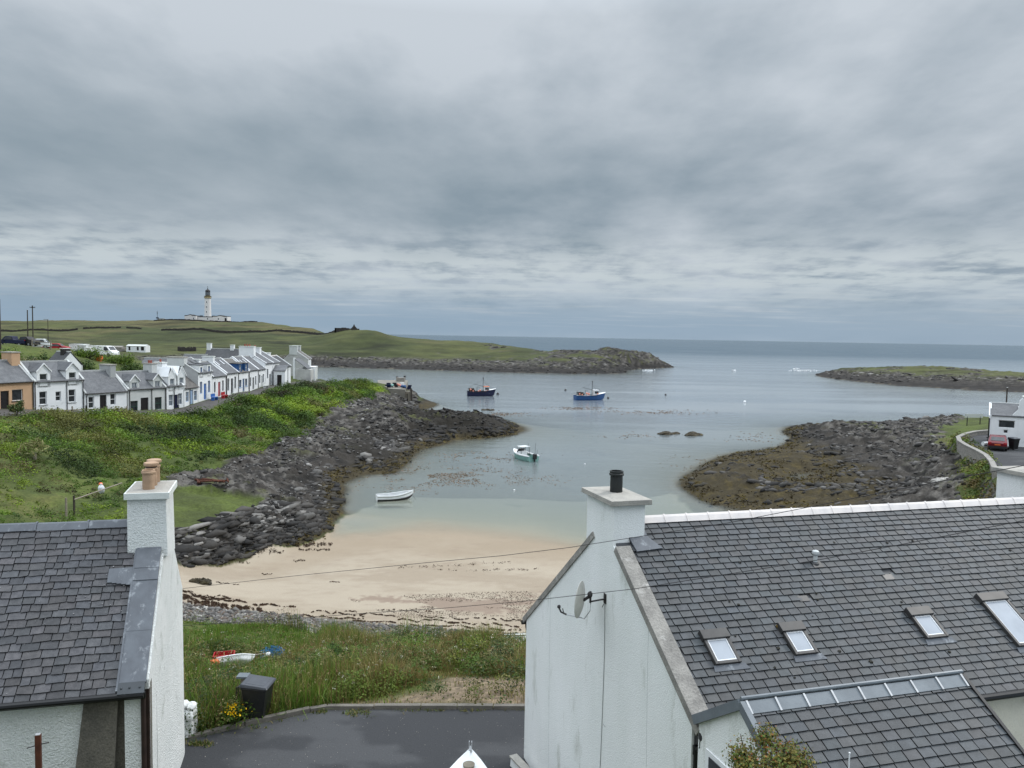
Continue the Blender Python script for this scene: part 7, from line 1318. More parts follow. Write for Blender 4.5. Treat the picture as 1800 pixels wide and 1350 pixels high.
MT['limew'] = M('limewashed_stone', (.80, .81, .80), (.70, .71, .70), 4, .95, .8, 14, stain=(.5, .5, .47), stain_scale=2, stain_lo=.62)
MT['palerock'] = M('pale_rock', (.42, .40, .37), (.30, .285, .265), 2, .95, 1, 6, stain=(.18, .17, .16), stain_scale=2, stain_lo=.56, fine=.2)
props()
# ---------------------------------------------------------------- plants and stones scattered over the ground
def leaf_mesh(name, X, Y, Z, size, col, tall=.0, aspect=2.0, parent=None, label=None, jitter=.5, up=.35, nrm=None):
    """one small leaf-shaped face per point, each turned its own way"""
    n = len(X); c = np.stack([X, Y, Z], -1); a = RNG.uniform(0, 2*PI, n); el = RNG.normal(up, jitter, n)
    d = np.stack([np.cos(a)*np.cos(el), np.sin(a)*np.cos(el), np.sin(el)], -1); t = RNG.normal(size=(n, 3)); s = np.cross(d, t); s /= np.linalg.norm(s, axis=1)[:, None]+1e-9
    if nrm is not None:      # leaves lie roughly along the surface of their clump
        m_ = nrm+RNG.normal(0, .42, (n, 3)); m_ /= np.linalg.norm(m_, axis=1)[:, None]; d = np.cross(m_, t); d /= np.linalg.norm(d, axis=1)[:, None]+1e-9; s = np.cross(m_, d)
    L_ = (size*RNG.uniform(.6, 1.4, n))[:, None]; w = L_/aspect
    V = np.stack([c-d*L_*.5, c+s*w*.5, c+d*L_*.5, c-s*w*.5], 1).reshape(-1, 3); F = np.arange(4*n).reshape(n, 4)
    return raw_mesh(name, V, F, MT['leaf'], np.repeat(col, 4, 0), parent)
def blade_mesh(name, X, Y, Z, h, wd, col, lean=.35):
    n = len(X); a = RNG.uniform(0, 2*PI, n); ln = np.abs(RNG.normal(0, lean, n)); b = np.stack([X, Y, Z], -1); dirn = np.stack([np.cos(a)*np.sin(ln), np.sin(a)*np.sin(ln), np.cos(ln)], -1)
    s = np.stack([-np.sin(a+RNG.uniform(-1, 1, n)), np.cos(a), np.zeros(n)], -1); s /= np.linalg.norm(s, axis=1)[:, None]; h = h[:, None]; w = wd[:, None]
    mid = b+dirn*h*.55; tip = b+dirn*h+np.stack([np.cos(a), np.sin(a), -.3*np.ones(n)], -1)*h*ln[:, None]*.35
    V = np.stack([b-s*w*.5, b+s*w*.5, mid+s*w*.42, mid-s*w*.42, tip], 1).reshape(-1, 3); k = np.arange(n)*5
    F = np.concatenate([np.stack([k, k+1, k+2, k+3], -1), np.stack([k+3, k+2, k+4, k+4], -1)]); F3 = F[n:, :3]
    me_c = np.repeat(col, 5, 0); T3 = np.concatenate([np.stack([k, k+1, k+2], -1), np.stack([k, k+2, k+3], -1), F3])
    return raw_mesh(name, V, T3, MT['leaf'], me_c)
def pts_in(poly, n):
    q = np.array(poly); x = RNG.uniform(q[:, 0].min(), q[:, 0].max(), n); y = RNG.uniform(q[:, 1].min(), q[:, 1].max(), n); m = poly_sd(x, y, poly) > 0; return x[m], y[m]
def pick(cols, n, p=None): c = np.array(cols)[RNG.choice(len(cols), n, p=p)]; return np.clip(c*RNG.uniform(.7, 1.35, (n, 1)), .003, .8)
def stones(name, x, y, size, col, flat=.6, sink=.25, dz=0, big=.48, bed=None):
    n = len(x); size = np.minimum(size, big); t = (1+5**.5)/2; iv = np.array([(-1, t, 0), (1, t, 0), (-1, -t, 0), (1, -t, 0), (0, -1, t), (0, 1, t), (0, -1, -t), (0, 1, -t), (t, 0, -1), (t, 0, 1), (-t, 0, -1), (-t, 0, 1)])/math.sqrt(1+t*t); ifc = np.array([(0, 11, 5), (0, 5, 1), (0, 1, 7), (0, 7, 10), (0, 10, 11), (1, 5, 9), (5, 11, 4), (11, 10, 2), (10, 7, 6), (7, 1, 8), (3, 9, 4), (3, 4, 2), (3, 2, 6), (3, 6, 8), (3, 8, 9), (4, 9, 5), (2, 4, 11), (6, 2, 10), (8, 6, 7), (9, 8, 1)])
    a = RNG.uniform(0, 2*PI, n) if bed is None else RNG.normal(bed, .22, n); ca, sa = np.cos(a)[:, None], np.sin(a)[:, None]; v = iv[None]*RNG.uniform(.62, 1.2, (n, 12, 1))*(np.stack([RNG.uniform(.8, 1.6, n), RNG.uniform(.6, 1.0, n), RNG.uniform(.45, .8, n)*flat/.6], -1) if bed is None else np.stack([RNG.uniform(1.4, 3.2, n), RNG.uniform(.5, .9, n), RNG.uniform(.3, .75, n)], -1))[:, None]*size[:, None, None]
    vx = v[..., 0]*ca-v[..., 1]*sa; vy = v[..., 0]*sa+v[..., 1]*ca; tl = RNG.normal(0, .2, (n, 1)); vz = v[..., 2]+vx*tl+(0 if bed is None else (-vx*sa+vy*ca)*.55); z = ground(x, y)+size*flat*.6*(1-2*sink)+dz
    V = np.stack([vx+x[:, None], vy+y[:, None], vz+z[:, None]], -1).reshape(-1, 3); F = (ifc[None]+(np.arange(n)*12)[:, None, None]).reshape(-1, 3)
    o = raw_mesh(name, V, F, MT['pebble'], np.repeat(col, 12, 0)); o['kind'] = 'stuff'; return o
MT['pebble'] = M('loose_stone', (1, 1, 1), (.72, .72, .72), 2.2, .9, .6, 12, attr=True, fine=.15)
GREENS = [(.060, .105, .014), (.040, .075, .012), (.095, .135, .018), (.028, .052, .012), (.085, .095, .025)]

# bracken, bramble and ivy over the left bank: clumps of leaves with a hummocky outline
def bank():
    P_ = G_BANK
    # clump centres
    x, y = pts_in(P_, 8200); n0 = fbm(x, y, 9, 3, 201); n1 = fbm(x, y, 20, 3, 203)
    openg = np.maximum(poly_sd(x, y, pp((60, 880, 4), (110, 862, 4), (150, 872, 4), (120, 885, 4))), -5) > -.3
    keep = (RNG.uniform(size=len(x)) < np.clip(1.0+n0*1.0, .5, 1)) & ~openg & (grid_at(rocky, x, y) < .5) & (poly_sd(x, y, G_STREET) < -1.2); x, y, n0, n1 = x[keep], y[keep], n0[keep], n1[keep]
    R = np.clip(RNG.normal(.62, .28, len(x))+n0*.9, .22, 1.6)*np.clip(y/80, .7, 1.3); per = (34*R/.7*1.6).astype(int)+8
    X = np.repeat(x, per); Y = np.repeat(y, per); rr = np.repeat(R, per); n = len(X); th = RNG.uniform(0, 2*PI, n); cz = RNG.uniform(-.1, 1, n); rad = np.sqrt(np.clip(1-cz*cz, 0, 1)); k = RNG.uniform(.65, 1.05, n)
    Xp = X+rr*rad*np.cos(th)*k*1.15; Yp = Y+rr*rad*np.sin(th)*k*1.15; Z = ground(Xp, Yp)+rr*.95*np.clip(cz, -.05, 1)*k
    base = np.array([(.092, .155, .014), (.058, .108, .013), (.150, .210, .018), (.032, .058, .012), (.115, .120, .028), (.075, .066, .024)])
    pz = fbm(x, y, 8, 3, 251)+RNG.normal(0, .07, len(x)); pz2 = fbm(x, y, 13, 3, 253)+RNG.normal(0, .07, len(x))
    ci = np.where(pz > .16, 2, np.where(pz < -.22, 3, np.where(pz < -.02, 1, 0))); ci = np.where(pz2 > .27, 4, np.where(pz2 < -.33, 5, ci))
    tone = np.clip(1+1.5*fbm(x, y, 5, 3, 207)+RNG.normal(0, .18, len(x)), .35, 1.7)[:, None]
    col = np.repeat(base[ci]*tone, per, 0)*RNG.uniform(.85, 1.18, (n, 1))
    o = leaf_mesh('bank_undergrowth', Xp, Yp, Z, .235*np.clip(Y/85, .55, 1.25), col, aspect=2.3, nrm=np.stack([rad*np.cos(th), rad*np.sin(th), cz+.25], -1)); o['kind'] = 'stuff'
bank()
# bank under the curving wall on the right, and the far green point
def bank_r():
    P_ = pp((1672, 778, 3.4), (1690, 788, 3.6), (1712, 795, 4.4), (1738, 806, 4.8), (1746, 825, 4.8), (1745, 850, 4.6), (1730, 905, 3.6), (1690, 890, 2.8), (1700, 850, 3), (1680, 820, 2.9), (1668, 800, 2.8))
    x, y = pts_in(P_, 1500); per = 44; X = np.repeat(x, per); Y = np.repeat(y, per); n = len(X); th = RNG.uniform(0, 2*PI, n); cz = RNG.uniform(-.1, 1, n); rad = np.sqrt(np.clip(1-cz*cz, 0, 1)); rr = np.repeat(RNG.uniform(.3, .75, len(x)), per)
    Xp = X+rr*rad*np.cos(th); Yp = Y+rr*rad*np.sin(th); Z = ground(Xp, Yp)+rr*.9*np.clip(cz, 0, 1); col = np.repeat(pick([(.09, .14, .02), (.055, .095, .016), (.15, .18, .025), (.12, .115, .035), (.13, .10, .035)], len(x)), per, 0)*RNG.uniform(.8, 1.2, (n, 1))
    leaf_mesh('bank_undergrowth', Xp, Yp, Z, np.full(n, .24), col, aspect=2.2, nrm=np.stack([rad*np.cos(th), rad*np.sin(th), cz+.25], -1))['kind'] = 'stuff'
bank_r()

# rough grass and weeds between the tarmac and the beach
def weeds():
    P_ = pp((300, 1094, 2.2), (480, 1099, 2.2), (570, 1122, 2.3), (600, 1139, 2.4), (700, 1131, 2.4), (815, 1128, 2.4), (930, 1142, 2.4), (1010, 1150, 2.4), (1010, 1250, 6), (740, 1243, 6), (575, 1243, 6), (545, 1248, 6), (430, 1273, 5.95), (330, 1298, 5.85), (290, 1300, 5.8))
    gravel = pp((600, 1250, 6), (680, 1222, 5.9), (750, 1200, 5.6), (800, 1192, 5.2), (915, 1186, 5), (990, 1200, 5), (990, 1250, 6)); turf = pp((290, 1090, 2.2), (480, 1099, 2.2), (570, 1124, 2.4), (560, 1150, 3.6), (470, 1150, 3.8), (400, 1152, 3.8), (290, 1150, 4))
    def spots(n, thin):
        x, y = pts_in(P_, n); sg = poly_sd(x, y, gravel)
        for (u, v, z, r) in ((414, 1180, 4.6, .85), (392, 1170, 4.4, .6), (479, 1164, 4.1, .55), (442, 1200, 5.0, .5), (405, 1192, 4.8, .7), (375, 1186, 4.7, .35)):
            c = P(u, v, z=z); far_ = (x-c[0])**2+(y-c[1])**2 > r*r; x, y, sg = x[far_], y[far_], sg[far_]
        k = RNG.uniform(size=len(x)) < np.where(sg > -.2, thin*(1+.9*fbm(x, y, 1.5, 2, 211)), 1); return x[k], y[k], sg[k]
    x, y, sg = spots(120000, .2); st = poly_sd(x, y, turf); nz = fbm(x, y, 2.6, 3, 213); nl = fbm(x, y, 6, 3, 215); n = len(x)
    h = np.where(st > 0, .17, np.where(sg > -.3, .15, .58))*np.clip(.95+nz*2.0+nl*.6, .18, 2.0)*RNG.uniform(.6, 1.4, n)
    green = pick([(.095, .165, .020), (.065, .12, .017), (.13, .20, .026)], n); straw = pick([(.21, .17, .055), (.155, .15, .040), (.29, .23, .09), (.16, .095, .045), (.11, .13, .032)], n)
    f = np.clip(.62-nl*1.2-.9*(st > 0)+.25*(sg > -2), .05, .95); col = np.where((RNG.uniform(size=n) < f)[:, None], straw, green)
    blade_mesh('rough_grass', x, y, ground(x, y)-.02, h, RNG.uniform(.010, .026, n), col, .42)['kind'] = 'stuff'
    # broad leaved weeds in clumps
    x, y, sg = spots(4200, .14); st = poly_sd(x, y, turf); k = (fbm(x, y, 3.2, 3, 217) > -.10) & ((st < 0) | (RNG.uniform(size=len(x)) < .08)); x, y = x[k], y[k]; R = RNG.uniform(.15, .68, len(x)); per = (R*180).astype(int); X = np.repeat(x, per); Y = np.repeat(y, per); rr = np.repeat(R, per); n = len(X); th = RNG.uniform(0, 2*PI, n); cz = RNG.uniform(0, 1, n); q = np.sqrt(1-cz*cz)*RNG.uniform(.5, 1.05, n)
    Xp = X+rr*q*np.cos(th); Yp = Y+rr*q*np.sin(th); wz = fbm(x, y, 2.4, 3, 255)+RNG.normal(0, .09, len(x)); wb = np.array([(.065, .115, .016), (.036, .066, .015), (.105, .145, .022), (.125, .120, .038), (.040, .058, .020)])[np.where(wz > .22, 2, np.where(wz > .02, 0, np.where(wz > -.14, 3, np.where(wz > -.3, 1, 4))))]*RNG.uniform(.75, 1.25, (len(x), 1)); col = np.repeat(wb, per, 0)*RNG.uniform(.85, 1.18, (n, 1))
    leaf_mesh('weed_clumps', Xp, Yp, ground(Xp, Yp)+rr*1.15*cz+.03, np.full(n, .070), col, aspect=1.7, nrm=np.stack([q*np.cos(th), q*np.sin(th), cz+.3], -1))['kind'] = 'stuff'
    # stalks with seed heads and pale umbels
    x, y, sg = spots(3600, .1); st = poly_sd(x, y, turf); k = st < .5; x, y = x[k], y[k]; n = len(x); z = ground(x, y); h = RNG.uniform(.45, 1.05, n)
    blade_mesh('seed_stalks', x, y, z, h, RNG.uniform(.008, .014, n), pick([(.12, .10, .04), (.10, .11, .04), (.13, .07, .04)], n), .12)['kind'] = 'stuff'
    per = 7; X = np.repeat(x, per)+RNG.normal(0, .035, n*per); Y = np.repeat(y, per)+RNG.normal(0, .035, n*per); Z = np.repeat(z+h, per)+RNG.normal(-.02, .03, n*per); c = np.repeat(pick([(.50, .48, .38), (.28, .22, .10), (.22, .12, .07), (.34, .29, .15), (.40, .37, .25)], n, [.07, .34, .24, .27, .08]), per, 0)
    leaf_mesh('seed_heads', X, Y, Z, np.full(n*per, .032), c, aspect=1.2, jitter=1)['kind'] = 'stuff'
weeds()
def kerb_weeds():
    X = []; Y = []
    for (u, v, du, dv, n) in ((600, 1253, 60, 5, 500), (520, 1262, 40, 4, 260), (590, 1258, 30, 4, 260), (440, 1280, 25, 4, 200), (350, 1304, 18, 4, 220), (760, 1250, 120, 1.2, 160)):
        q = [P(a, b, z=6) for a, b in zip(RNG.normal(u, du*.6, n), RNG.normal(v, dv*.6, n))]; X += [a[0] for a in q]; Y += [a[1] for a in q]
    x, y = np.array(X), np.array(Y); k = fbm(x, y, .6, 2, 241) > -.05; x, y = x[k], y[k]; n = len(x); blade_mesh('kerb_weeds', x, y, ground(x, y), RNG.uniform(.03, .12, n), RNG.uniform(.012, .03, n), pick([(.10, .13, .03), (.18, .15, .06), (.07, .09, .02)], n), .8)['kind'] = 'stuff'
    # loose grit
    p_ = [(-9, 17), (1, 17), (2, 20.5), (-5, 20.5)]; x, y = pts_in(p_, 900); y = 17+(y-17)**1.0; n = len(x); stones('road_grit', x, y, RNG.uniform(.004, .014, n), pick([(.14, .13, .12), (.1, .1, .1), (.3, .28, .25)], n))
kerb_weeds()
def shrub(name, loc, R, H, n, leaf, cols, label, cat='shrub', stems=7, flower=None, sq=1.0, p=None, lobes=9, lift=.0):
    T = thing(name, loc, label, cat); m = MB(); rn = random.Random(int(abs(loc[0]*100)+abs(loc[1]*31)))
    L_ = [(rn.uniform(-.6, .6)*R, rn.uniform(-.6, .6)*R*sq, H*rn.uniform(.35, .85), R*rn.uniform(.28, .5)) for _ in range(lobes)]
    for i in range(stems):
        q = L_[i % lobes]; m.tube([(rn.uniform(-.08, .08)*R, rn.uniform(-.08, .08)*R, -.1), (q[0]*.45, q[1]*.45, q[2]*.5), (q[0], q[1], q[2]), (q[0]*1.25, q[1]*1.2, q[2]+q[3]*.95)], [R*.045, R*.03, R*.018, R*.006], 5)
    m.build('stems', MT['wood_dk'], T)
    li = RNG.integers(0, lobes, n); q = np.array(L_)[li]; v = RNG.normal(size=(n, 3)); v /= np.linalg.norm(v, axis=1)[:, None]; r = q[:, 3]*RNG.uniform(.35, 1.12, n)
    leaf_mesh('foliage', q[:, 0]+v[:, 0]*r, q[:, 1]+v[:, 1]*r, np.maximum(q[:, 2]+v[:, 2]*r*.9, .02), np.full(n, leaf), np.clip(pick(cols, n, p)*1.4, 0, .8), parent=T, aspect=1.8, nrm=v+np.array([0, 0, .3]))
    if flower:
        k = max(40, n//12); li = RNG.integers(0, lobes, k); q = np.array(L_)[li]; v = RNG.normal(size=(k, 3)); v[:, 2] = np.abs(v[:, 2]); v /= np.linalg.norm(v, axis=1)[:, None]; leaf_mesh('flowers', q[:, 0]+v[:, 0]*q[:, 3]*1.1, q[:, 1]+v[:, 1]*q[:, 3]*1.1, q[:, 2]+v[:, 2]*q[:, 3]*1.1, np.full(k, leaf*1.5), pick([flower], k), parent=T, aspect=1.1)
    return T
def g3(u, v, z): w = P(u, v, z=z); return (w[0], w[1], gz(w[0], w[1]))
w0 = P(1352, 1352, d=6.0); shrub('garden_bush', (w0[0], w0[1], w0[2]-.65), .40, 1.04, 9000, .026, [(.10, .09, .02), (.06, .085, .016), (.13, .105, .025), (.17, .07, .025), (.045, .055, .015)], 'rust tinged garden bush just below the viewpoint at the bottom edge', 'bush', 14, p=[.3, .25, .2, .12, .13], lobes=15)
w0 = g3(410, 1276, 6.0); shrub('flowering_ragwort', w0, .32, .62, 900, .055, [(.04, .075, .014), (.03, .055, .012)], 'clump of bright yellow flowers beside the kerb and the bin', 'flowers', 9, lobes=6)
# its flower heads
T_ = bpy.data.objects['flowering_ragwort']; k = 110; leaf_mesh('flowers', RNG.normal(.0, .13, k), RNG.normal(-.1, .10, k), RNG.uniform(.40, .66, k), np.full(k, .048), pick([(.80, .50, .012), (.72, .40, .01)], k), parent=T_, aspect=1.05, up=1.2)
for u, v, R, H, cols, lb in ((505, 1232, .55, .75, [(.022, .045, .014), (.035, .06, .016)], 'dark leafy dock clump just right of the bin'), (818, 1172, .95, .95, [(.10, .125, .02), (.12, .13, .025), (.06, .09, .016)], 'yellow green bush in the weeds near the right-hand gable'), (600, 1170, .8, .8, [(.03, .06, .014), (.05, .085, .016)], 'dark green nettle clump in the middle of the rough grass'), (705, 1145, 1.3, .75, [(.05, .105, .014), (.07, .13, .016)], 'fresh green clump on the edge of the shingle'), (880, 1165, 1.0, .85, [(.05, .075, .025), (.075, .10, .035), (.03, .05, .015)], 'grey green thistle patch beside the right-hand gable'), (345, 1215, .8, .9, [(.045, .08, .015), (.07, .09, .02), (.10, .075, .02)], 'weedy bush between the left gable and the bin'), (555, 1196, .7, .7, [(.09, .10, .03), (.06, .08, .02)], 'olive weed clump behind the bin'), (690, 1185, .7, .65, [(.04, .07, .018), (.055, .085, .02)], 'low dark weed clump above the gravel')):
    w0 = g3(u, v, 4.4); shrub('weed_bush', w0, R, H, int(1500*R/.8), .075, cols, lb, 'weeds', 6)
def tall_plant(u, v, z, lb):
    w0 = g3(u, v, z); T = thing('pampas_plant', w0, lb, 'plant'); m = MB(); n = 60; MB().tube([(0, 0, -.3), (0, 0, .5)], .12, 8).build('stem', MT['wood'], T)
    a = RNG.uniform(0, 2*PI, 260); r = RNG.uniform(.2, 1.3, 260); leaf_mesh('leaves', np.cos(a)*r, np.sin(a)*r*.8, 1.5-r*.7+RNG.normal(0, .2, 260), np.full(260, .6), pick([(.30, .28, .13), (.22, .22, .09), (.10, .13, .03)], 260), parent=T, aspect=6, jitter=.6)
tall_plant(62, 822, 4.6, 'straw coloured spiky plant on the green slope at the left')
shrub('clipped_shrub', (*on_facade(26), 6.9) if False else (XD(28, 80)[0], XD(28, 80)[1], gz(*XD(28, 80))), .95, 1.6, 900, .2, [(.03, .055, .015), (.045, .075, .02), (.06, .06, .02)], 'rounded dark shrub in front of the apricot cottage', 'shrub', 5)
for u, d, R, H, lb in ((155, 126, 2.6, 1.6, 'bright green hedge left of the orange skip'), (206, 126, 3.6, 1.5, 'long green hedge below the white van'), (232, 120, 2.2, 1.4, 'dark hedge above the grey chimney block'), (140, 112, 2.6, 1.6, 'dark hedge right of the small hillside cottage'), (52, 104, 2.6, 2.2, 'pale feathery hedge behind the apricot chimney'), (70, 108, 2.2, 2.2, 'green bush behind the white dormer cottage'), (8, 106, 2.4, 1.6, 'bright bush at the left edge behind the apricot cottage')):
    x, y = XD(u, d); pale = 'pale' in lb; shrub('garden_hedge', (x, y, gz(x, y)-.2), R, H, int(650*R), .26, [(.20, .18, .10), (.12, .12, .05), (.06, .08, .02)] if pale else ([(.07, .115, .014), (.10, .14, .018), (.04, .07, .012)] if 'bright' in lb or 'long' in lb else [(.03, .055, .012), (.045, .07, .014)]), lb, 'hedge', 5, sq=.5)

# ---------------------------------------------------------------- loose stones
def stone_fields():
    x, y = pts_in(G_SHING, 26000); k = RNG.uniform(size=len(x)) < np.clip(.75+fbm(x, y, 3, 2, 221), .2, 1); x, y = x[k], y[k]; n = len(x); stones('shingle', x, y, np.exp(RNG.normal(math.log(.075), .38, n)), pick([(.19, .178, .162), (.12, .113, .107), (.065, .06, .056), (.30, .285, .26), (.14, .11, .09)], n, [.28, .27, .2, .1, .15]))
    # boulder beach under the left bank
    x, y = pts_in(G_ROCKL, 40000); h = ground(x, y); k = (h > .1) & (h < 4.0) & (grid_at(rocky, x, y) > .4) & (RNG.uniform(size=len(x)) < np.clip(.5+1.1*fbm(x, y, 7, 3, 223), .04, 1)); x, y, h = x[k], y[k], h[k]; n = len(x); wet = np.clip((1.0-h)/.8, 0, 1)[:, None]
    col = pick([(.12, .112, .105), (.07, .066, .062), (.20, .19, .178), (.04, .038, .036), (.33, .315, .295)], n, [.3, .27, .18, .18, .07])*(1-wet)+pick([(.035, .028, .013), (.06, .045, .016), (.03, .028, .026)], n)*wet
    rf = (poly_sd(x, y, G_REEF) > -1)[:, None]; col = np.where(rf, col*.35, col)
    up = h > 1.5+.9*fbm(x, y, 6, 3, 229); lo_ = ~up
    stones('boulders', x[up], y[up], np.exp(RNG.normal(math.log(.11), .5, up.sum()))*np.clip(y[up]/85, .6, 1.2), col[up]*.78, sink=.15)
    stones('bedrock_slabs', x[lo_], y[lo_], np.exp(RNG.normal(math.log(.17), .5, lo_.sum()))*np.clip(y[lo_]/85, .6, 1.2), col[lo_]*.55, sink=.3, bed=.95)
    # crags of the low cliff at the edge of the sand
    cl = pp((250, 1016, .7), (330, 1010, .7), (470, 974, .3), (560, 940, .1), (575, 900, .5), (520, 885, 1.8), (425, 900, 2.5), (330, 936, 2.65), (250, 948, 2.7)); x, y = pts_in(cl, 5200); h = ground(x, y); k = h > .3; x, y, h = x[k], y[k], h[k]; n = len(x)
    stones('crag_rubble', x, y, np.exp(RNG.normal(math.log(.13), .5, n)), np.where((RNG.uniform(size=n) < np.clip((h-1.1)/3, 0, .28))[:, None], pick([(.19, .18, .168), (.13, .124, .115)], n), pick([(.036, .033, .030), (.019, .018, .017), (.058, .053, .048)], n)), sink=.2, bed=.95)
    # right-hand shore
    x, y = pts_in(G_ROCKR, 30000); h = ground(x, y); ln = poly_sd(x, y, pp((1330, 852, .9), (1450, 845, .9), (1620, 850, 1.5), (1620, 872, 1.5), (1450, 866, .9), (1330, 866, .8))); rt = np.clip((x-35)/18, 0, 1)
    k = (h > .05) & (RNG.uniform(size=len(x)) < np.clip(.0+.42*rt+.8*fbm(x, y, 6, 3, 225)+.8*(ln > -.3), .02, 1)); x, y, h = x[k], y[k], h[k]; n = len(x); wet = np.clip((1.05-h)/.8, 0, 1)[:, None]*.85
    col = pick([(.10, .094, .088), (.06, .057, .053), (.17, .16, .15), (.038, .036, .034), (.27, .26, .245)], n, [.3, .3, .16, .2, .04])*(1-wet)+pick([(.04, .032, .014), (.07, .055, .017), (.035, .033, .03)], n)*wet
    stones('bedrock_slabs', x, y, np.exp(RNG.normal(math.log(.17), .5, n)), col*.58, sink=.3, bed=.35)
    # rocks along the island shores
    m = (GY > 300) & (GH > .1) & (rocky > .6); ii = np.nonzero(m.ravel())[0]; ii = RNG.choice(ii, 3000, p=None); x = GX.ravel()[ii]+RNG.normal(0, .5, len(ii)); y = GY.ravel()[ii]+RNG.normal(0, 1.0, len(ii)); h = ground(x, y); n = len(x); wet = np.clip((1.6-h)/1.2, 0, 1)[:, None]
    stones('bedrock_slabs', x, y, np.exp(RNG.normal(math.log(.38), .4, n)), pick([(.11, .103, .096), (.06, .056, .053), (.19, .18, .167), (.03, .028, .027)], n, [.3, .3, .13, .27])*(1-wet)+np.array([.03, .027, .024])*wet, sink=.35, big=1.1, bed=.15)
    # knobbly wrack-covered rock at the tide line
    x, y = pts_in(G_ROCKL+[], 9000); x2, y2 = pts_in(G_ROCKR, 8000); x = np.append(x, x2); y = np.append(y, y2); h = ground(x, y); k = (h > -.15) & (h < .75) & (RNG.uniform(size=len(x)) < .8); x, y = x[k], y[k]; n = len(x); per = 9
    X = np.repeat(x, per)+RNG.normal(0, .3, n*per); Y = np.repeat(y, per)+RNG.normal(0, .4, n*per); o = leaf_mesh('wrack', X, Y, ground(X, Y)+RNG.uniform(.02, .14, n*per), np.full(n*per, .26), np.repeat(pick([(.045, .032, .012), (.075, .055, .014), (.11, .085, .02), (.03, .024, .012)], n), per, 0), aspect=1.9, up=.1, jitter=.3); o['kind'] = 'stuff'
stone_fields()
def skerry(u, v, w, h, lb):
    c = P(u, v, z=0); W_ = w*c[1]/FPX; m = MB(); rn = random.Random(int(u))
    for k in range(9): m.blob((rn.uniform(-.42, .42)*W_, rn.uniform(-.8, .8), rn.uniform(-.15, .12)), h*rn.uniform(.6, 1.1), 12, 8, (1.6, 1.3, .75), .16)
    o = m.build('skerry', MT['skerry'], None); o.location = (c[0], c[1], 0); tag(o, lb, 'rock', 'weed covered rocks awash in the bay')
MT['skerry'] = M('wrack_rock', (.050, .038, .018), (.028, .024, .016), 2.2, .8, 1, 5, fine=.35, stain=(.10, .08, .03), stain_scale=1.4, stain_lo=.56, bdist=.1)
skerry(1174, 763, 36, .55, 'left of the two small weedy rocks awash in the bay'); skerry(1222, 765, 34, .6, 'right of the two small weedy rocks awash in the bay'); skerry(862, 721, 40, .32, 'low weed covered rock off the tip of the left reef')

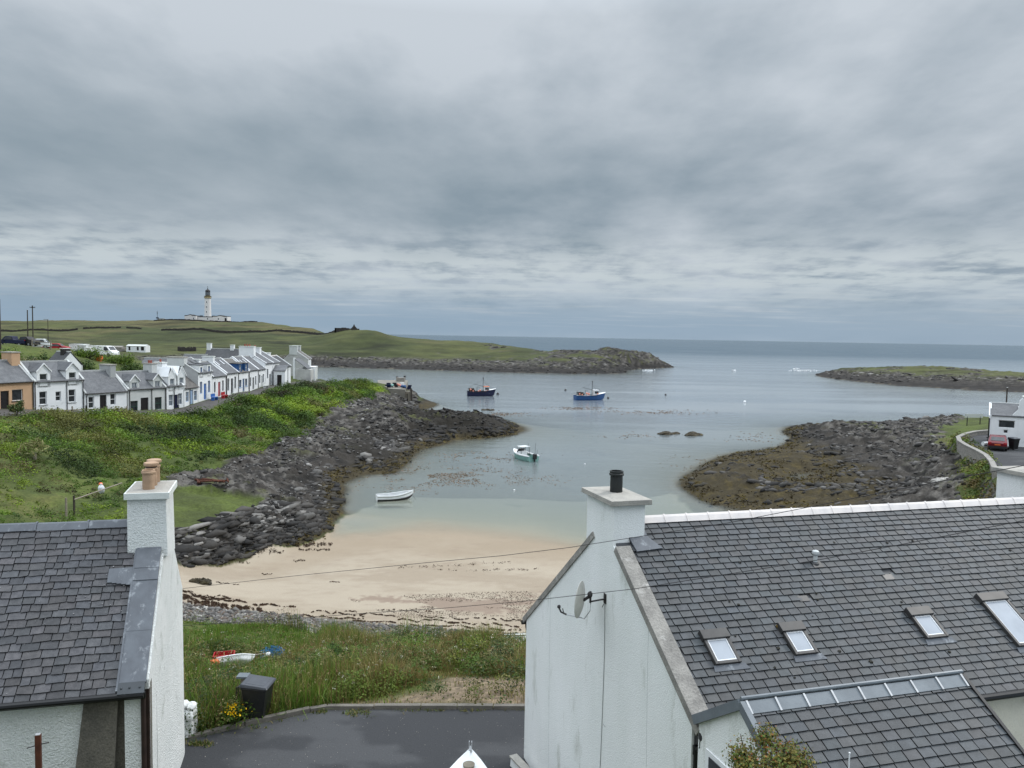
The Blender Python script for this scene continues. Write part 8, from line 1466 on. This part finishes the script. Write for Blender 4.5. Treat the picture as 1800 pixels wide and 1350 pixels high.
# ---------------------------------------------------------------- seaweed on the sand and floating kelp
def weed_lines():
    X = []; Y = []
    def strand(u0, v0, u1, v1, n, spread, z=1.2, wig=6):
        n = int(n*2.2); spread *= .6; t = RNG.uniform(0, 1, n); k = fbm(t*16, np.full(n, u0*.37), 1, 4, 231) > RNG.normal(-.02, .12, n); t = t[k]; u = u0+(u1-u0)*t; v = v0+(v1-v0)*t+wig*gnoise(t*7, np.full(len(t), v0*.1))+RNG.normal(0, spread, len(t))
        q = [P(a, b, z=z) for a, b in zip(u, v)]; X.extend([a[0] for a in q]); Y.extend([a[1] for a in q])
    for (a, b, c, d_, n, s) in ((322, 1052, 520, 1066, 1600, 1.6), (322, 1060, 460, 1076, 3200, 3.6), (322, 1047, 420, 1056, 900, 1.5), (330, 1066, 470, 1086, 1500, 3.5), (500, 1088, 640, 1096, 500, 1.6), (540, 1076, 640, 1085, 260, 1.2), (590, 1076, 700, 1084, 260, 1.0), (700, 1094, 800, 1100, 380, 1.1), (620, 1102, 916, 1116, 1100, 1.6), (790, 1098, 912, 1106, 420, 1.2), (330, 1046, 400, 1050, 200, .8), (660, 1068, 760, 1074, 120, .8), (740, 1086, 850, 1090, 160, .8), (850, 1088, 915, 1092, 160, 1)):
        strand(a, b, c, d_, n, s, 1.5)
    for (a, b, c, d_, n, s) in ((520, 953, 585, 946, 500, 2.5), (525, 960, 580, 957, 320, 1.5), (516, 980, 536, 978, 90, 1), (440, 975, 500, 966, 240, 1.5), (580, 1032, 600, 1033, 40, .8), (700, 1000, 900, 985, 160, 2.5), (760, 1004, 950, 1000, 160, 2), (460, 1005, 478, 1006, 40, .8), (380, 1040, 420, 1041, 50, .8), (400, 990, 440, 986, 70, 1)):
        strand(a, b, c, d_, n, s, .5, 3)
    x, y = np.array(X), np.array(Y); n = len(x); o = leaf_mesh('seaweed_strands', x, y, ground(x, y)+.03, np.full(n, .095), pick([(.055, .032, .02), (.085, .045, .025), (.035, .024, .015)], n), aspect=2.2, up=0, jitter=.12); o['kind'] = 'stuff'
    # bits of shell and weed scattered over the dry sand
    p_ = pp((600, 1050, 1.2), (930, 1035, 1), (1000, 1035, 1), (1000, 1095, 1.5), (700, 1090, 1.5)); x, y = pts_in(p_, 9000); k = fbm(x, y*2, 5, 3, 235) > -.1; x, y = x[k], y[k]; n = len(x); o = leaf_mesh('beach_debris', x, y, ground(x, y)+.012, np.full(n, .06), pick([(.10, .075, .055), (.16, .12, .09), (.07, .05, .035)], n), aspect=1.6, up=0, jitter=.1); o['kind'] = 'stuff'
    # dark brown clump of wreckage on the sand
    # floating kelp fronds
    X = []; Y = []; 
    for (u, v, du, dv, n, c0) in ((800, 838, 110, 15, 3800, 0), (840, 803, 90, 8, 1100, 0), (700, 860, 60, 12, 400, 0), (1020, 718, 60, 2.5, 900, 0), (1150, 724, 90, 3.5, 900, 0), (870, 728, 70, 3, 700, 0), (1230, 812, 60, 12, 350, 0), (1330, 770, 50, 8, 350, 0), (740, 850, 70, 18, 300, 0), (940, 845, 60, 8, 200, 0), (1110, 766, 60, 4, 250, 0), (700, 815, 60, 12, 200, 0), (1290, 855, 60, 14, 260, 0)):
        u_ = RNG.normal(u, du*.55, n); v_ = RNG.normal(v, dv*.6, n); q = [P(a, b, z=0) for a, b in zip(u_, v_)]; X += [a[0] for a in q]; Y += [a[1] for a in q]
    x, y = np.array(X), np.array(Y); k = (ground(x, y) < -.1) & (fbm(x, y, 4, 3, 237) > -.05); x, y = x[k], y[k]; n = len(x); o = leaf_mesh('floating_kelp', x, y, np.full(n, .012), RNG.uniform(.12, .30, n)*np.clip(y/100, .6, 1.5), pick([(.20, .13, .085), (.25, .175, .125), (.13, .095, .065)], n), aspect=3.5, up=0, jitter=.02); o['kind'] = 'stuff'
weed_lines()
w0 = P(352, 1030, z=1.1); m = MB()
for k in range(16): m.blob((random.uniform(-.5, .5), random.uniform(-.2, .2), random.uniform(.0, .2)), random.uniform(.1, .2), 8, 6, (1.3, 1, .9), .3)
o = m.build('wrack_heap', MT['skerry'], None); o.location = (w0[0], w0[1], gz(w0[0], w0[1])); tag(o, 'brown lump of wrack on the sand beside the left gable', 'seaweed')
w0 = P(372, 857, z=3.2); m = MB()
for k in range(14): m.tube([(random.uniform(-1.6, 1.6), random.uniform(-.5, .5), random.uniform(.1, .3)), (random.uniform(-1.6, 1.6), random.uniform(-.5, .5), random.uniform(.1, .4))], .07, 5)
o = m.build('rusty_wreckage', MT['rust'], None); o.location = (w0[0], w0[1], gz(w0[0], w0[1])); tag(o, 'tangle of red rusty metal on the shingle above the grass patch', 'scrap metal')
# breaking foam at the headland tips
def foam():
    X = []; Y = []
    for (u, v, du, dv, n) in ((1172, 642, 8, .8, 120), (1140, 652, 8, 1.0, 160), (1415, 652, 22, .8, 170), (1290, 652, 4, .5, 40), (1400, 649, 6, .6, 80)):
        q = [P(a, b, z=.0) for a, b in zip(RNG.normal(u, du*.5, n), RNG.normal(v, dv*.5, n))]; X += [a[0] for a in q]; Y += [a[1] for a in q]
    n = len(X); o = leaf_mesh('sea_foam', np.array(X), np.array(Y), RNG.uniform(.05, .5, n), np.full(n, .8), pick([(.75, .78, .8)], n), aspect=2, up=0, jitter=.4); o['kind'] = 'stuff'
foam()
